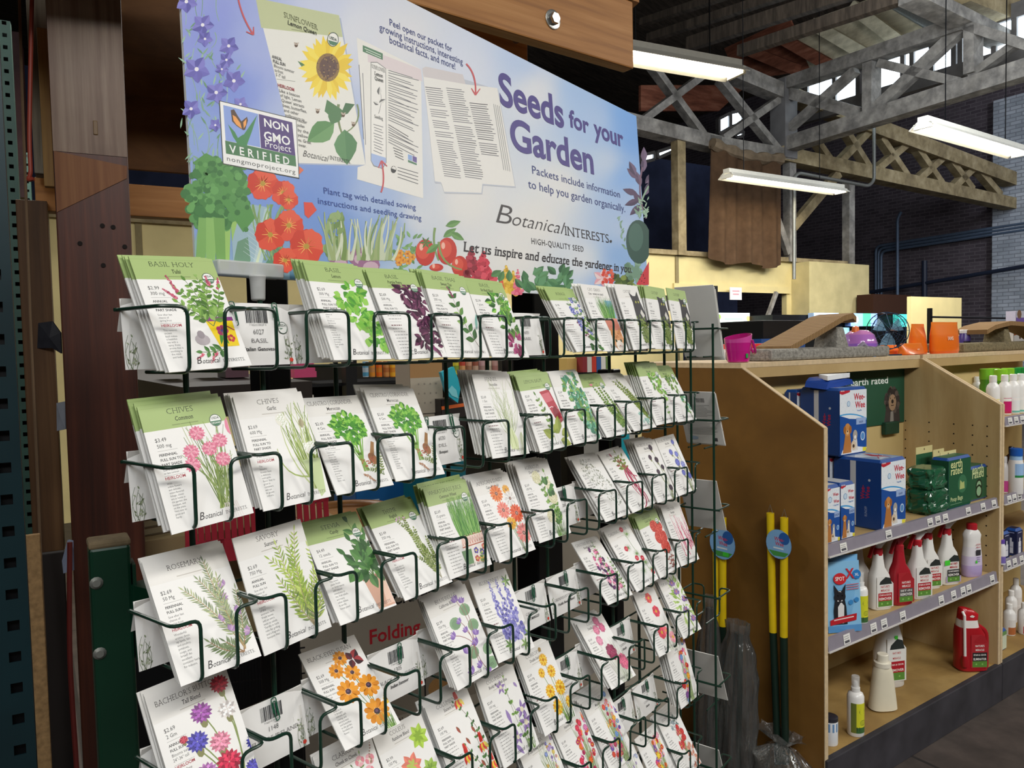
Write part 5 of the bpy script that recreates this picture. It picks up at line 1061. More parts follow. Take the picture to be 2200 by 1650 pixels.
# truss over the partition
def truss(name, lb, bars, pl, mat, th):
    t = thing(name, lb, 'truss')
    for nm, a, b, w_ in bars:
        g = G(); p, q = pl(*a), pl(*b); D = (p+q)/2-CAM; wm = w_*D.dot(FW)/FPX
        side = ND if pl is TN else SD; k = .55 if nm == 'diagonal' else 1.0
        d = (q-p).normalized(); e = d*(.12 if nm == 'chord' else 0)
        g.bar(p-e, q+e, th*k, wm, side=side); g.obj(nm, mat, t)
    return t
TN = lambda x, y: onN(x, y, NP)
truss('roof_truss', 'long pale lattice truss running right from the curtain to the brick wall', [('chord',(1684,202),(1854,268),26),('chord',(1854,268),(2168,385),30),('chord',(1680,334),(2168,438),26)]+[('diagonal',a,b,15) for a, b in (((1738,285),(1780,345)),((1698,335),(1740,292)),((1808,272),(1864,362)),((1792,358),(1866,280)),((1889,296),(1946,380)),((1874,370),(1943,312)),((1967,320),(2020,396)),((1967,388),(2021,340)),((2037,343),(2086,408)),((2044,404),(2087,362)),((2099,366),(2146,420)))], TN, TANW, .26)
truss('roof_truss', 'weathered cross braced truss above the brown curtain, behind the first tube light', [('chord',(1555,150),(1690,206),32),('chord',(1340,262),(1525,308),30),('chord',(1525,308),(1682,334),24)]+[('diagonal',a,b,15) for a, b in (((1380,258),(1508,163)),((1398,140),(1508,290)),((1545,172),(1668,322)),((1550,298),(1682,207)))], TN, GREYW, .26)
g = G(); zz = onN(1684, 300, NP); g.box(sB-.15, sB+.15, NP-.15, NP+.15, onN(1684,330,NP).z-.1, onN(1684,175,NP).z, F=BB); tag(g.obj('timber_post', flat('pale_plank_box','#6f6d6c',.8,0,.2,.2,3)), 'stub post at the joint of the two trusses', 'post')
TS = lambda x, y: onS(x, y, sB)
truss('roof_truss', 'grey timber truss in front of the bright roof windows', [('chord',(1684,184),(2066,54),28),('chord',(1690,312),(2260,132),34),('post',(1873,136),(1872,246),22),('post',(2091,60),(2091,160),22),('diagonal',(1690,198),(1868,250),24),('diagonal',(1872,244),(2070,58),24),('diagonal',(1690,282),(1840,150),16),('diagonal',(1890,136),(2066,178),18),('diagonal',(2085,165),(2190,90),16),('chord',(2066,52),(2270,118),20)], TS, GREYW, .24)
# heavy ridge beams crossing the upper right corner, toward the viewer
nr = sn(onS(2075, 58, sB))[1]
for (a, b, w_, m, lb) in (((1955,-10),(2260,140),26,GREYW,'dark ridge beam descending to the grey truss top'),((2060,-12),(2300,85),46,TANW,'broad pale ridge beam in the top right corner of the roof')):
    g = G(); p, q = onN(*a, nr), onN(*b, nr); g.bar(p, q, .3, w_*((p-CAM).dot(FW))/FPX, side=ND); tag(g.obj('ridge_beam', m), lb, 'beam')
# clerestory behind: bright panes between mullions
GLOW = flat('milky_roof_pane', '#dff1ff', .4, emit=9.0, noise=.02)
sW = sB+.9; TW = lambda x, y: onS(x, y, sW)
wn = bpy.data.objects.new('window_1', None); COL.objects.link(wn); wn['kind'] = 'structure'
FR = flat('window_frame_timber', '#6d6a68', .8, 0, .2, .2, 5)
tops = lambda x: 172-(x-1760)*.335; bots = lambda x: 236-(x-1760)*.300
xs = [1735,1795,1846,1880,1942,1962,2004,2052,2066,2100,2138,2182,2230]
for i, (x0, x1) in enumerate(zip(xs, xs[1:])):
    if i in (2,): continue
    g = G(); g.poly([TW(x0+2, bots(x0)), TW(x1-2, bots(x1)), TW(x1-2, tops(x1)), TW(x0+2, tops(x0))]); g.obj('pane', GLOW, wn)
for x in xs:
    g = G(); g.bar(TW(x, bots(x)+4), TW(x, tops(x)-4), .1, .07, side=SD); g.obj('mullion', FR, wn)
for f, dy in ((tops, -6), (bots, 8)):
    g = G(); g.bar(TW(1700, f(1700)+dy), TW(2260, f(2260)+dy), .12, .2, side=SD); g.obj('window_rail', FR, wn)
def pane_wall(name, pl, quads):
    e = bpy.data.objects.new(name, None); COL.objects.link(e); e['kind'] = 'structure'
    for Q in quads:
        g = G(); g.poly([pl(*p) for p in Q]); g.obj('pane', GLOW, e)
        g = G(); R_ = [pl(*p) for p in Q]; c = sum(R_, V())/len(R_)
        for a, b in zip(R_, R_[1:]+R_[:1]): g.bar(a, b, .08, .06)
        g.obj('window_frame', FR, e)
TF2 = lambda x, y: onN(x, y, NP+2.5)
pane_wall('window_2', TF2, [[(1543,256),(1566,244),(1566,275),(1543,288)],[(1568,243),(1594,238),(1594,264),(1568,273)],[(1578,290),(1595,282),(1594,293),(1580,296)]])
pane_wall('window_3', TF2, [[(1374,335),(1404,328),(1404,343),(1376,350)],[(1411,327),(1450,314),(1452,322),(1412,340)]])
# roof slope seen through the monitor: pale boards and rafters, reddish boards to the left
TR = lambda x, y: onS(x, y, sB+2.2)
PALEB = wood('pale_roof_boards', '#b0a68c', '#cfc4a6', '#e4dabd', (1.5,1.5,9), .8, .2, 1.0, blotch=.5, blotchcol='#6a6050')
REDB = wood('reddish_roof_boards', '#5c3426', '#86503c', '#a87058', (1.5,1.5,9), .8, .2, 1.0)
def quad(name, pts, mat, lb, cat, off=.06):
    g = G(); n_ = (pts[1]-pts[0]).cross(pts[2]-pts[0]).normalized(); g.hexa(pts, [p+n_*off for p in pts]); return tag(g.obj(name, mat), lb, cat)
q = quad('roof_slope', [TR(1745,150),TR(2070,40),TR(2040,-60),TR(1700,60)], PALEB, None, None); q['kind'] = 'structure'; q.name = 'trim_6'
q = quad('roof_slope', [TR(1590,175),TR(1745,150),TR(1700,40),TR(1560,105)], REDB, None, None); q['kind'] = 'structure'; q.name = 'trim_7'
q = quad('roof_slope', [TF2(1372,240),TF2(1540,240),TF2(1600,185),TF2(1372,185)], REDB, None, None); q['kind'] = 'structure'; q.name = 'trim_8'
TR2 = lambda x, y: onS(x, y, sB+2.0)
for k, (a, b, m, lb) in enumerate((((1748,52),(1862,118),PALEB,'pale rafter nearest the reddish roof boards'),((1832,14),(1936,92),PALEB,'middle pale rafter under the lit roof boards'),((1935,-8),(2022,58),PALEB,'rightmost pale rafter under the lit roof boards'),((1608,108),(1712,150),REDB,'lower reddish rafter left of the pale roof boards'),((1672,78),(1782,140),REDB,'upper reddish rafter left of the pale roof boards'))):
    g = G(); p, q = TR2(*a), TR2(*b); g.bar(p, q, .16, .2, side=SD); tag(g.obj('rafter', m), lb, 'rafter', 'rafters of the lit roof')
g = G(); TR3 = lambda x, y: onS(x, y, sB+1.5); g.tube([TR3(1886,-12), TR3(2016,64)], .08, n=10); tag(g.obj('metal_pipe', GREY), 'metal pipe slanting under the pale roof boards', 'pipe')
# dark purlins at the upper left of the hall
for a, b, w_, lb in (((1480,95),(1960,-60),26,'lowest dark purlin above the first tube light'),((1395,82),(1800,-50),16,'middle dark purlin above the first tube light'),((1380,48),(1650,-40),14,'upper dark purlin at the top of the roof'),((1590,110),(1935,-5),22,'dark purlin bordering the reddish roof boards')):
    g = G(); p, q = onS(*a, sB-1.2), onS(*b, sB-1.2); g.bar(p, q, .14, w_*((p-CAM).dot(FW))/FPX, side=SD); tag(g.obj('purlin', DARKW), lb, 'purlin', 'dark purlins')
# curtain of brown sacking
NPC = NP-.22; g = G(); nx, nz = 48, 14
tl, tr_, bl_, br_ = onN(1530,312,NPC), onN(1676,344,NPC), onN(1524,548,NPC), onN(1678,566,NPC)
Pg = []
for j in range(nz+1):
    for i in range(nx+1):
        a, b = i/nx, j/nz; p = (tl*(1-a)+tr_*a)*(1-b)+(bl_*(1-a)+br_*a)*b
        p = p + ND*(.05*math.sin(a*34)*(.3+.7*b)+.03*math.sin(a*17+1)) - V((0,0,1))*(.10*math.sin(a*3.14)*b + (.05*math.sin(a*9))*b); Pg.append(p)
g.mesh(Pg, [(j*(nx+1)+i, j*(nx+1)+i+1, (j+1)*(nx+1)+i+1, (j+1)*(nx+1)+i) for j in range(nz) for i in range(nx)], (100,80,60), True)
tag(g.obj('curtain', flat('brown_sacking', '#54402f', .95, 0, .1, .16, 8), sharp=180), 'brown sacking curtain hanging between timber posts above the partition', 'curtain')
g = G(); Pt = [onN(1530+i*7, 308+i*1.7+9*math.sin(i*.16), NP-.2) for i in range(22)]; g.tube(Pt, [.085+.018*math.sin(i*1.3) for i in range(22)], n=8); tag(g.obj('rolled_cloth', flat('grimy_cloth','#7c6c58',.95,0,.1,.2,10)), 'rolled cloth draped along the truss chord above the curtain', 'cloth')
# hanging tube lights
TUBE = flat('lit_tube', '#fff6df', .4, emit=14.0, noise=0); SHADE = flat('white_lamp_shade', '#e8e4d6', .4, 0, .4, .04)
def lamp(p, q, lb, wires):
    p, q = V(p), V(q); q.z = p.z; d = (q-p).normalized(); sd = V((d.y,-d.x,0)); L = (q-p).length
    t = thing('tube_light', lb, 'light', p); F = lambda a, b, c: tuple(d*a+sd*b+V((0,0,c)))
    g = G(); g.rings([[F(a,-.15,-.02),F(a,-.06,.05),F(a,.06,.05),F(a,.15,-.02),F(a,.15,-.028),F(a,.05,.035),F(a,-.05,.035),F(a,-.15,-.028)] for a in (0, L)], (200,200,200), False); g.obj('reflector', SHADE, t)
    g = G(); g.box(0, L, -.055, .055, .05, .10, F=F); g.obj('lamp_housing', SHADE, t)
    for b in (-.06,.06): g = G(); g.tube([F(.03,b,0), F(L-.03,b,0)], .019, n=10); g.obj('tube', TUBE, t)
    for a in (.015, L-.015): g = G(); g.box(a-.015, a+.015, -.1, .1, -.03, .03, F=F); g.obj('end_cap', SHADE, t)
    for a in wires: g = G(); g.tube([F(a,0,.1), F(a,0,RZ-p.z)], .006, n=5); g.obj('hanging_wire', BLK, t)
    return t
ZL = 3.9
a1, b1 = atZ(1365,120,ZL), atZ(1585,158,ZL); dl = (b1-a1).normalized(); lamp(b1-dl*1.3, b1, 'bright tube light beside the end of the brown beam', (.25,1.0))
lamp(atZ(1560,378,ZL), atZ(1808,412,ZL), 'smallest, farthest tube light before the brown curtain', (.35,2.0))
a1, b1 = atZ(1982,270,ZL), atZ(2240,345,ZL); dl = (b1-a1).normalized(); lamp(a1, a1+dl*2.44, 'tube light at the right edge of the photo', (.5,2.0))
# conduits and pipes
CND = flat('blue_grey_conduit', '#5f6f84', .5, .3, .4, .1, 10)
WS = lambda x, y: onS(x, y, SBW-.1)
g = G()
for dz in (0,.07,.14): g.tube(fillet([WS(1893,640)+V((0,0,0))+ND*dz, WS(1893,540)+V((0,0,dz))+ND*dz, WS(2215,492)+V((0,0,dz))], .15), .035, n=8)
tag(g.obj('conduit', CND), 'bundle of blue grey conduits turning along the brick wall', 'conduit')
g = G(); W5 = lambda x, y: onS(x, y, SBW-.45); g.tube([W5(1870,628), W5(2215,570)], .045, n=8); g.tube([W5(1986,560), W5(1986,700)], .06, n=8); tag(g.obj('conduit', flat('dark_blue_pipe','#232a3c',.5)), 'dark pipe along the lower brick wall with a drop', 'conduit')
g = G(); W6 = lambda x, y: onS(x, y, SBW-.7); g.tube(fillet([W6(1928,640), W6(1928,470), W6(1936,455)], .1), .035, n=8); tag(g.obj('conduit', CND), 'thin upright conduit between the conduit bundle and the dark pipe', 'conduit')
g = G(); g.tube(fillet([onN(1706,600,NP-.5), onN(1706,380,NP-.5), onN(1716,372,NP-.5), onN(1866,400,NP-.5), onN(1878,388,NP-.5), onN(1878,262,NP-.5)], .12), .028, n=8); tag(g.obj('conduit', GREY), 'bent metal conduit rising past the far tube light', 'conduit')
# dark board panel, darker wall patches behind the partition opening
g = G(); DK = NP+3.5
g.box(s0, s1+1.0, DK, DK+.1, 0, zt+2.5, F=BB); struct('wall_inner', g, flat('blue_black_wall', '#343a52', .9, 0, .15, .2, 3))
pz = lambda x, y: onN(x, y, NP-.1)
def board(nm, lb, cat, x0, y0, x1, y1, n_, mat, th=.06):
    g = G(); a, b = onN(x0, y1, n_), onN(x1, y0, n_); sa_, sb_ = sn(a)[0], sn(b)[0]; g.box(sa_, sb_, n_, n_+th, a.z, b.z, F=BB); return tag(g.obj(nm, mat), lb, cat)
board('wall_panel', 'yellow board panel right of the brown speaker grille', 'panel', 1957, 640, 2066, 760, 6.2, PLAST)
board('wall_panel', 'narrow yellow board between the pillar and the brown grille', 'panel', 1829, 632, 1876, 690, NP-.3, PLAST)
board('grille_box', 'dark brown woven grille box behind the shelf tops', 'grille', 1876, 634, 1957, 676, NP-.7, flat('brown_grille', '#3a2318', .9, 0, .2, .3, 160, bump=.4), .3)
# ---------------------------------------------------------------- timber frame behind the sign and at the left
POSTW = wood('dark_stained_post', '#2a130b', '#451f12', '#5c2e1c', (42,42,1.3), .42, .5, 1.6, blotch=.35, blotchcol='#1c0d08', bump=.35)
ORW = wood('orange_fir', '#7a4c22', '#a06c36', '#b98650', (34,34,1.6), .55, .35, 1.5, bump=.15)
BRW = wood('brown_plywood', '#3f2814', '#5a3b1e', '#704d2a', (3,3,9), .7, .25, 3.0, blotch=.4, blotchcol='#2c1a0c')
GRW = wood('grey_weathered_wood', '#4c463d', '#7a7264', '#9a917f', (30,30,1.5), .85, .2, 1.5, blotch=.4)
pa = atD(124, 545, 1.5); dv = ray(204, 545); dv.z = 0; dv.normalize(); wv = V((dv.y, -dv.x, 0)); wl = (hit(284, 545, pa, dv)-pa).dot(wv)
post = thing('timber_post', 'thick dark brown timber post at the left of the seed rack', 'post', (pa.x,pa.y,0), math.atan2(wv.y, wv.x))
g = G(); g.box(0, wl, 0, .14, 0, 3.4); g.obj('shaft', POSTW, post, bevel=.003)
# lighter scarf patch and worn grey upper face lie on the shaft as thin skins
g = G(); zz = lambda y: atD(200, y, 1.5).z
za, zb, zc = zz(325), zz(455), zz(345)
g.hexa([(.002,-.0015,zb),(wl-.004,-.0015,zz(372)),(wl-.002,-.0015,zc),(.002,-.0015,za)], [(.002,.001,zb),(wl-.004,.001,zz(372)),(wl-.002,.001,zc),(.002,.001,za)]); g.obj('bare_patch', wood('bare_post_wood','#54311d','#6c4429','#7e5636',(42,42,1.3),.6), post)
g = G(); g.box(.001, wl-.001, -.0012, .001, za, 3.38); g.obj('worn_face', wood('worn_grey_brown', '#4c382c', '#6e5748', '#8c7968', (36,36,1.2), .45, .4, 1.5, blotch=.3), post)
for x, y in ((220,485),(268,530),(172,523),(222,570),(243,488)):
    P = hit(x, y, pa, dv); a = (P-pa).dot(wv); g = G(); g.lathe([(.0045,-.0016),(.0045,.001)], (14,8,6), 10, (0,0,0)); g.v = [(a+v[0], -.001+v[2]*.5, P.z+v[1]) for v in g.v]; g.obj('nail_hole', flat('nail_hole_dark','#120a07',.9), post)
P = hit(205, 275, pa, dv); g = G(); g.box((P-pa).dot(wv)-.004, (P-pa).dot(wv)+.004, -.003, 0, P.z-.014, P.z+.014); g.obj('glue_blob', flat('amber_resin','#6a5234',.4), post, bevel=.003)
# rail behind the post, plywood above
def fbox(name, lb, cat, x0, y0, x1, y1, D, th, mat, bev=.002, ext=0):
    """board facing the camera side: pixel box at depth D, along the post's own direction"""
    a = atD(x0, y1, D); P0 = a; b = hit(x1, (y0+y1)/2, P0, dv); c = hit(x0, y0, P0, dv); L = (b-P0).dot(wv)
    o = thing(name, lb, cat, (P0.x,P0.y,P0.z), math.atan2(wv.y, wv.x)) if 0 else None
    g = G(); M = Matrix((wv, dv, V((0,0,1)))).transposed().to_4x4(); M.translation = P0
    g.box(0, L+ext, 0, th, 0, c.z-P0.z); ob = g.obj(name, mat, bevel=bev); ob.matrix_world = M; return tag(ob, lb, cat)
rl = wood('orange_rail', '#7a4c22', '#9a6630', '#b07c46', (1.6,34,34), .55, .35, 1.5)
fbox('timber_rail', 'orange brown timber rail running behind the post and the sign', 'rail', 77, 380, 410, 452, 1.72, .04, rl, ext=.25)
fbox('plywood_sheet', 'dark brown plywood sheet above the rail, left of the sign', 'plywood', 262, -420, 420, 362, 1.85, .012, BRW, ext=.12)
fbox('timber_stud', 'grey weathered stud along the left side of the post', 'stud', 72, 430, 120, 1190, 1.72, .05, wood('amber_stud','#33200f','#4a3119','#5c4126',(34,34,1.5),.6))
fbox('timber_stud', 'grey upper stud beside the red cable', 'stud', 74, -400, 108, 372, 1.66, .05, GRW)
fbox('wood_wedge', 'thin pale wedge nailed along the left edge of the post', 'wedge', 95, 60, 110, 400, 1.64, .02, wood('pale_wedge','#7a5a34','#94723f','#a88850',(34,34,1.5)))
# beam above the sign with its bolt
bf = V((FW.x,FW.y,0)).normalized(); br = V((bf.y,-bf.x,0)); BD = bf*math.cos(R(52.2))+br*math.sin(R(52.2)); BN = V((-BD.y, BD.x, 0))
e0 = atD(1362, 148, 2.1)
def beamobj(name, lb, off, h, th, drop=0, mat=None, cat='beam', endx=0):
    M = Matrix((BD, BN, V((0,0,1)))).transposed().to_4x4(); M.translation = e0+BN*off+V((0,0,drop))+BD*endx
    g = G(); g.box(-1.6, 0, 0, th, 0, h); ob = g.obj(name, mat, bevel=.004); ob.matrix_world = M; return tag(ob, lb, cat)
fir = wood('beam_fir', '#80532b', '#a06d3a', '#b68450', (1.4,36,36), .5, .35, 1.6, bump=.12)
beamobj('timber_beam', 'sawn fir beam with a bolt above the sign', 0, .18, .04, mat=fir)
beamobj('timber_beam', 'darker fir beam behind the bolted beam over the sign', .15, .12, .04, .004, fir, endx=-.25)
M0 = e0+V((0,0,.181)); g = G()
g.hexa([M0-BD*1.6+BN*-.004, M0+BD*.02+BN*-.004, M0+BD*.09+BN*.20, M0-BD*1.6+BN*.20], [p+V((0,0,.012)) for p in (M0-BD*1.6+BN*-.004, M0+BD*.02+BN*-.004, M0+BD*.09+BN*.20, M0-BD*1.6+BN*.20)]); tag(g.obj('beam_plank', ORW), 'thin plank lying on top of the bolted fir beam', 'plank')
g = G(); g.box(-.0, .14, 0, 0, 0, 0) if 0 else None
bt = thing('hex_bolt', 'shiny hex bolt and washer in the fir beam above the sign', 'bolt')
bc = hit(1187, 42, e0, BN)
def disc3(c, ax, r, h, col, n, m, nm): g = G(); ex = ax.cross(V((0,0,1))).normalized(); ey = ex.cross(ax); g.rings([[c+ax*t+(ex*math.cos(6.2832*j/n)+ey*math.sin(6.2832*j/n))*rr for j in range(n)] for t, rr in ((0,r),(h*.8,r),(h,r*.9))], col); return g.obj(nm, m, bt)
CHR = flat('galvanised_steel', '#b9bab6', .25, .9, .5, .1, 30)
disc3(bc, -BN, .024, .003, (200,200,200), 24, CHR, 'washer'); disc3(bc-BN*.003, -BN, .015, .012, (200,200,200), 6, CHR, 'bolt_head')
g = G(); g.tube([bc+BN*.04, bc+BN*.3], .012, n=12); g.obj('shank', CHR, bt)
# pallet rack uprights with square punched holes, left edge
def upright(name, lb, x0, x1, yref, D, cat, hp, hs, hx, ytop, dph, mat, zoff=0):
    a = atD(x0, yref, D); b = hit(x1, yref, a, dv); wd = (b-a).dot(wv)
    t = thing(name, lb, cat, (a.x,a.y,0), math.atan2(wv.y, wv.x)); zt_ = hit((x0+x1)/2, ytop, a, dv).z if ytop > -50 else 3.4
    # front face as strips around the holes
    g = G(); h0 = wd*hx-hs/2; h1 = h0+hs; th = .0025
    g.box(0, h0, 0, th, 0, zt_); g.box(h1, wd, 0, th, 0, zt_); z = zoff
    while z < zt_: g.box(h0, h1, 0, th, z, min(zt_, z+hp-hs)); z += hp
    g.obj('front_face', mat, t)
    g = G(); g.box(0, wd, dph, dph+th, 0, zt_); g.obj('dark_hole_backing', BLK, t)  # black plate added to stand for the shade inside the punched holes
    for s_ in (0, wd-th): g = G(); g.box(s_, s_+th, th, dph, 0, zt_); g.obj('flange', mat, t)
    return t
TEALP = flat('teal_rack_paint', '#0e2a30', .4, .1, .5, .14, 8); DGP = flat('green_rack_paint', '#2c4a40', .5, .1, .4, .14, 10)
upright('rack_upright', 'dark teal punched steel upright at the left edge of the photo', -62, 56, 1200, 1.2, 'upright', .0508, .0165, .70, -200, .014, TEALP, .012)
upright('rack_upright', 'farther green punched steel upright ending below the roof', 50, 76, 1100, 3.4, 'upright', .0508, .017, .5, 52, .05, DGP)
upright('rack_upright', 'thinnest punched upright behind the red cable', 78, 92, 900, 4.6, 'upright', .0508, .014, .5, 330, .05, DGP)
fbox('rack_beam', 'pale steel shelf beam low behind the left uprights', 'beam', 92, 1000, 110, 1200, 2.4, .03, GRW)
# chipboard edge and strap, cable, tube, tape
fbox('chipboard_sheet', 'raw chipboard sheet edge leaning beside the teal upright', 'chipboard', 62, 1150, 100, 1700, 1.45, .012, flat('chipboard', '#a4845c', .85, 0, .2, .28, 90))
fbox('dark_board', 'dark board between the chipboard and the post', 'panel', 100, 1190, 150, 1700, 1.62, .02, flat('black_board','#1a1310',.8))  # near-black colour over the whole board
def cable(name, lb, cat, pts, D, r, mat, n=8):
    g = G(); P = [atD(x, y, D) for x, y in pts]; g.tube(fillet(P, .05, 4), r, n=n); return tag(g.obj(name, mat), lb, cat)
cable('power_cable', 'orange red cable hanging down the upper left, with a curled end', 'cable', [(70,-60),(66,120),(63,300),(66,372),(60,388),(72,384)], 1.5, .004, flat('red_cable', '#8a3424', .5))
cable('flexible_hose', 'dark red flat hose running down the left of the post', 'hose', [(150,1165),(149,1300),(150,1420),(156,1520),(168,1700)], 1.38, .0045, flat('dark_red_hose', '#5c1f1a', .4))
cable('fibre_string', 'frayed brown string hanging beside the chipboard', 'string', [(40,-60),(48,200),(56,420),(66,700),(80,1000),(88,1200),(98,1400),(108,1700)], 1.55, .003, flat('string', '#6a5540', .95), 5)
def patch(name, lb, cat, pts, D, mat):
    P = [atD(x, y, D) for x, y in pts]; g = G(); n_ = (P[1]-P[0]).cross(P[2]-P[0]).normalized(); n_ = n_ if n_.dot(CAM-P[0]) > 0 else -n_
    c = sum(P, V())/len(P)+n_*.003
    for a, b in zip(P, P[1:]+P[:1]): g.poly([a, b, c], (90,90,90), False)
    g.poly([p-n_*.004 for p in P], (90,90,90)); return tag(g.obj(name, mat), lb, cat)
DT = flat('duct_tape', '#7f838c', .4, .1, .5, .12, 30)
patch('tape_strip', 'upper grey tape folded on the left edge of the post', 'tape', [(121,866),(140,862),(141,922),(122,926)], 1.55, DT)
patch('tape_strip', 'lower grey tape wrapped round the dark red hose', 'tape', [(145,1160),(155,1162),(157,1226),(136,1232),(133,1205)], 1.40, flat('blue_tape', '#8790a6', .5))
patch('plastic_bag', 'black plastic bag scrap tied behind the post', 'bag', [(82,694),(112,690),(130,715),(132,760),(112,748),(80,748)], 1.71, flat('black_bag', '#24252b', .3, 0, .5, .2, 60))
# things far behind at the left
fbox('steel_shelf', 'bright far shelf bay seen between the left uprights', 'shelf', 60, 480, 96, 1000, 5.5, .3, flat('far_shelf','#857f70',.8,0,.2,.5,6))
fbox('pallet_stack', 'pink wrapped goods far away at the left edge', 'goods', -20, 60, 50, 420, 6.0, .4, flat('wrapped_goods','#4a2c2c',.6,0,.3,.6,3))
# ---------------------------------------------------------------- plywood shelf units at the right
PLY = wood('birch_ply_face', '#a88c5c', '#b99d6c', '#c8ae7e', (1.5,9,1.5), .6, .3, 1.2, bump=.05)
PLYE = flat('ply_edge', '#cdb692', .7, 0, .25, .1, 60)
BROWN = wood('brown_stained_ply', '#6c4a1e', '#7e5825', '#8e662f', (2,2,2), .6, .3, 1.0, blotch=.3, blotchcol='#553212', bump=.06)
KICK = flat('black_rubber_base', '#37353a', .6, 0, .35, .3, 8, bump=.3)
RAIL = flat('grey_price_rail', '#8d8792', .35, 0, .5, .06, 20); RAILL = flat('clear_rail_lip', '#d8d4cf', .3, 0, .5, .05)
PROF = [(0,.0),(0,1.306),(.335,1.505),(.86,1.505),(.86,0)]
SHF = ink('printed_pack', .4, .45, noise=.03); PLA = ink('plastic_bottle', .3, .5, noise=.02); BAGM = ink('glossy_bag', .28, .5, noise=.05, coat=.2)
def gl(a, b, c): return tuple(GL(a, b, c))
def panel(g, s0, s1, m=0):
    b = [GL(s0, n_, z) for n_, z in PROF]; t = [GL(s1, n_, z) for n_, z in PROF]; g.hexa(b, t)
def local(g, T):
    M = T.matrix_world if 0 else (Matrix.Translation(T.location) @ Matrix.Rotation(T.rotation_euler.z, 4, 'Z')); return g.xform(M.inverted())
def unit(S0, W, lb, rails, baseh=.162, ends=(1,1), brown=False):
    t = thing('shelf_unit', lb, 'shelf', GL(S0,0,0), GANG)
    def P(g, nm, m, bev=.0): return local(g, t).obj(nm, m, t, bevel=bev)
    for k, on in enumerate(ends):
        if not on: continue
        s0 = S0-.018 if k == 0 else S0+W; g = G(); panel(g, s0, s0+.018); o = P(g, 'side_panel', BROWN if (brown and k == 0) else PLY)
        pts = [GL(s0+.009, n_-(.001 if i < 2 else 0), z) for i, (n_, z) in enumerate(PROF[:4])]
        g = G()
        for a, b in zip(pts, pts[1:]): g.bar(a, b, .0185, .003, side=GD)
        local(g, t); e = g.obj('edge_strip', PLYE, o)
        if k == 1:
            g = G()
            for nn in (.05,.11,.19,.30,.41):
                for i in range(16):
                    z = .55+i*.044
                    if z < 1.28: g.lathe([(.0035,-.001),(.0035,.0004)], (20,14,10), 8, (0,0,0)); vs = g.v[-16:]; q = GL(s0, nn, z); g.v[-16:] = [tuple(q-GD*v[2]+GN*v[0]+V((0,0,v[1]))) for v in vs]
            local(g, t); g.obj('peg_holes', flat('peg_hole_dark', '#1c1510', .9), o)
    g = G(); g.box(S0, S0+W, .42, .438, 0, 1.5, F=gl); P(g, 'back_panel', wood('birch_back', '#bfa66e', '#ccb47c', '#d8c28c', (1,6,1), .6, .3, 1.0, bump=.03))
    g = G(); g.box(S0-.01, S0+W+.005, .345, .9, 1.503, 1.523, F=gl); P(g, 'top_board', PLYE, .002)
    g = G(); g.box(S0, S0+W, .345, .36, 1.465, 1.503, F=gl); P(g, 'top_fascia', PLY)
    g = G(); g.box(S0, S0+W, .012, .42, baseh-.022, baseh, F=gl); P(g, 'base_shelf', wood('worn_base_shelf', '#8a6c40', '#a4854f', '#b89a62', (2,4,2), .65, .25, 1.5, blotch=.5, blotchcol='#6a5230'))
    g = G(); g.box(S0-.018, S0+W+.018, -.012, .012, 0, baseh+.002, F=gl); P(g, 'kick_board', KICK, .003)
    for zb, zt_, tags in rails:
        g = G(); g.box(S0, S0+W-.02, .012, .42, zt_-.03, zt_-.012, F=gl); sh = P(g, 'shelf', PLY)
        g = G(); g.hexa([GL(S0,-.006,zb),GL(S0+W-.02,-.006,zb),GL(S0+W-.02,.012,zb),GL(S0,.012,zb)], [GL(S0,-.0,zt_),GL(S0+W-.02,-.0,zt_),GL(S0+W-.02,.012,zt_),GL(S0,.012,zt_)]); local(g, t); rl_ = g.obj('price_rail', RAIL, sh)
        g = G(); g.box(S0, S0+W-.02, -.010, .010, zb-.005, zb, F=gl); local(g, t); g.obj('rail_lip', RAILL, sh)
        for u in tags:
            g = G(); s_ = S0+u; q = lambda x, y, l=0: GL(s_+x, -.0075+.006*(y/(zt_-zb))*1.0-l, zb+y)
            h = (zt_-zb)*.86; g.poly([q(0,.003),q(.04,.003),q(.04,h),q(0,h)], '#e9e7e2'); A = Art(g, q, 2e-5, 5e-5)
            for i in range(3): A.line([(.004,h*.78-i*h*.2),(.032,h*.78-i*h*.2)], .0022, '#9a9894')
            A.rect(.006,.006,.034,.014,'#55545a'); local(g, t); g.obj('price_tag', CARD, sh)
    return t
U1 = unit(0, 1.277, 'plywood shelf unit with brown side panel holding pet pads and cleaning bottles', [(.868,.905,(.07,.36,.66,.72,.78,.97,1.10,1.20)),(.539,.581,(.09,.26,.33,.46,.75,.85,.93,.98,1.19))], brown=True)
U2 = unit(1.318, 1.25, 'second plywood shelf unit holding shampoo bottles at the right edge', [(1.213,1.25,(.03,.09,.15,.21,.27,.33)),(.868,.905,(.03,.08,.13,.2,.27,.33)),(.575,.615,(.03,.09,.16,.22,.3))], ends=(1,0))
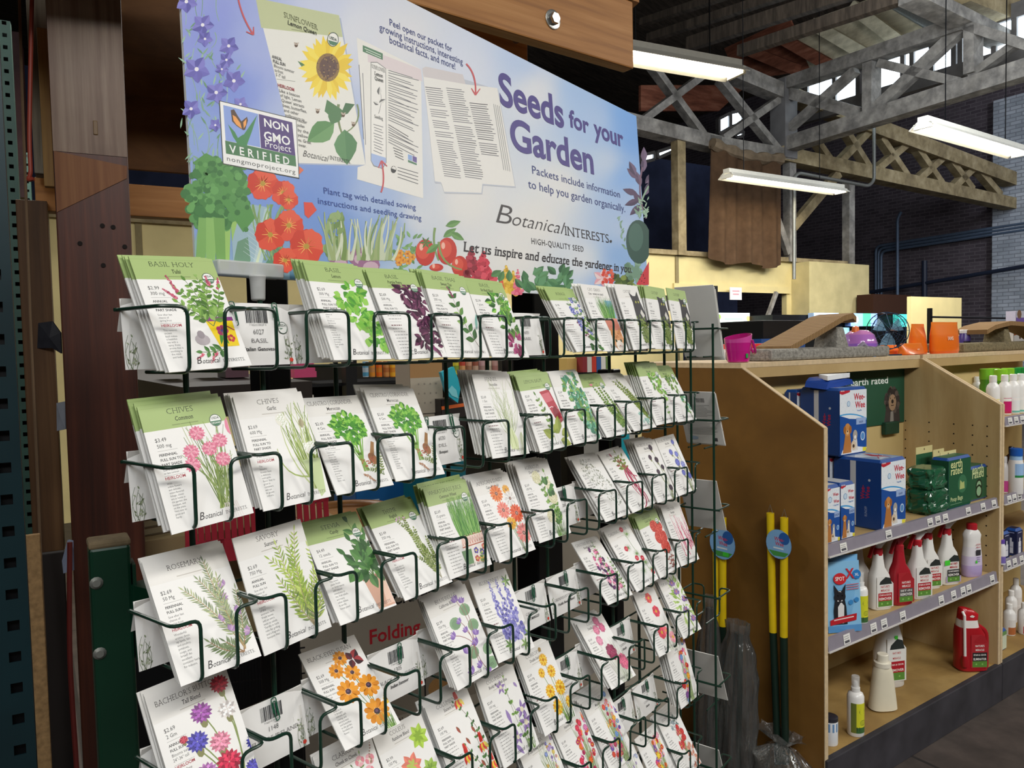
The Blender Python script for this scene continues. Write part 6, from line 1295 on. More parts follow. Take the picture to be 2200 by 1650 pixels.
# ---- generic goods (local frame: x along the shelf, -y toward the aisle)
def lab(g, w, y, z0, z1, ops, dx=0):
    """flat printed label on a bottle's front: ops draw in millimetres"""
    fn = lambda x, yy, l=0: (dx+x/1000, y-l, z0+yy/1000); A = Art(g, fn, 1.2e-5, 2e-4); ops(A, w*1000, (z1-z0)*1000)
def jar(name, lb, cat, loc, prof, cols, caps=None, label=None, n=24, sx=1, sy=1, rot=0, group=None, mat=None, capname='cap', capmat=None):
    t = thing(name, lb, cat, loc, GANG+rot, group); g = G(); g.lathe(prof, cols, n, sx=sx, sy=sy); 
    if label:
        zl0, zl1, hw, ops, rr = label
        def fn(x, y, l=0): a = x/1000/rr; return (sx*(rr+l)*math.sin(a), -sy*(rr+l)*math.cos(a), zl0+y/1000)
        A = Art(g, fn, 1.2e-5, 2.5e-4); W_ = hw*1000
        ops(A, W_, (zl1-zl0)*1000)
    g.obj('body', mat or PLA, t)
    if caps: q = G(); q.lathe(caps[0], caps[1], 18); q.obj(capname, capmat or PLA, t)
    return t
def wrapbg(A, W, H, c, n=10):
    A.up()
    for i in range(n): a, b = -W/2+W*i/n, -W/2+W*(i+1)/n; A.poly([(a,0),(b,0),(b,H),(a,H)], c, False)
def sprayer(lb, loc, h, body, cap, trig, ops=None, rot=0, group='trigger spray bottles on the middle shelf', wk=1.0):
    t = thing('spray_bottle', lb, 'spray bottle', loc, GANG+rot-.38, group); k = h/.26; w = .041*k*wk; d = .026*k
    g = G(); g.loft([(0,w*.9,d*.9),(.004*k,w,d),(.10*k,w,d),(.128*k,w*.86,d*.95,-.003*k),(.155*k,w*.5,d*.75,-.006*k),(.185*k,w*.40,d*.6,-.006*k),(.205*k,w*.36,d*.55,-.006*k)], body, .6)
    if ops: lab(g, w*1.7, -d-.0004, .012*k, .125*k, ops, .004*k)
    g.obj('body', PLA, t)
    q = G(); q.lathe([(.016*k,.200*k),(.0165*k,.222*k),(.012*k,.226*k)], cap, 18, (-.006*k,0,0)); q.obj('collar', PLA, t)
    q = G(); q.loft([(.222*k,.010*k,.009*k,-.006*k),(.234*k,.013*k,.011*k,-.002*k),(.246*k,.024*k,.012*k,.002*k),(.258*k,.026*k,.011*k,.0),(.262*k,.018*k,.009*k,-.004*k)], '#eceae6' if cap != body else cap, .7); q.tube([(.024*k,0,.252*k),(.034*k,0,.252*k)], .006*k, '#e6e4e0', 8); q.obj('spray_head', PLA, t)
    q = G(); q.rings([[(x+dx, y, z) for y in (-.007*k,.007*k) for dx in ((0,.006*k) if y < 0 else (.006*k,0))] for x, z in ((-.022*k,.244*k),(-.032*k,.228*k),(-.040*k,.206*k),(-.046*k,.192*k))], trig, False); q.obj('trigger', PLA, t)
    return t
def nm_ops(bg, cols, words):
    def f(A, W, H):
        if bg: A.poly([(-W/2,0),(W/2,0),(W/2,H*.75),(W*.1,H),(-W/2,H)], bg)
        A.poly([(-W*.36,H*.74),(W*.42,H*.74),(W*.30,H*.94),(W*.02,H*.98),(-W*.3,H*.84)], '#2e3432' if bg != '#b02a32' else '#a8242c')
        A.text("NATURE'S", 0, H*.63, 8.5, '#b8262e' if bg != '#b02a32' else '#f0e8e4', 'X', 'c', .72); A.text('MIRACLE', 0, H*.51, 8.5, '#b8262e' if bg != '#b02a32' else '#f0e8e4', 'X', 'c', .78)
        A.rect(-W*.42, H*.20, W*.42, H*.46, cols[0]); A.text(words[0], 0, H*.365, 7, '#f4f0ea', 'B', 'c', .7, fit=W*.72); A.text(words[1], 0, H*.23, 10, '#f4f0ea', 'X', 'c', .66, fit=W*.74)
        A.rect(-W*.42, H*.02, W*.42, H*.20, cols[1])
        for i in range(2): A.disc(-W*.2+i*W*.35, H*.11, 4, '#8cc060', 10)
    return f
def onshelf(px, py, z): p = atZ(px, py, z); return (p.x, p.y, z)
Z1, Z2, ZB = .894, .570, .163
WH = '#e9e7e2'; RD = '#b3202c'
rsp = nm_ops(WH, (RD, '#5f8f3c'), ('STAIN & ODOR','REMOVER'))
sprayer('white trigger spray bottle with red collar, second object from the blue dog wipes', onshelf(1889,1306,Z2), .27, WH, RD, RD, rsp)
sprayer('translucent red trigger spray bottle between two white ones', onshelf(1934,1296,Z2), .27, '#a8202c', '#a8202c', '#8c1822', nm_ops('#b02a32', ('#5c5a58','#5f8f3c'), ('SET-IN','REMOVER')))
sprayer('white trigger spray bottle just right of the red spray bottle', onshelf(1973,1283,Z2), .27, WH, RD, RD, rsp)
sprayer('white trigger spray bottle half hidden behind the one right of the red bottle', onshelf(1996,1262,Z2), .265, WH, RD, RD, rsp)
sprayer('white spray bottle with a black and lilac label and green sticker', onshelf(2036,1253,Z2), .27, WH, RD, RD, lambda A, W, H: (A.rect(-W/2,0,W/2,H*.22,'#b9a4d0'), nm_ops(None, ('#2a2a2c','#5f8f3c'), ('NO MORE MARKING','REMOVER'))(A, W, H), A.rect(-W*.6,H*.62,-W*.25,H*.8,'#4cd43c')))
sprayer('grey white spray bottle behind the yellow label pump bottle', onshelf(1846,1290,Z2), .26, '#cfccc6', '#cfccc6', '#b8b5b0')
sprayer('white and red spray bottle at the back behind the red spray bottle', onshelf(1912,1262,Z2), .262, '#d8d4ce', RD, '#7c1820')
jar('detergent_bottle', 'plain white bottle at the shelf back left of the lilac bottle', 'bottle', onshelf(2061,1205,Z2), [(.034,0),(.036,.12),(.03,.19),(.02,.24),(.014,.25)], '#d4d0ca', sy=.7)
def lil(A, W, H):
    A.text("NATURE'S", 0, H*.70, 6, RD, 'X', 'c', .6); A.text('MIRACLE', 0, H*.63, 6, RD, 'X', 'c', .6); A.rect(-12,H*.44,12,H*.58,'#3a383c'); A.rect(-14,H*.24,-4,H*.31,'#4cd43c')
    for i in range(3): A.rect(-8,H*(.38-i*.05),10,H*(.40-i*.05),'#a898c0')
t = thing('lotion_bottle', 'tall white bottle fading to lilac with a red cap', 'bottle', onshelf(2087,1236,Z2), GANG-.35)
g = G(); g.loft([(0,.040,.024),(.006,.043,.027),(.05,.044,.028),(.09,.042,.027),(.13,.037,.025),(.16,.036,.024),(.18,.039,.025),(.195,.030,.022),(.205,.018,.017)], ['#b8a2d4','#bca8d6','#d2c6e0','#e6e2e6','#ebe9e6','#ebe9e6','#ebe9e6','#ebe9e6'], .7); lab(g, .06, -.0295, .02, .19, lil, .006); g.obj('body', PLA, t); g = G(); g.lathe([(.021,.203),(.021,.226),(.018,.228)], RD, 20); g.obj('cap', PLA, t)
# yellow label pump bottles
def pump(lb, loc, h, rot=0):
    t = thing('pump_bottle', lb, 'pump bottle', loc, GANG+rot-.55, 'pump bottles with yellow labels'); k = h/.205
    g = G(); g.lathe([(.026*k,0),(.028*k,.004*k),(.028*k,.135*k),(.024*k,.146*k),(.014*k,.152*k)], '#eeece8', 24)
    def fn(x, y, l=0): a = x/1000/.028/k; return ((.0284*k+l)*math.sin(a), -(.0284*k+l)*math.cos(a), y/1000)
    A = Art(g, fn, 1.5e-5, 1e-4); W, z0, z1 = 62*k, 14*k, 118*k; A.up()
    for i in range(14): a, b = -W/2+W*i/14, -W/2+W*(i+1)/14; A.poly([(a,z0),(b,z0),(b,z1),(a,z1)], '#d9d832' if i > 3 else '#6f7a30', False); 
    A.up()
    for i in range(4,14): a, b = -W/2+W*i/14, -W/2+W*(i+1)/14; A.poly([(a,z0),(b,z0),(b,z0+20*k),(a,z0+20*k)], '#3f6a38', False)
    A.disc(8*k, 90*k, 12*k, '#3c5c34', 16); A.disc(8*k, 90*k, 10.5*k, '#d9d832', 16)
    for i in range(3): A.line([(-.5*k,84*k+i*5*k),(16*k,84*k+i*5*k)], 2.4*k, '#3c5c34')
    for i in range(3): A.disc(6*k+i*5*k, 50*k, 7*k, '#3c5c34', 12, 1.3); A.disc(6*k+i*5*k, 50*k, 5.8*k, '#d9d832', 12, 1.3)
    A.rect(-12*k, 22*k, -2*k, 36*k, '#2a3020'); g.obj('body', PLA, t)
    q = G(); q.lathe([(.015*k,.150*k),(.015*k,.166*k),(.010*k,.168*k)], '#e8e6e2', 18); q.lathe([(.0085*k,.167*k),(.0085*k,.180*k),(.006*k,.188*k)], '#e2e0dc', 14); q.obj('pump_head', PLA, t)
    q = G(); q.lathe([(.0135*k,.166*k),(.0135*k,.204*k),(.012*k,.206*k)], '#f0f0ee', 18); q.obj('clear_cap', ink('clear_cap', .2, .5, alpha=.35), t)
pump('yellow label pump bottle beside the blue dog wipes on the middle shelf', onshelf(1848,1340,Z2), .19)
pump('yellow label pump bottle alone at the front of the base shelf', onshelf(1838,1576,ZB), .215, .1)
# base shelf
t = thing('powder_bottle', 'cream powder bottle with a ribbed cap on the base shelf', 'bottle', onshelf(1896,1522,ZB), GANG-.5)
g = G(); g.loft([(0,.044,.03),(.005,.054,.036),(.04,.050,.034),(.12,.040,.031),(.15,.036,.030),(.165,.030,.028),(.172,.026,.026)], '#e4dcc4', .75); g.obj('body', ink('cream_plastic', .45, .4), t)
g = G(); g.lathe([(.031,.170),(.031,.186),(.021,.188),(.021,.216),(.019,.218)], '#ece6d4', 26); g.obj('ribbed_cap', PLA, t)
t = thing('spray_bottle', 'large white stain remover bottle standing behind the cream bottle', 'spray bottle', onshelf(1908,1470,ZB), GANG-.4)
g = G(); g.loft([(0,.058,.036),(.006,.062,.04),(.14,.060,.04),(.20,.05,.038,.004),(.27,.03,.03,.004),(.31,.026,.026,.004)], WH, .65); lab(g, .09, -.041, .03, .21, rsp, .008); 
fn = lambda x, y, l=0: (.008+x/1000, -.0413-l, y/1000); A = Art(g, fn, 1e-5, 3e-4); A.rect(-10,205,5,220,'#4cd43c'); g.obj('body', PLA, t)
t = thing('sprayer_jug', 'big red jug with a white wand and handle on the base shelf', 'jug', onshelf(2084,1436,ZB), GANG-.6)
g = G(); g.loft([(0,.058,.036),(.006,.064,.042),(.10,.064,.042),(.16,.058,.040,-.006),(.19,.046,.036,-.014)], '#a81822', .6); nmr = nm_ops('#b02a32', ('#2c2a2a','#5f8f3c'), ('STAIN & ODOR','ELIMINATOR')); lab(g, .075, -.0425, .02, .165, nmr, .016); g.obj('body', ink('red_plastic', .25, .5), t)
g = G(); g.tube(fillet([(.03,0,.19),(.066,0,.165),(.070,0,.10),(.060,0,.05)], .03), .011, '#a81822', 10); g.obj('handle', MATS['red_plastic'], t)
g = G(); g.loft([(.186,.044,.034,-.014),(.215,.040,.032,-.016),(.228,.036,.03,-.014)], '#e8e4de', .7); g.obj('neck', PLA, t)
g = G(); g.loft([(.222,.040,.031,-.014),(.245,.040,.03,-.012),(.262,.028,.024,-.022),(.270,.014,.016,-.034)], '#b81c26', .7); A = Art(g, lambda x, y, l=0: (-.01+x/1000, -.0315-l, .235+y/1000), 1e-5, 1e-4); A.poly([(-12,6),(-2,12),(10,6),(4,0),(-8,2)], '#e8e0da'); g.obj('cap', MATS['red_plastic'], t)
g = G(); g.tube([(-.052,-.03,.262),(-.052,-.044,.25),(-.050,-.046,.07)], .0055, '#eceae6', 8); g.obj('wand', PLA, t)
g = G(); g.loft([(.03,.012,.012,-.050,-.046),(.06,.014,.014,-.050,-.046),(.075,.010,.010,-.050,-.046)], '#a01620', .8); g.obj('wand_holder', MATS['red_plastic'], t)
jar('supplement_can', 'small white and blue can at the left end of the base shelf', 'can', onshelf(1783,1596,ZB), [(.026,0),(.027,.004),(.027,.085),(.025,.09)], ['#e6e6e6','#dfe2e6','#e6e6e6'], caps=([(.0275,.085),(.0275,.098),(.025,.1)], '#2c2c34'), label=(.05,.08,.15,lambda A, W, H: wrapbg(A, W, H, '#6c94c0'),.0273))
# blue dog wipes bag
p0 = V(onshelf(1808,1350,Z2)); t = thing('wipes_bag', 'light blue pet bag with a boston terrier at the left end of the middle shelf', 'bag', (p0-GD*.012), GANG-.45)
g = G(); g.loft([(0,.066,.028),(.02,.068,.032),(.14,.068,.028),(.22,.068,.014),(.262,.069,.004),(.268,.069,.003)], '#7cb6e0', .8)
A = Art(g, lambda x, y, l=0: (x/1000-.066, -.0335-l+.000028*max(0,y-20)+.0035*max(0,(y-140)/100)**1.2*3, y/1000), 2e-5, 1e-4)
A.rect(2,2,130,250,'#8cc4ea'); A.rect(2,2,130,26,'#5e9cd4'); A.disc(52,190,25,'#cc2c34',22,.8); A.text('SPOT',52,184,13,'#f2ece8','X','c',.8); A.text('X',92,190,34,'#c82c3c','X','c',.9); A.disc(118,202,16,'#2c7cc4',18); A.text('XL',118,197,9,'#f0f4f8','B','c')
A.poly([(26,30),(76,30),(72,90),(66,120),(30,120),(24,80)],'#26262a'); A.poly([(40,34),(62,34),(64,96),(52,110),(40,92)],'#e8e6e4'); A.disc(48,128,22,'#26262a',16); A.poly([(28,138),(26,172),(44,146)],'#26262a'); A.poly([(54,146),(72,172),(68,136)],'#26262a'); A.poly([(44,148),(52,148),(58,112),(38,112)],'#e8e6e4'); A.disc(48,116,6,'#2c2628',10,.7); A.disc(40,132,3,'#0c0c0c',8); A.disc(57,132,3,'#0c0c0c',8)
A.poly([(10,28),(110,42),(112,66),(40,56),(10,46)],'#c42430'); A.line([(24,46),(100,55)],4,'#f0dcd8'); A.disc(90,106,9,'#3c8ccc',12); A.disc(112,114,9,'#3c8ccc',12)
for i in range(3): A.line([(74,168-i*8),(122,170-i*8)],3,'#c87888')
g.obj('pouch', BAGM, t)
# puppy pad packs
def wee_front(A, W, H, side=False):
    A.rect(0,0,W,H,'#1c4f9c'); A.rect(0,H*.60,W,H,'#e8edf2'); A.poly([(0,H*.60),(W*.35,H*.54),(W,H*.50),(W,H*.62),(0,H*.66)],'#e8edf2'); A.line(A.curve((0,H*.60),(W,H*.51),.06,8),5,'#3fa0dc')
    for i in range(7):
        for j in range(5): A.disc(W*(.06+.14*i)+(j % 2)*W*.06, H*(.66+.06*j), 3, '#dbe4ea', 6)
    A.poly([(0,H),(W*.40,H),(W*.36,H*.93),(W*.1,H*.90),(0,H*.92)],'#c02838'); A.text('FOUR PAWS',W*.04,H*.945,5,'#f4ecec','X',cond=.6)
    A.text('Wee-',W*.72,H*.81,W*.135,'#c4243a','X','c',.9); A.text('Wee',W*.75,H*.69,W*.135,'#c4243a','X','c',.95); A.disc(W*.32,H*.76,11,'#5a8cc0',14); A.disc(W*.32,H*.76,9,'#c8dcec',14); A.text('X-Large Pads',W*.72,H*.64,5.5,'#3f7cc0','B','c',.7)
    A.rect(W*.60,H*.44,W*.96,H*.54,'#9cb4dc'); A.text('RUNOFF',W*.78,H*.46,8,'#24427c','X','c',.6)
    A.poly([(W*.02,0),(W*.9,0),(W,H*.08),(W*.5,H*.13),(W*.1,H*.09)],'#e6eaee')
    A.poly([(W*.10,H*.04),(W*.42,H*.04),(W*.40,H*.22),(W*.36,H*.34),(W*.20,H*.34),(W*.16,H*.2)],'#b8783c'); A.disc(W*.28,H*.38,W*.115,'#cc8c4c',14,1.2); A.disc(W*.18,H*.38,W*.05,'#a8682c',10,1.7); A.disc(W*.38,H*.38,W*.05,'#a8682c',10,1.7); A.disc(W*.28,H*.345,W*.05,'#e0b888',10); A.disc(W*.28,H*.36,W*.02,'#2c201c',8)
    A.poly([(W*.44,H*.06),(W*.66,H*.06),(W*.62,H*.26),(W*.5,H*.28)],'#d8d4cc'); A.disc(W*.56,H*.29,W*.085,'#b0a89c',12,1.3); A.disc(W*.56,H*.26,W*.04,'#f0ece6',10); A.disc(W*.50,H*.14,W*.09,'#d8c4a8',12,1.1); A.disc(W*.50,H*.13,W*.04,'#4a3830',9)
    A.disc(W*.84,H*.26,W*.085,'#c8dcf0',16,1.15); A.disc(W*.84,H*.26,W*.065,'#5a90c8',14,1.15); A.rect(W*.84,H*.03,W*.98,H*.09,'#e4d83c')
def wee_side(A, W, H):
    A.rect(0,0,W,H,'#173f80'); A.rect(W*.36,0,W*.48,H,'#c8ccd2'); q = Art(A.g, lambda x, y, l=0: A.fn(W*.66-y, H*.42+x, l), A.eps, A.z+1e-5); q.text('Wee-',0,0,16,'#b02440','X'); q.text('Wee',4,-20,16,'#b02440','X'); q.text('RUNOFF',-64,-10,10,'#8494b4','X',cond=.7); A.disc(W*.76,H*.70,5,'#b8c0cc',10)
def pack(lb, loc, W, D, H, kind='wee', rot=0, group='blue puppy pad packs', front=None, side=None, top='#8fa4c0', cat='pad pack', nm='pad_pack'):
    t = thing(nm, lb, cat, loc, GANG+rot, group); g = G(); r_ = .006
    def ring(z, k): return [(x, y, z) for x, y in ((k,0),(W-k,0),(W,k),(W,D-k),(W-k,D),(k,D),(0,D-k),(0,k))]
    def ins(R_, e): return [(min(max(x,e),W-e), min(max(y,e),D-e), z) for x, y, z in R_]
    g.rings([ins(ring(0,r_),.004), ring(.006,r_), ring(H-.010,r_), ins(ring(H,r_),.008)], '#1c4a94', False)
    A = Art(g, lambda x, y, l=0: (x/1000, -l, y/1000), 1.2e-5, 3e-5, (1,7,W*1000-1,H*1000-11)); (front or wee_front)(A, W*1000, H*1000)
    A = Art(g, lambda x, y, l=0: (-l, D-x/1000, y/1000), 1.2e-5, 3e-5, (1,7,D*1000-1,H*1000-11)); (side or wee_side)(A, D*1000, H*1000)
    A = Art(g, lambda x, y, l=0: (x/1000, y/1000, H+l), 1.2e-5, 3e-5); A.poly([(10,10),(W*1000-10,10),(W*1000-10,D*1000-10),(10,D*1000-10)], top)
    if top == '#8fa4c0':
        rr = random.Random(int(W*1e5)); [A.poly([(rr.uniform(10,W*900),rr.uniform(10,D*900)) for _ in range(3)], rr.choice(['#e4e8ec','#b02c40','#2c5aa4','#c8d0d8']), True) for _ in range(9)]
    g.obj('wrapper', SHF, t); return t
def pplace(fl, fr, z): a, b = V(onshelf(*fl, z)), V(onshelf(*fr, z)); return a, (b-a).dot(GD)
a, W = pplace((1893,1142), (1951,1128), Z1); n0 = gsn(a)[1]
pack('blue puppy pad pack standing alone at the shelf front beside the green bags', a, W, .19, .262)
H1 = .262; s1_ = gsn(a)[0]
pack('blue puppy pad pack mostly hidden under the upper pack', GL(s1_-.012, n0+.20, Z1), .14, .17, .262)
a, W = pplace((1804,982), (1877,964), Z1+H1); sT, nT = gsn(a)
pack('upper blue puppy pad pack showing the golden dog, highest in the pile', a, min(W,.185), .17, .262)
pack('blue puppy pad pack seen by its end at the left of the upper pack', GL(sT-.01, nT+.178, Z1+H1), .13, max(.05,.40-nT-.178), .25)
a, W = pplace((1806,1163), (1846,1151), Z1)
pack('smaller puppy pad pack, right one of the pair at the shelf front', a, .088, .12, .205, top='#c8ccd0'); 
pack('smaller puppy pad pack, left one cut by the brown panel', a-GD*.095-GN*.002, .088, .12, .205, top='#c8ccd0')
t = thing('loose_pads', 'crumpled white topped blue pad bundle lying on the upper packs', 'pads', GL(sT+.02, nT+.05, Z1+2*H1+.001), GANG)
g = G(); g.rings([[(x, y, z+.008*math.sin(x*60+y*40)) for x, y in ((.0-k,0),(.11+k,-.01),(.13+k,.06),(.06,.10),(-.02-k,.08))] for z, k in ((0,.03),(.018,.02),(.03,.0))], '#24489c', False); g.obj('blue_film', SHF, t)
g = G(); g.rings([[(x, y, z+.006*math.sin(x*50)) for x, y in ((-.02,.0),(.06,-.012),(.13,.0),(.12,.05),(.0,.05))] for z in (.032,.050)], '#eceef0', False); g.obj('white_edge', SHF, t)
# green waste bag goods
def er_front(A, W, H):
    A.rect(0,0,W,H,'#23583a'); A.text('earth',W*.1,H*.80,W*.17,'#d9dc9c','B'); A.text('rated',W*.1,H*.67,W*.17,'#d9dc9c','B'); A.disc(W*.62,H*.46,W*.2,'#3c7450',16); A.poly([(W*.5,H*.36),(W*.72,H*.36),(W*.70,H*.50),(W*.62,H*.48),(W*.52,H*.54)],'#b4c078'); A.text('Poop Bags',W*.1,H*.16,W*.09,'#c8d49c','B'); A.line([(W*.1,H*.1),(W*.6,H*.1)],2,'#7ca480')
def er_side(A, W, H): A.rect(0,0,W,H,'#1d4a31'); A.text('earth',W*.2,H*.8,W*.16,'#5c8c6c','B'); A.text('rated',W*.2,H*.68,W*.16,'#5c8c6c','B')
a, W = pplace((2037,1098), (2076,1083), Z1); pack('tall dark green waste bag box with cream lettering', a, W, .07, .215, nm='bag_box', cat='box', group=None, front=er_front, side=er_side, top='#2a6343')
def er2(A, W, H):
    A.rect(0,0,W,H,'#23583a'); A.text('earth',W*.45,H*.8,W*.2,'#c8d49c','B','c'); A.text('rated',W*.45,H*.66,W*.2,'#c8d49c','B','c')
    for y in (.42,.26): A.disc(W*.5,H*y,W*.17,'#122a1c',14); A.disc(W*.5,H*y,W*.12,'#8fb48c',12)
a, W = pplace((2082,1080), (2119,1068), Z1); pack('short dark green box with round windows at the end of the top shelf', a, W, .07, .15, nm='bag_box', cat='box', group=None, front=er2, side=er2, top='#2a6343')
def crump(lb, px, py, w_, d_, h_, z, seed, col, rot=0):
    rr = random.Random(seed); q_ = V(onshelf(px, py, Z1)); t = thing('waste_bag_roll', lb, 'bag roll', (q_.x, q_.y, z), GANG+rot, 'crumpled green waste bag packs'); g = G(); R_ = []; n_ = 40; ph = rr.uniform(0,6)
    for k in range(12):
        f = k/11; q = 1-.16*abs(2*f-1)**4-.05*(1+math.cos(f*9+ph))
        R_.append([(math.copysign(abs(math.cos(6.2832*j/n_))**.45, math.cos(6.2832*j/n_))*w_*q*(1+.04*math.sin(j*1.7+f*7+ph)+rr.uniform(-.05,.05)), math.copysign(abs(math.sin(6.2832*j/n_))**.45, math.sin(6.2832*j/n_))*d_*q*(1+.05*math.sin(j*1.1-f*9)+rr.uniform(-.06,.06)), h_*f+rr.uniform(-.004,.004)*(0 < k < 11)) for j in range(n_)])
    g.rings(R_, col, False); g.obj('film', ink('crinkled_green_film', .22, .6, coat=.3, noise=.15, nscale=90, bump=.3), t)
crump('lower crumpled dark green bag bundle beside the alone pad pack', 1992, 1100, .082, .06, .10, Z1, 3, '#1f5538'); crump('upper crumpled dark green bag bundle under the cream hang tabs', 1990, 1100, .080, .058, .085, Z1+.10, 8, '#235c3e', .1); crump('dark green bag bundle at the back of the top shelf', 2010, 1072, .07, .045, .17, Z1, 5, '#1d4e34')
for i, (x0, x1, lb) in enumerate(((1968,2003,'left cream hang tab card behind the green bags'),(2005,2028,'middle cream hang tab card behind the green bags'),(2020,2054,'right cream hang tab card behind the green bags'))):
    g = G(); n_ = .19-i*.05; a, b = onGN(x0, 985, n_), onGN(x1, 985, n_); sa_, sb_ = gsn(a)[0], gsn(b)[0]; zt_ = onGN(x0, 962+i*5, n_).z
    g.box(sa_, sb_, n_, n_+.002, Z1, zt_, '#d9cd94', F=gl); A = Art(g, lambda x, y, l=0: GL(sa_+x, n_-l, y), 1e-5, 5e-5); A.disc((sb_-sa_)/2, zt_-.012, .005, '#6a5c3c', 8); A.rect(0, Z1, sb_-sa_, zt_-.03, '#245a3c'); tag(g.obj('hang_card', CARD), lb, 'card')
# green board with the dog on the back panel
er = thing('brand_board', 'dark green board with a shaggy dog on the shelf back', 'board', GL(.72,.414,1.2), GANG)
a, b, c = onGN(1822,803,.414), onGN(1943,790,.414), onGN(1942,906,.414); w_, h_ = (b-a).dot(GD), b.z-c.z; s_ = gsn(a)[0]; er.location = GL(s_,.414,c.z)
g = G(); g.box(0, w_, 0, .006, 0, h_, '#1f4f38'); A = Art(g, lambda x, y, l=0: (x/1000, -l, y/1000), 1.5e-5, 3e-5); W_, H_ = w_*1000, h_*1000
A.text('earth rated', W_*.04, H_*.74, H_*.12, '#e6ece6', 'B', fit=W_*.66); A.poly([(W_*.62,0),(W_*.92,0),(W_*.90,H_*.3),(W_*.66,H_*.3)],'#3c3634'); r2 = random.Random(2)
for i in range(90): t_, q_ = r2.uniform(0,6.28), math.sqrt(r2.random()); A.disc(W_*.775+q_*W_*.13*math.cos(t_), H_*.42+q_*H_*.22*math.sin(t_), W_*.03, r2.choice(['#3a3230','#4c423e','#5c5048','#2c2624']), 7, up=(i % 3 == 0))
A.disc(W_*.775,H_*.38,W_*.07,'#9c8064',12,1.2); A.disc(W_*.775,H_*.40,W_*.022,'#241c1a',8); A.line([(W_*.75,H_*.33),(W_*.80,H_*.33)],4,'#3a2420'); A.disc(W_*.735,H_*.46,4,'#15100e',7); A.disc(W_*.815,H_*.46,4,'#15100e',7); A.poly([(W_*.73,H_*.02),(W_*.80,H_*.02),(W_*.79,H_*.22),(W_*.74,H_*.22)],'#8a847c'); g.obj('board', CARD, er)
g = G(); q0, q1 = onGN(1897,908,.41), onGN(1926,930,.41); g.box(gsn(q0)[0], gsn(q1)[0], .395, .418, q1.z, q0.z, F=gl); local(g, er); g.obj('lower_tab', flat('green_tab','#163b29',.5), er, bevel=.004)
# ---- second unit: bottles
ZU = (1.239, .894, .604, ZB)
def bott(lb, px, py, z, r0, h, col, capc, capr=.4, bands=(), group='bottles in the second shelf unit', caph=.16, nm='shampoo_bottle', rr=None):
    bh = h*(1-caph); prof = [(r0*.94,0),(r0,.004),(r0,bh*.80),(r0*.86,bh*.89),(r0*capr*1.05,bh*.97),(r0*capr,bh)]
    def ops(A, W, H):
        for y0, y1, c in bands: A.up(); [A.poly([(-W/2+W*i/10,H*y0),(-W/2+W*(i+1)/10,H*y0),(-W/2+W*(i+1)/10,H*y1),(-W/2+W*i/10,H*y1)], c, False) for i in range(10)]
    jar(nm, lb, 'bottle', onshelf(px, py, z), prof, col, ([(r0*capr*1.1,bh),(r0*capr*1.1,h*.985),(r0*capr*.9,h)], capc), (0, bh*.8, r0*2.6, ops, r0), group=group)
for k, (x, y, lc, nm_) in enumerate(((2133,893,'#e8d82c','yellow and pink'),(2158,890,'#c8246c','deep pink'),(2176,888,'#e8ecec','teal edged white'),(2192,886,'#ecece8','black lettered white'),(2210,884,'#8cd0a8','mint green'))):
    bott('white capped cat shampoo bottle with a %s label' % nm_, x, y, ZU[0], .028, .185, '#eeece8', '#f0eeea', .5, [(.05,.62,lc),(.05,.12,'#b83050' if k < 2 else '#6cb8ac'),(.5,.6,'#f2f0ec')])
    fnb = None
for k, (x, y, c, lb) in enumerate(((2118,880,'#7ab82c','light green capped green bottle, leftmost of the back row'),(2134,879,'#7ab82c','second light green capped bottle of the back row'),(2150,884,'#86c42c','light green capped bottle standing a little forward'),(2164,879,'#86c42c','light green capped bottle right of the forward one'),(2178,878,'#1f8c38','dark green capped bottle, left of the two'),(2195,876,'#1f8c38','dark green capped bottle, right of the two'))):
    bott(lb, x, y, ZU[0], .029, .205, '#5a9c2c', c, .93, [(.66,.72,'#a8d4e8')], caph=.27)
bott('white bottle with a pump top at the left of the top shelf', 2078, 868, ZU[0], .024, .15, '#e8e6e2', '#eceae6', .45); bott('white bottle with a lilac label at the left of the top shelf', 2098, 872, ZU[0], .025, .155, '#e8e6e2', '#eceae6', .5, [(.1,.5,'#6c64a8')])
bott('blue capped spray can fading from blue to white', 2182, 1060, ZU[1], .030, .205, ['#eceae8','#eceae8','#eceae8','#9cc0e4','#7cb0e0'], '#1f5cb4', .8, [(.55,.62,'#2c8c48'),(.62,1.0,'#9cc0e8')], caph=.16, nm='spray_can')
bott('dark amber spray bottle behind the blue capped can', 2172, 1045, ZU[1], .026, .19, '#3a2418', '#1c1a1c', .4, [(.2,.6,'#2c2018')]); bott('pink labelled white tube at the left of the second shelf', 2158, 1058, ZU[1], .018, .165, '#e8e4e2', '#e8e4e2', .5, [(.05,.5,'#d4509c')])
def nv(A, W, H): A.rect(0,0,W,H,'#262a4a'); A.rect(W*.3,H*.1,W*.72,H*.52,'#dcdce4'); A.rect(W*.42,H*.52,W*.6,H*.66,'#dcdce4'); A.line([(W*.2,H*.85),(W*.8,H*.85)],4,'#9ca0c0'); A.line([(W*.34,H*.32),(W*.68,H*.32)],2,'#4c507c')
for lb, x, y, dz in (('navy ear care box with a bottle picture, front of the third shelf',2164,1204,0),('navy box behind the front ear care box, left edge',2150,1192,0),('navy box at the back right of the third shelf',2192,1196,0)): pack(lb, onshelf(x-8, y, ZU[2]), .062, .05, .125, nm='care_box', cat='box', group='navy boxes', front=nv, side=nv, top='#1c1f36')
bott('white tube with a violet cap, third shelf left end', 2152, 1212, ZU[2], .015, .11, '#e8e6ea', '#6a4cac', .7, [(.1,.5,'#7c6cb8')])
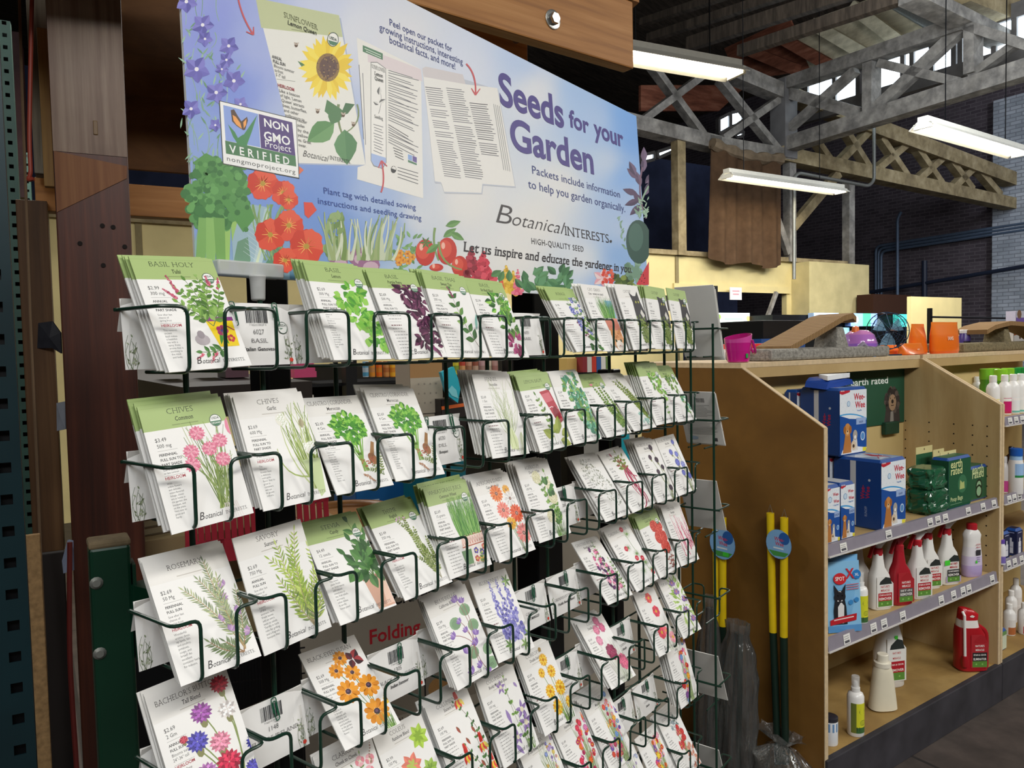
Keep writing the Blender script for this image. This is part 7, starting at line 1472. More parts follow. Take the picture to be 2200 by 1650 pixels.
for lb, x, y, h, c in (('white nozzle bottle with a dog picture on the base shelf',2168,1362,.15,'#b0683c'),('white nozzle bottle with a red label on the base shelf',2200,1360,.15,'#b02434'),('tall white bottle behind the nozzle bottles',2182,1320,.19,'#d8d4d0'),('white nozzle bottle at the back of the base shelf',2172,1335,.16,'#d8d8dc')):
    bott(lb, x, y, ZU[3], .027, h, '#ebe9e6', '#f0eeea', .45, [(.05,.4,c),(.45,.75,'#e0dcd8')])
pack('small green and white box at the left of the second base shelf', onshelf(2152,1400,ZU[3]), .05, .04, .10, nm='care_box', cat='box', group=None, front=lambda A, W, H: (A.rect(0,0,W,H,'#cfd8c0'), A.rect(0,H*.7,W,H,'#6c9458')), side=lambda A, W, H: A.rect(0,0,W,H,'#b8c4a8'), top='#d8dccc')
# ---------------------------------------------------------------- on top of the shelf units
ZT = 1.523
CARPG = None
def carpet(name, a, b, sc=60):
    t = NT(name); no = t.n('ShaderNodeTexNoise', Scale=sc, Detail=5.0, Roughness=.7); t.l(t.coord((1,1,1)), no.inputs['Vector'])
    t.l(t.ramp(no.outputs[0], [(.3,a),(.7,b)]), t.b.inputs['Base Color']); t.b.inputs['Roughness'].default_value = .95; t.bump(no.outputs[0], .9, .01); return t.m
GCARP, TCARP = carpet('grey_carpet','#6a6760','#b4b0a6'), carpet('olive_carpet','#5c523c','#978a68')
def corr(name, a, b):
    t = NT(name); wv_ = t.n('ShaderNodeTexWave', Scale=30.0, Distortion=.6); wv_.bands_direction = 'X'; t.l(t.coord((1,1,1)), wv_.inputs['Vector'])
    t.l(t.ramp(wv_.outputs[0], [(.2,a),(.7,b)]), t.b.inputs['Base Color']); t.b.inputs['Roughness'].default_value = .9; t.bump(wv_.outputs[0], .8, .006); return t.m
CORR = corr('corrugated_card', '#7c5c38', '#b08c5c')
def slab(g, P0, P1, half, th, n_=1):
    pass
def scratch(lb, x0, x1, ybase, n_, ramp, back, mat, lb2):
    a, b = onGN(x0, ybase, n_), onGN(x1, ybase, n_); L = (b-a).dot(GD); t = thing('cat_scratcher', lb, 'cat scratcher', (a.x,a.y,ZT), GANG)
    g = G(); g.box(0, L, -.10, .13, 0.0, .048); g.obj('carpet_base', mat, t, bevel=.012)
    P = [(f*L, z) for f, z in ramp]; g = G(); R_ = []
    for x, z in P: R_.append((x, z))
    for i, (x, z) in enumerate(P):
        pass
    up_ = [(x, z+.012) for x, z in P]; dn = [(x, z-.012) for x, z in P]
    g.rings([[(u[0], -.075, u[1]), (u[0], .09, u[1]), (d[0], .09, d[1]), (d[0], -.075, d[1])] for u, d in zip(up_, dn)], (150,120,80), False)
    g.obj('scratch_ramp', CORR, t)
    bx, bz = back; g = G(); g.hexa([(bx*L-.045,-.05,.038),(bx*L+.05,-.05,.038),(bx*L+.05,.07,.038),(bx*L-.045,.07,.038)], [(bx*L-.03,-.04,bz),(bx*L+.02,-.04,bz),(bx*L+.02,.06,bz),(bx*L-.03,.06,bz)]); g.obj('support', mat, t, bevel=.006)
scratch('grey carpet cat scratcher with a straight ramp on the first unit', 1612, 1868, 786, .46, [(.18,.045),(.40,.105),(.62,.17),(.70,.182),(.73,.165)], (.66,.135), GCARP, '')
scratch('olive carpet cat scratcher with a curved ramp on the second unit', 2028, 2290, 772, .50, [(.20,.105),(.26,.13),(.38,.152),(.52,.145),(.70,.095),(.80,.045)], (.40,.135), TCARP, '')
def topbox(nm, lb, cat, x0, y0, x1, y1, n_, dp, mat, col=(200,200,200), bev=.004, extra=None, zb=None):
    a, b = onGN(x0, y1, n_), onGN(x1, y1, n_); z1 = onGN(x0, y0, n_).z; s0, s1 = gsn(a)[0], gsn(b)[0]; zz_ = ZT if zb is None else zb
    t = thing(nm, lb, cat, GL(s0, n_, zz_), GANG); g = G(); g.box(0, s1-s0, 0, dp, 0, z1-zz_, col); A = Art(g, lambda x, y, l=0: (x, -l, y), 1e-5, 3e-5)
    if extra: extra(A, s1-s0, z1-zz_)
    g.obj('body', mat, t, bevel=bev if not extra else 0); return t
# magenta scoop cup
p = onGN(1586, 786, .40); MAG = ink('magenta_plastic', .15, .6, alpha=.88, coat=.4)
t = thing('pet_bowl', 'magenta translucent plastic cup at the left end of the shelf top', 'cup', (p.x,p.y,ZT), GANG)
g = G(); n_ = 28; R_ = []
for r_, z in ((.034,0),(.040,.004),(.046,.045),(.050,.075),(.052,.100)): R_.append([(r_*math.cos(6.2832*j/n_), r_*math.sin(6.2832*j/n_), z+(.012*math.cos(6.2832*j/n_) if z > .09 else 0)) for j in range(n_)])
for r_, z in ((.049,.100),(.044,.045),(.036,.008)): R_.append([(r_*math.cos(6.2832*j/n_), r_*math.sin(6.2832*j/n_), z+(.012*math.cos(6.2832*j/n_) if z > .09 else 0)) for j in range(n_)])
g.rings(R_, ['#d0208c','#d0208c','#d42490','#e858b0','#e858b0','#b81c78','#b81c78']); g.obj('cup_wall', MAG, t)
g = G(); g.tube(fillet([(.02,-.049,.085),(.03,-.058,.04),(.055,-.03,.03),(.055,0,.085)], .02), .005, '#c02084', 8); g.obj('handle_loop', MAG, t)
g = G(); g.box(-.012,0,-.047,-.045,.018,.034,'#2f9c4c'); g.obj('green_sticker', CARD, t)
topbox('storage_tray', 'white tray with a bright red rim behind the magenta cup', 'tray', 1548, 740, 1690, 776, .80, .2, ink('tray_plastic', .4, .4), '#e6dede', extra=lambda A, W, H: A.rect(0, H*.68, W, H, '#e03434'))
topbox('banner_box', 'blue box with white lettering under the black hood', 'box', 1636, 728, 1730, 775, 1.1, .1, SHF, '#1f4f94', extra=lambda A, W, H: (A.line([(W*.1,H*.62),(W*.9,H*.62)], H*.14, '#c8d4e8'), A.line([(W*.2,H*.4),(W*.85,H*.4)], H*.1, '#a8bcdc')))
t = topbox('display_hood', 'black sloping display hood behind the first cat scratcher', 'hood', 1640, 688, 1762, 728, 1.15, .3, BLK, zb=1.60); g = G()
# violet igloo, ball, orange bags
p = onGN(1846, 772, .44); t = thing('hamster_hut', 'pink and violet translucent pet igloo beside the grey scratcher', 'pet hut', (p.x,p.y,ZT), GANG); IG = ink('violet_translucent', .12, .6, alpha=.8, coat=.4)
g = G(); g.lathe([(.075,0),(.078,.02),(.076,.06),(.062,.10),(.038,.118),(0.001,.122)], ['#5c8cc8','#a46cd4','#cc84dc','#ec9cdc','#f0a8e0'], 12); g.obj('dome', IG, t)
g = G(); g.tube([(-.075,-.03,.0),(-.085,-.05,.045),(-.07,-.06,.06),(-.05,-.065,.045),(-.045,-.06,0)], .010, '#a8a0b0', 8); g.obj('doorway', IG, t); g = G(); g.lathe([(.018,.118),(.014,.145),(.001,.15)], '#f07838', 10, (-.03,0,-.01)); g.obj('top_cap', PLA, t)
p = onGN(1908, 768, .42); t = thing('mesh_fan', 'round clip fan with blue blades and wire guard on the shelf top', 'fan', (p.x,p.y,ZT), GANG-.75)
NVY = flat('navy_wire', '#26405c', .4, .4, .5, .05)
for yy, rr in ((-.03,.082),(.03,.088)):
    for q_ in (1,.72,.42):
        g = G(); g.tube([(rr*q_*math.cos(6.2832*j/30), yy*(1.3-.3*q_), .115+rr*q_*math.sin(6.2832*j/30)) for j in range(30)], .0022 if q_ == 1 else .001, n=5, closed=True); g.obj('guard_ring', NVY, t)
for j in range(14): g = G(); a_ = 6.2832*j/14; g.tube([(.01*math.cos(a_),-.045,.115+.01*math.sin(a_)),(.082*math.cos(a_),-.03,.115+.082*math.sin(a_)),(.088*math.cos(a_),.03,.115+.088*math.sin(a_))], .0012, n=4); g.obj('guard_wire', NVY, t)
for j in range(3):
    g = G(); a_ = 2.094*j+.5; P = []
    for f, wd in ((.012,.35),(.045,.55),(.072,.45)): P.append((f, wd))
    up_ = [(f*math.cos(a_-w_), .012, .115+f*math.sin(a_-w_)) for f, w_ in P]; dn = [(f*math.cos(a_+w_), -.012, .115+f*math.sin(a_+w_)) for f, w_ in P]; g.poly(up_+dn[::-1], '#7ca4bc'); g.obj('blade', ink('blade_plastic', .2, .5, alpha=.85), t)
g = G(); g.tube([(0,.02,.115),(0,.035,.03),(0,.02,.0)], .006, n=8); g.tube([(-.05,.0,.003),(.06,.0,.003)], .004, n=6); g.obj('stand', NVY, t)
def obag(lb, x0, y0, x1, y1, n_, rot=0, txt=True, lean=0):
    a, b = onGN(x0, y1, n_), onGN(x1, y1, n_); h_ = onGN(x0, y0, n_).z-ZT; w_ = (b-a).dot(GD); t = thing('treat_bag', lb, 'bag', GL(gsn(a)[0]+w_/2, n_, ZT), GANG+rot, 'orange treat bags')
    g = G(); g.loft([(0,w_*.46,.03),(h_*.08,w_*.48,.036),(h_*.6,w_*.5,.024),(h_*.9,w_*.5,.006),(h_,w_*.51,.003)], ['#e8641c','#f0741c','#f47c20','#f88428'], .8)
    if txt: A = Art(g, lambda x, y, l=0: (x/1000, -.0365-l+.00010*max(0,y-h_*80)+.0, y/1000), 1e-5, 1e-3); A.text('IAMS', 0, h_*420, h_*120, '#f8d8c0', 'X', 'c')
    g.obj('pouch', BAGM, t)
obag('upright orange bag at the right with a wide folded top', 2000, 692, 2056, 770, .42); obag('taller orange bag left of the wide topped one', 1952, 696, 1990, 770, .46, .15, False); obag('low orange bag lying before the two upright ones', 1934, 738, 1980, 771, .40); obag('short orange bag behind the fan stand', 1888, 742, 1926, 772, .48)
bott('purple and black pill bottle between the orange bag and the olive scratcher', 2072, 770, ZT, .03, .12, '#4c3a84', '#e4e0e4', .8, [(.2,.7,'#1c1a24')], None); 
p = onGN(2072, 764, .55); bpy.data.objects[[o.name for o in bpy.data.objects if o.get('label','').startswith('purple and black pill')][0]].location = (p.x, p.y, ZT)
# refrigerators and lit signs far behind the shelf tops
LITB = ink('lit_panel', .4, .3)
def lit(name, s_=1.6):
    t = NT(name); a = t.n('ShaderNodeAttribute', attribute_name='ink'); t.l(a.outputs['Color'], t.b.inputs['Base Color']); t.l(a.outputs['Color'], t.b.inputs['Emission Color']); t.b.inputs['Emission Strength'].default_value = s_; return t.m
LIT = lit('lit_sign_face', 1.0)
def farbox(nm, lb, cat, x0, y0, x1, y1, n_, dp, mat, col=(200,200,200), draw=None, zfloor=False, drawmat=None):
    a, b = onN(x0, y1, n_), onN(x1, y0, n_); s0, s1 = sn(a)[0], sn(b)[0]; zlo = 0 if zfloor else a.z; t = thing(nm, lb, cat, BL(s0, n_, zlo), BANG); zt_ = onN(x0, y0, n_).z
    g = G(); g.box(0, s1-s0, 0, dp, 0, zt_-zlo, col); g.obj('body', mat, t)
    if draw: g = G(); A = Art(g, lambda x, y, l=0: (x, -.004-l, a.z-zlo+y), 1e-4, 1e-3); draw(A, s1-s0, zt_-a.z); g.obj('face', drawmat or LIT, t)
    return t
def fruit(A, W, H):
    A.rect(0,0,W,H,'#e4f4ec'); A.text('Fruit & Veg', W/2, H*.42, H*.18, '#7cb08c', 'B', 'c', .8) if 0 else A.line([(W*.22,H*.55),(W*.78,H*.55)], H*.16, '#9cc4a8')
    for x, y, c in ((.05,.2,'#e8c83c'),(.12,.1,'#e8883c'),(.06,.7,'#88b848'),(.9,.2,'#d85c5c'),(.95,.6,'#f0c878'),(.84,.08,'#88b848')): A.disc(W*x, H*y, H*.2, c, 12)
farbox('drinks_fridge', 'black fridge with a lit fruit sign behind the grey packets', 'fridge', 1540, 672, 1610, 702, 7.4, .6, BLK, draw=fruit, zfloor=True)
farbox('fridge_door', 'bright cold fridge interior below the lit fruit sign', 'fridge door', 1556, 716, 1602, 745, 7.38, .03, BLK, draw=lambda A, W, H: (A.rect(0,0,W,H,'#3c5560'), A.rect(W*.05,H*.1,W*.45,H*.6,'#b8dce4'), A.rect(W*.6,0,W*.9,H,'#7ca4b0')))
farbox('freezer_sign', 'rounded pale blue lit freezer sign over the grey scratcher ramp', 'sign', 1748, 672, 1801, 690, 6.9, .09, PLA, '#a8c4e8', draw=lambda A, W, H: A.rect(0,0,W,H,'#a8c8f0'))
farbox('freezer_sign', 'navy sign section right of the pale blue one', 'sign', 1801, 675, 1827, 692, 6.9, .09, PLA, '#1c2440', draw=lambda A, W, H: (A.rect(0,0,W,H,'#1c2648'), A.line([(W*.1,H*.5),(W*.9,H*.5)],H*.3,'#6c7ca8')))
farbox('freezer_sign', 'blue and green sign section with a round mark', 'sign', 1827, 673, 1884, 701, 6.9, .09, PLA, '#6c8cd0', draw=lambda A, W, H: (A.rect(0,0,W,H,'#88a8e8'), A.rect(W*.45,0,W*.75,H,'#4cb890'), A.disc(W*.2,H*.5,H*.3,'#dce4f4',14)))
farbox('freezer_sign', 'teal rounded sign right of the fan', 'sign', 1930, 675, 1966, 702, 6.9, .09, PLA, '#3cc4bc', draw=lambda A, W, H: (A.rect(0,0,W,H,'#4cd0c8'), A.text('NATURE', W*.1, H*.38, H*.26, '#1c8c88', 'B', cond=.5)) if 0 else (A.rect(0,0,W,H,'#4cd0c8'), A.line([(W*.1,H*.5),(W*.85,H*.5)],H*.26,'#2aa09a')))
farbox('freezer_cabinet', 'black freezer cabinet row below the coloured signs', 'freezer', 1660, 676, 1968, 712, 7.0, .6, BLK, zfloor=True)
farbox('freezer_window', 'cold lit freezer window left of the violet hut', 'freezer window', 1788, 704, 1824, 750, 6.96, .03, BLK, draw=lambda A, W, H: (A.rect(0,0,W,H,'#8cc0d8'), A.rect(W*.1,H*.1,W*.5,H*.7,'#c8e4f0')))
farbox('notice', 'small white paper notice taped on the dark opening below the curtain', 'notice', 1568, 617, 1593, 644, NP-.12, .005, CARD, '#e8e4e4', draw=lambda A, W, H: (A.rect(0,0,W,H,'#e8e4e4'), A.line([(W*.2,H*.7),(W*.8,H*.7)],H*.1,'#d89aa4'), A.line([(W*.25,H*.45),(W*.75,H*.45)],H*.1,'#d89aa4')), drawmat=CARD)
farbox('shelf_upright', 'black shelf post crossing the dark opening', 'post', 1536, 614, 1542, 720, 7.5, .05, BLK, zfloor=True)
g = G(); g.bar(onN(1668,628,NP-.2), onN(1640,705,NP-.2), .05, .06, side=ND); tag(g.obj('timber_brace', GREYW), 'pale leaning strut in the dark opening', 'brace')
for x, y0, y1, lb in ((2001,662,700,'black rack post before the yellow panel'),(2174,670,712,'right black rack post above the olive scratcher')): farbox('shelf_upright', lb, 'post', x-2.5, y0, x+2.5, y1, 5.2, .04, BLK, zfloor=True)
g = G(); g.tube([onN(2001,681,5.2), onN(2175,684,5.2)], .012, n=6); tag(g.obj('shelf_rail', BLK), 'thin black rail joining the two rack posts above the olive scratcher', 'rail')
farbox('pet_food_bag', 'white food bag with brown print at the right edge over the shelf', 'bag', 2177, 705, 2240, 745, 3.6, .15, BAGM, '#d8d0c8', draw=lambda A, W, H: (A.rect(0,0,W,H,'#d8d4d0'), A.poly([(0,H*.6),(W,H*1.0),(0,H)],'#a8582c'), A.disc(W*.2,H*.5,H*.1,'#5a4038',8)), drawmat=CARD)
farbox('pet_food_bag', 'small violet and white pack with a dog face at the right edge', 'bag', 2182, 668, 2215, 704, 4.2, .1, BAGM, '#c8c0d0', draw=lambda A, W, H: (A.rect(0,0,W,H,'#d8d4dc'), A.rect(0,H*.3,W,H*.6,'#7c60a8'), A.disc(W*.2,H*.8,W*.15,'#8a6a50',8)), drawmat=CARD)
# ---------------------------------------------------------------- scoop rakes leaning on the brown end panel
YEL = flat('yellow_pole', '#e6c416', .35, 0, .5, .05); DKG = flat('dark_green_pole', '#142a20', .4, 0, .5, .1)
def plast(name):
    """thin crinkled clear film: mostly see-through, with sharp glints"""
    t = NT(name); n_ = t.n; out = t.t.nodes['Material Output']
    no = n_('ShaderNodeTexNoise', Scale=55.0, Detail=4.0, Distortion=1.5); t.l(t.coord((1,1,.35)), no.inputs['Vector'])
    bm = n_('ShaderNodeBump', Strength=.8, Distance=.006); t.l(no.outputs[0], bm.inputs['Height'])
    tr = n_('ShaderNodeBsdfTransparent'); tr.inputs[0].default_value = (.86,.86,.85,1); gs = n_('ShaderNodeBsdfGlossy', Roughness=.14); t.l(bm.outputs[0], gs.inputs['Normal']); gs.inputs[0].default_value = (.95,.95,.93,1)
    df = n_('ShaderNodeBsdfDiffuse'); df.inputs[0].default_value = (.5,.5,.48,1); t.l(bm.outputs[0], df.inputs['Normal'])
    lw = n_('ShaderNodeLayerWeight', Blend=.35); t.l(bm.outputs[0], lw.inputs['Normal']); mr = n_('ShaderNodeMapRange'); mr.inputs['To Min'].default_value = .10; mr.inputs['To Max'].default_value = .75; t.l(lw.outputs['Fresnel'], mr.inputs[0])
    m1 = n_('ShaderNodeMixShader'); t.l(mr.outputs[0], m1.inputs[0]); t.l(tr.outputs[0], m1.inputs[1]); t.l(gs.outputs[0], m1.inputs[2])
    m2 = n_('ShaderNodeMixShader'); m2.inputs[0].default_value = .10; t.l(m1.outputs[0], m2.inputs[1]); t.l(df.outputs[0], m2.inputs[2]); t.l(m2.outputs[0], out.inputs['Surface']); return t.m
CLEAR = plast('clear_film')
def rake(lb, poles, tagc, ang, sp=-.045):
    t = thing('scoop_rake_set', lb, 'rake set', onGS(poles[0][0][0], poles[0][0][1], sp)*1.0); t.location.z = 0
    L0 = V(t.location)
    for top, mid, bot in poles:
        a, b, c = onGS(*top, sp), onGS(*mid, sp), onGS(*bot, sp)
        g = G(); g.tube([a-L0, b-L0], .0135, n=12); g.obj('yellow_grip', YEL, t); g = G(); g.tube([b-L0, c-L0], .0130, n=12); g.obj('green_shaft', DKG, t)
        g = G(); d_ = (a-b).normalized(); g.tube([a-L0+GN*.010, a-L0+d_*.03, a-L0-GN*.010], .001, n=4); g.obj('hang_loop', GREY, t)
    x, y, r_ = tagc; c = onGS(x, y, sp-.018); e = onGS(x+r_, y, sp-.018); rr = (e-c).length; g = G(); M_ = lambda u, v, l=0: c-L0-GN*u+V((0,0,v))-GD*l
    g.hexa([M_(rr*math.cos(6.2832*j/24), rr*math.sin(6.2832*j/24)) for j in range(24)], [M_(rr*math.cos(6.2832*j/24), rr*math.sin(6.2832*j/24), .0015) for j in range(24)], '#6ca4d8')
    A = Art(g, lambda u, v, l=0: M_(u*rr, v*rr, .0016+l), 1e-5, 3e-5); A.disc(0,0,.97,'#88b8e4',24); A.disc(.45,.45,.42,'#2c62ac',16); A.poly([(-.8,-.5),(.8,-.5),(.5,-.8),(-.4,-.85)],'#4c9c4c'); A.text('Wee-',.06,.22,.26,'#c8405c','X','c',.9); A.text('Wee',.08,-.1,.26,'#c8405c','X','c',.9); A.line([(-.4,-.28),(.4,-.28)],.1,'#e8eef4')
    if ang: A.rect(.05,-.75,.5,-.5,'#4cd43c')
    g.obj('round_tag', CARD, t); return t, L0
t, L0 = rake('yellow and green rake pair leaning on the brown panel, bag round its foot', [((1655,1102),(1661,1358),(1672,1640)), ((1685,1112),(1684,1368),(1688,1640))], (1673,1169,27), False)
g = G(); c = onGS(1680,1598,-.06); rr = random.Random(4); R_ = []
for k, (z, q_) in enumerate(((-.22,.08),(-.14,.12),(-.06,.115),(-.02,.06),(.0,.024),(.018,.05),(.042,.085))):
    R_.append([tuple(c-L0+V((0,0,z+rr.uniform(-.008,.008)))+(GN*math.cos(6.2832*j/26)+GD*.5*math.sin(6.2832*j/26))*q_*(1+rr.uniform(-.2,.2))) for j in range(26)])
g.rings(R_, (235,235,235), True, False); g.obj('foot_bag', CLEAR, t)
g = G(); g.tube([c-L0+GN*.03+V((0,0,.0)), c-L0-GN*.03+V((0,0,.0)), c-L0-GN*.10+V((0,0,-.08))], .0015, n=4); g.obj('tie_wire', BLK, t)
t, L0 = rake('yellow and green rake pair half behind the rack end', [((1538,1112),(1541,1345),(1545,1640)), ((1553,1112),(1553,1345),(1556,1640))], (1552,1168,27), True)
def bundle(lb, x0, x1, y0, y1, sp, seed):
    rr = random.Random(seed); a = onGS((x0+x1)/2+4, y0, sp); b = onGS(x0*.6+x1*.4, y1+60, sp); t = thing('wrapped_poles', lb, 'wrapped poles', (b.x,b.y,max(0,b.z))); L0 = V(t.location); w_ = (onGS(x1,y0+80,sp)-onGS(x0,y0+80,sp)).length/2; R_ = []
    ph = [rr.uniform(0,6.28) for _ in range(6)]; n_ = 56
    for k in range(30):
        f = k/29; p_ = a*(1-f)+b*f; q_ = w_*(.55+.45*min(1,f*3))*(.75+.25*min(1,abs(f-.08)*14))*1.05
        R_.append([tuple(p_-L0+(GN*math.cos(6.2832*j/n_)+GD*.6*math.sin(6.2832*j/n_))*q_*(1+.10*math.sin(j*.9+ph[0]+f*5)+.07*math.sin(j*2.1+ph[1]-f*9)+.05*math.sin(j*3.3+f*23)+rr.uniform(-.03,.03))) for j in range(n_)])
    g = G(); g.rings(R_, (205,205,202), True, False); g.obj('film', CLEAR, t, sharp=180)
    for k in range(4): g = G(); o_ = GN*rr.uniform(-.5,.5)*w_+GD*rr.uniform(-.2,.2)*w_; g.tube([a*.94+b*.06-L0+o_*.6, b-L0+o_], .010, n=8); g.obj('pole', DKG if k < 2 else flat('brown_pole','#4a3424',.6), t)
bundle('plastic wrapped poles leaning beside the second rake pair', 1545, 1618, 1336, 1640, -.10, 2); bundle('darker wrapped poles behind the rack end', 1500, 1542, 1280, 1640, -.14, 9)
# ---------------------------------------------------------------- seen through the rack
NB = 1.62
def fb(nm, lb, cat, x0, y0, x1, y1, n_, dp, col, draw=None, mat=None, fl=False): return farbox(nm, lb, cat, x0, y0, x1, y1, n_, dp, mat or SHF, col, draw, fl, CARD)
def crate(A, W, H):
    A.rect(0,0,W,H,'#a39a8c'); A.text('Folding', W*.15, H*.55, H*.062, '#c02430', 'X', cond=.95); A.text('Dog Crate', W*.34, H*.55, H*.062, '#1c1a1a', 'X', cond=.95)
    A.text('Crates', W*.20, H*.70, H*.052, '#1c1a1a', 'X', shear=.2); A.text('for Pets', W*.265, H*.655, H*.042, '#1c1a1a', 'X', shear=.2); A.text('Divider Panel', W*.20, H*.16, H*.03, '#2a2625', 'B')
    A.rect(W*.18,H*.2,W*.42,H*.38,'#8c8274'); A.disc(W*.30,H*.28,H*.05,'#b08450',12,.9)
    for k in range(3):
        A.line([(W*(.19+k*.08),H*.21),(W*(.19+k*.08),H*.36)],.004,'#2a2826'); 
farbox('crate_carton', 'large grey brown crate carton with red lettering standing behind the rack', 'carton', 640, 1185, 1460, 1700, NB, .18, SHF, '#a39a8c', crate, True, CARD)
cg = thing('wire_crate', 'black wire cage seen low between the left packets', 'cage', BL(0,0,0), 0); Q = lambda x, y: onN(x, y, 1.5)
for i in range(26): g = G(); g.tube([Q(470+i*7, 1400), Q(474+i*7.3, 1660)], .0015, n=4); g.v = [tuple(V(v)-V(cg.location)) for v in g.v]; g.obj('cage_bar', BLK, cg)
for y in (1405,1460,1515,1570,1625): g = G(); g.tube([Q(462,y+12), Q(655,y-14)], .0018, n=4); g.v = [tuple(V(v)-V(cg.location)) for v in g.v]; g.obj('cage_rail', BLK, cg)
fb('dark_board', 'dark board standing behind the wire cage', 'board', 300, 1420, 640, 1700, 1.66, .03, '#1c1a1a', mat=BLK, fl=True)
# red basket with slots
rb = thing('red_basket', 'red plastic basket with slots behind the chives packets', 'basket', BL(0,0,0), 0); RB = flat('red_basket_plastic', '#b02c3c', .35, 0, .5, .05); LB = V(rb.location)
def bw(x, y): return onN(x, y, 1.75)-LB
def strip(p, q, w_): g = G(); g.bar(p, q, .006, w_, side=ND); g.obj('basket_slat', RB, rb)
tl_, tr2 = (392,1096), (705,1062)
H_ = lambda x, f: (x+f*6, 1096-(x-392)*.108+f*95)
k_ = 1.75*.0011
for f, wd in ((0,.03),(1.0,.05)): strip(bw(*H_(392,f)), bw(*H_(705,f)), wd)
for i in range(22): x = 400+i*14.2; strip(bw(*H_(x,0)), bw(*H_(x,1)), .011)
# wooden bowl rim, blue carton, timber boards
g = G(); c = onN(742, 1108, 1.9); g.tube([c+SD*.13*math.cos(t_)+ND*.13*math.sin(t_)+V((0,0,0)) for t_ in [6.2832*j/40 for j in range(40)]], .016, n=10, closed=True); g.lathe([(.06,-.07),(.11,-.04),(.13,0)], (140,90,50), 28, tuple(c)); tag(g.obj('wooden_bowl', wood('acacia_bowl','#5a3a1e','#83582f','#a5763f',(9,9,9),.4)), 'round wooden bowl behind the savory packet', 'bowl')
fb('blue_carton', 'bright blue carton behind the cilantro baskets', 'carton', 765, 1030, 912, 1092, 2.2, .2, '#1c5c9c', lambda A, W, H: (A.rect(0,0,W,H,'#1f6cb0'), A.poly([(0,H*.6),(W*.5,H*.8),(W*.5,H),(0,H)],'#122c5c'), A.line([(W*.2,H*.2),(W*.32,H*.2)],H*.08,'#c8dcec')), fl=True)
fb('teal_carton', 'teal carton edge below the dill card', 'carton', 912, 1000, 1000, 1060, 2.0, .15, '#0f6878', fl=True)
fb('timber_stack', 'pale timber boards low at the left behind the chives', 'timber', 288, 1085, 400, 1200, 1.9, .3, '#8f8468', lambda A, W, H: [A.line([(0,H*(.1+k*.15)),(W,H*(.16+k*.15))], H*.02, '#5a503c') for k in range(6)], fl=True)
fb('timber_stack', 'long pale board running low behind the red basket', 'timber', 300, 1165, 720, 1210, 1.85, .25, '#a08c64', fl=True)
g = G(); g.bar(atD(280,812,2.5), atD(540,858,1.75), .3, .07); q_ = atD(280,812,2.5); g.box(q_.x-.02, q_.x+.02, q_.y-.02, q_.y+.02, 0, q_.z); tag(g.obj('dark_shelf', flat('dark_walnut_board','#2c2420',.5)), 'dark shelf board behind the lemon basil, running away', 'shelf')
g = G(); g.bar(atD(280,1010,2.5), atD(420,1040,2.0), .3, .05); tag(g.obj('dark_shelf', BLK), 'lower dark shelf board behind the chives packets', 'shelf')
for x, y0, y1, lb, c in ((430,770,800,'grey blue pet pack on the dark shelf','#6c7c88'),(485,765,812,'dark red edged pack on the dark shelf','#4a3038'),(348,760,800,'dark pack on the dark shelf left end','#2c2c34')): fb('pet_pack', lb, 'pack', x, y0, x+48, y1, 2.0, .1, c)
# black gondola with goods between the posts
SHB = 2.9
su = thing('shelving_unit', 'black shelving of cans and tubs seen behind the upper rack rows', 'shelving', BL(sn(onN(640,800,SHB))[0], SHB, 0), BANG)
def sup(nm, x0, y0, x1, y1, n_, dp, floor=False, mat=BLK):
    a, b = onN(x0, y1, n_), onN(x1, y0, n_); g = G(); g.box(sn(a)[0], sn(b)[0], n_, n_+dp, 0 if floor else a.z, b.z, F=BB); M = Matrix.Translation(su.location) @ Matrix.Rotation(BANG, 4, 'Z'); g.xform(M.inverted()); g.obj(nm, mat, su)
for y in (812, 905): sup('shelf', 600, y, 1105, y+16, SHB, .35)
sup('back_panel', 640, 770, 1110, 1000, SHB+.35, .03, True, flat('dark_olive_back','#2a261c',.8))
for x0 in (596, 752, 1098): sup('upright', x0, 700, x0+12, 1080, SHB-.05, .05, True)
def can(lb, x, y, w_, h_, c1, c2, n_=SHB-.0):
    p = onN(x, y, n_); k = (p-CAM).dot(FW)/FPX; r_, hh = w_*k/2, h_*k; t = thing('pet_food_can', lb, 'can', p, BANG, 'cans on the black shelving'); g = G(); g.lathe([(r_*.94,0),(r_,.004),(r_,hh*.3),(r_,hh*.6),(r_,hh-.004),(r_*.94,hh)], [c2,c1,c2,c1,c2], 14); g.obj('can_body', PLA, t)
for i, (x, c1, c2, d) in enumerate(((800,'#e09030','#c88a50','amber'),(815,'#e86c24','#d8862c','orange'),(830,'#d09050','#b8703c','tan'),(844,'#f0b030','#d8882c','golden'),(859,'#d03c2c','#e09044','red'),(871,'#d8b088','#c8a070','beige'),(786,'#5aa0c0','#b8c8d0','blue'))):
    can('%s can in the row below the Purple Petra packets' % d, x, 810, 13, 34, c1, c2)
for i, (x, c1, c2, d) in enumerate(((980,'#d8c83c','#88a03c','yellow green'),(994,'#c04c3c','#d8a06c','red'),(1008,'#d09c80','#a87c60','tan'),(1022,'#9c5c48','#c8a890','brown'),(1036,'#c8a0a0','#a88880','rose'),(1050,'#d8c8b0','#b8a890','cream'),(1064,'#c89c94','#b07c74','dusty pink'))):
    can('%s can below the Six Basil Blend packets' % d, x, 806, 13, 34, c1, c2)
for i, (x, c1, c2, d) in enumerate(((1133,'#d8c8a0','#7c8c4c','olive'),(1146,'#c8a088','#8c4c3c','russet'))): can('%s can above the empty basket at the middle of the top row' % d, x, 730, 12, 30, c1, c2, 4.0)
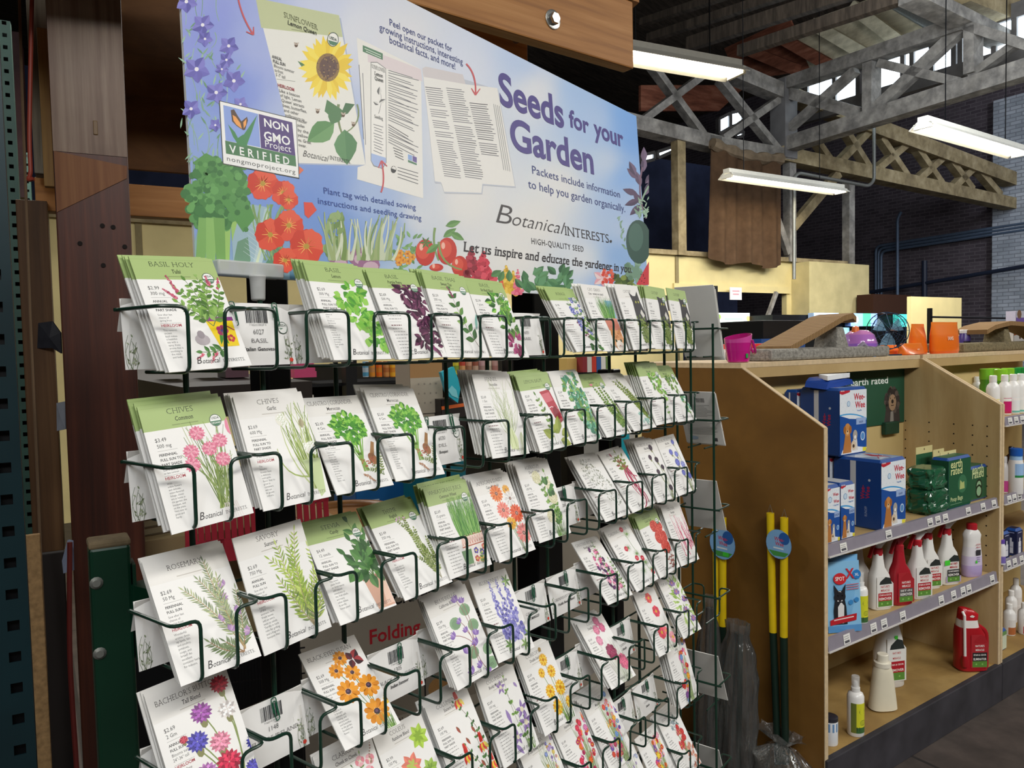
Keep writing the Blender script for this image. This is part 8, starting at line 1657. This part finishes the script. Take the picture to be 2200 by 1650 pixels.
fb('black_shelf', 'small black shelf with cans beyond the middle of the top row', 'shelf', 1100, 731, 1165, 738, 3.95, .25, '#141416', mat=BLK); fb('shelf_upright', 'thin black post carrying the small far can shelf', 'post', 1119, 632, 1125, 740, 3.93, .03, '#101012', mat=BLK, fl=True)
for i in range(4): fb('pink_tray', ['lowest','second','third','topmost'][i]+' bright pink tray in the stack behind the lemon basil', 'tray', 633, 799-i*13, 680-i*3, 812-i*13, SHB+.02, .12, '#d84c7c')
fb('supplement_tub', 'white tub with a yellow badge on the lower black shelf', 'tub', 640, 850, 673, 904, SHB+.02, .1, '#d4ccc0', lambda A, W, H: (A.rect(0,0,W,H,'#d4ccc0'), A.disc(W*.7,H*.3,W*.3,'#e8d43c',12), A.rect(0,0,W,H*.12,'#5a9cc0')))
fb('pet_pack', 'navy pack with white lettering on the lower black shelf', 'pack', 678, 876, 740, 904, SHB+.02, .1, '#1c2440', lambda A, W, H: (A.rect(0,0,W*.75,H,'#1c2440'), A.rect(W*.75,0,W,H,'#c8ccd0'), A.line([(W*.2,H*.5),(W*.6,H*.5)],H*.3,'#8c94b0')))
fb('display_carton', 'grey and brown display carton behind the fennel stack', 'carton', 882, 776, 948, 890, 2.4, .12, '#a39684', lambda A, W, H: (A.rect(0,0,W,H,'#a89c8a'), A.rect(0,H*.68,W,H,'#9c7448'), [A.disc(W*(.25+.18*i), H*(.2+.18*j), W*.03, '#8a8074', 6) for i in range(4) for j in range(3)]), fl=True)
g = G(); Pc = [onN(x, y, 2.3) for x, y in ((948,800),(975,788),(990,830),(984,866),(962,850))]; g.hexa(Pc, [p_+ND*.02 for p_ in Pc], '#2ba4b4'); A = Art(g, lambda x, y, l=0: onN(x, y, 2.3)-ND*(.002+l), 1e-4, 1e-4); A.poly([(962,838),(970,828),(980,838),(984,856),(970,850)], '#7cc8d0'); tag(g.obj('teal_header', SHF), 'teal printed header card with a dog outline behind the fennel stack', 'card')
fb('goods_box', 'dark box with an orange stripe under the teal header card', 'box', 948, 858, 1000, 905, 2.35, .1, '#241c1a', lambda A, W, H: (A.rect(0,0,W,H,'#241c1a'), A.line([(0,H*.6),(W,H*.7)],H*.16,'#d8642c')), fl=True)
fb('goods_box', 'grey wire edged carton behind the parsley baskets', 'carton', 1290, 810, 1362, 960, 2.2, .1, '#a8a49c', fl=True)
fb('shelf_goods', 'yellow shelf bay with books of pet goods right of the middle post', 'goods', 1218, 770, 1250, 800, 3.15, .12, '#d8b468'); 
for i, c in enumerate(('#8c2c34','#d8d4cc','#c83c2c','#2c5c9c','#e8e4dc','#6c8c4c')): fb('jar', ['dark red','pale grey','bright red','blue','white','green'][i]+' jar in the row behind the borage basket', 'jar', 1252+i*10, 766, 1261+i*10, 800, 3.1, .06, c)
fb('black_shelf', 'black shelf under the coloured jars', 'shelf', 1215, 802, 1330, 814, 3.1, .3, '#141416', mat=BLK, fl=True)
fb('teal_carton', 'teal display piece behind the alyssum packets', 'carton', 1328, 935, 1352, 985, 2.0, .05, '#1a8c98', fl=True)
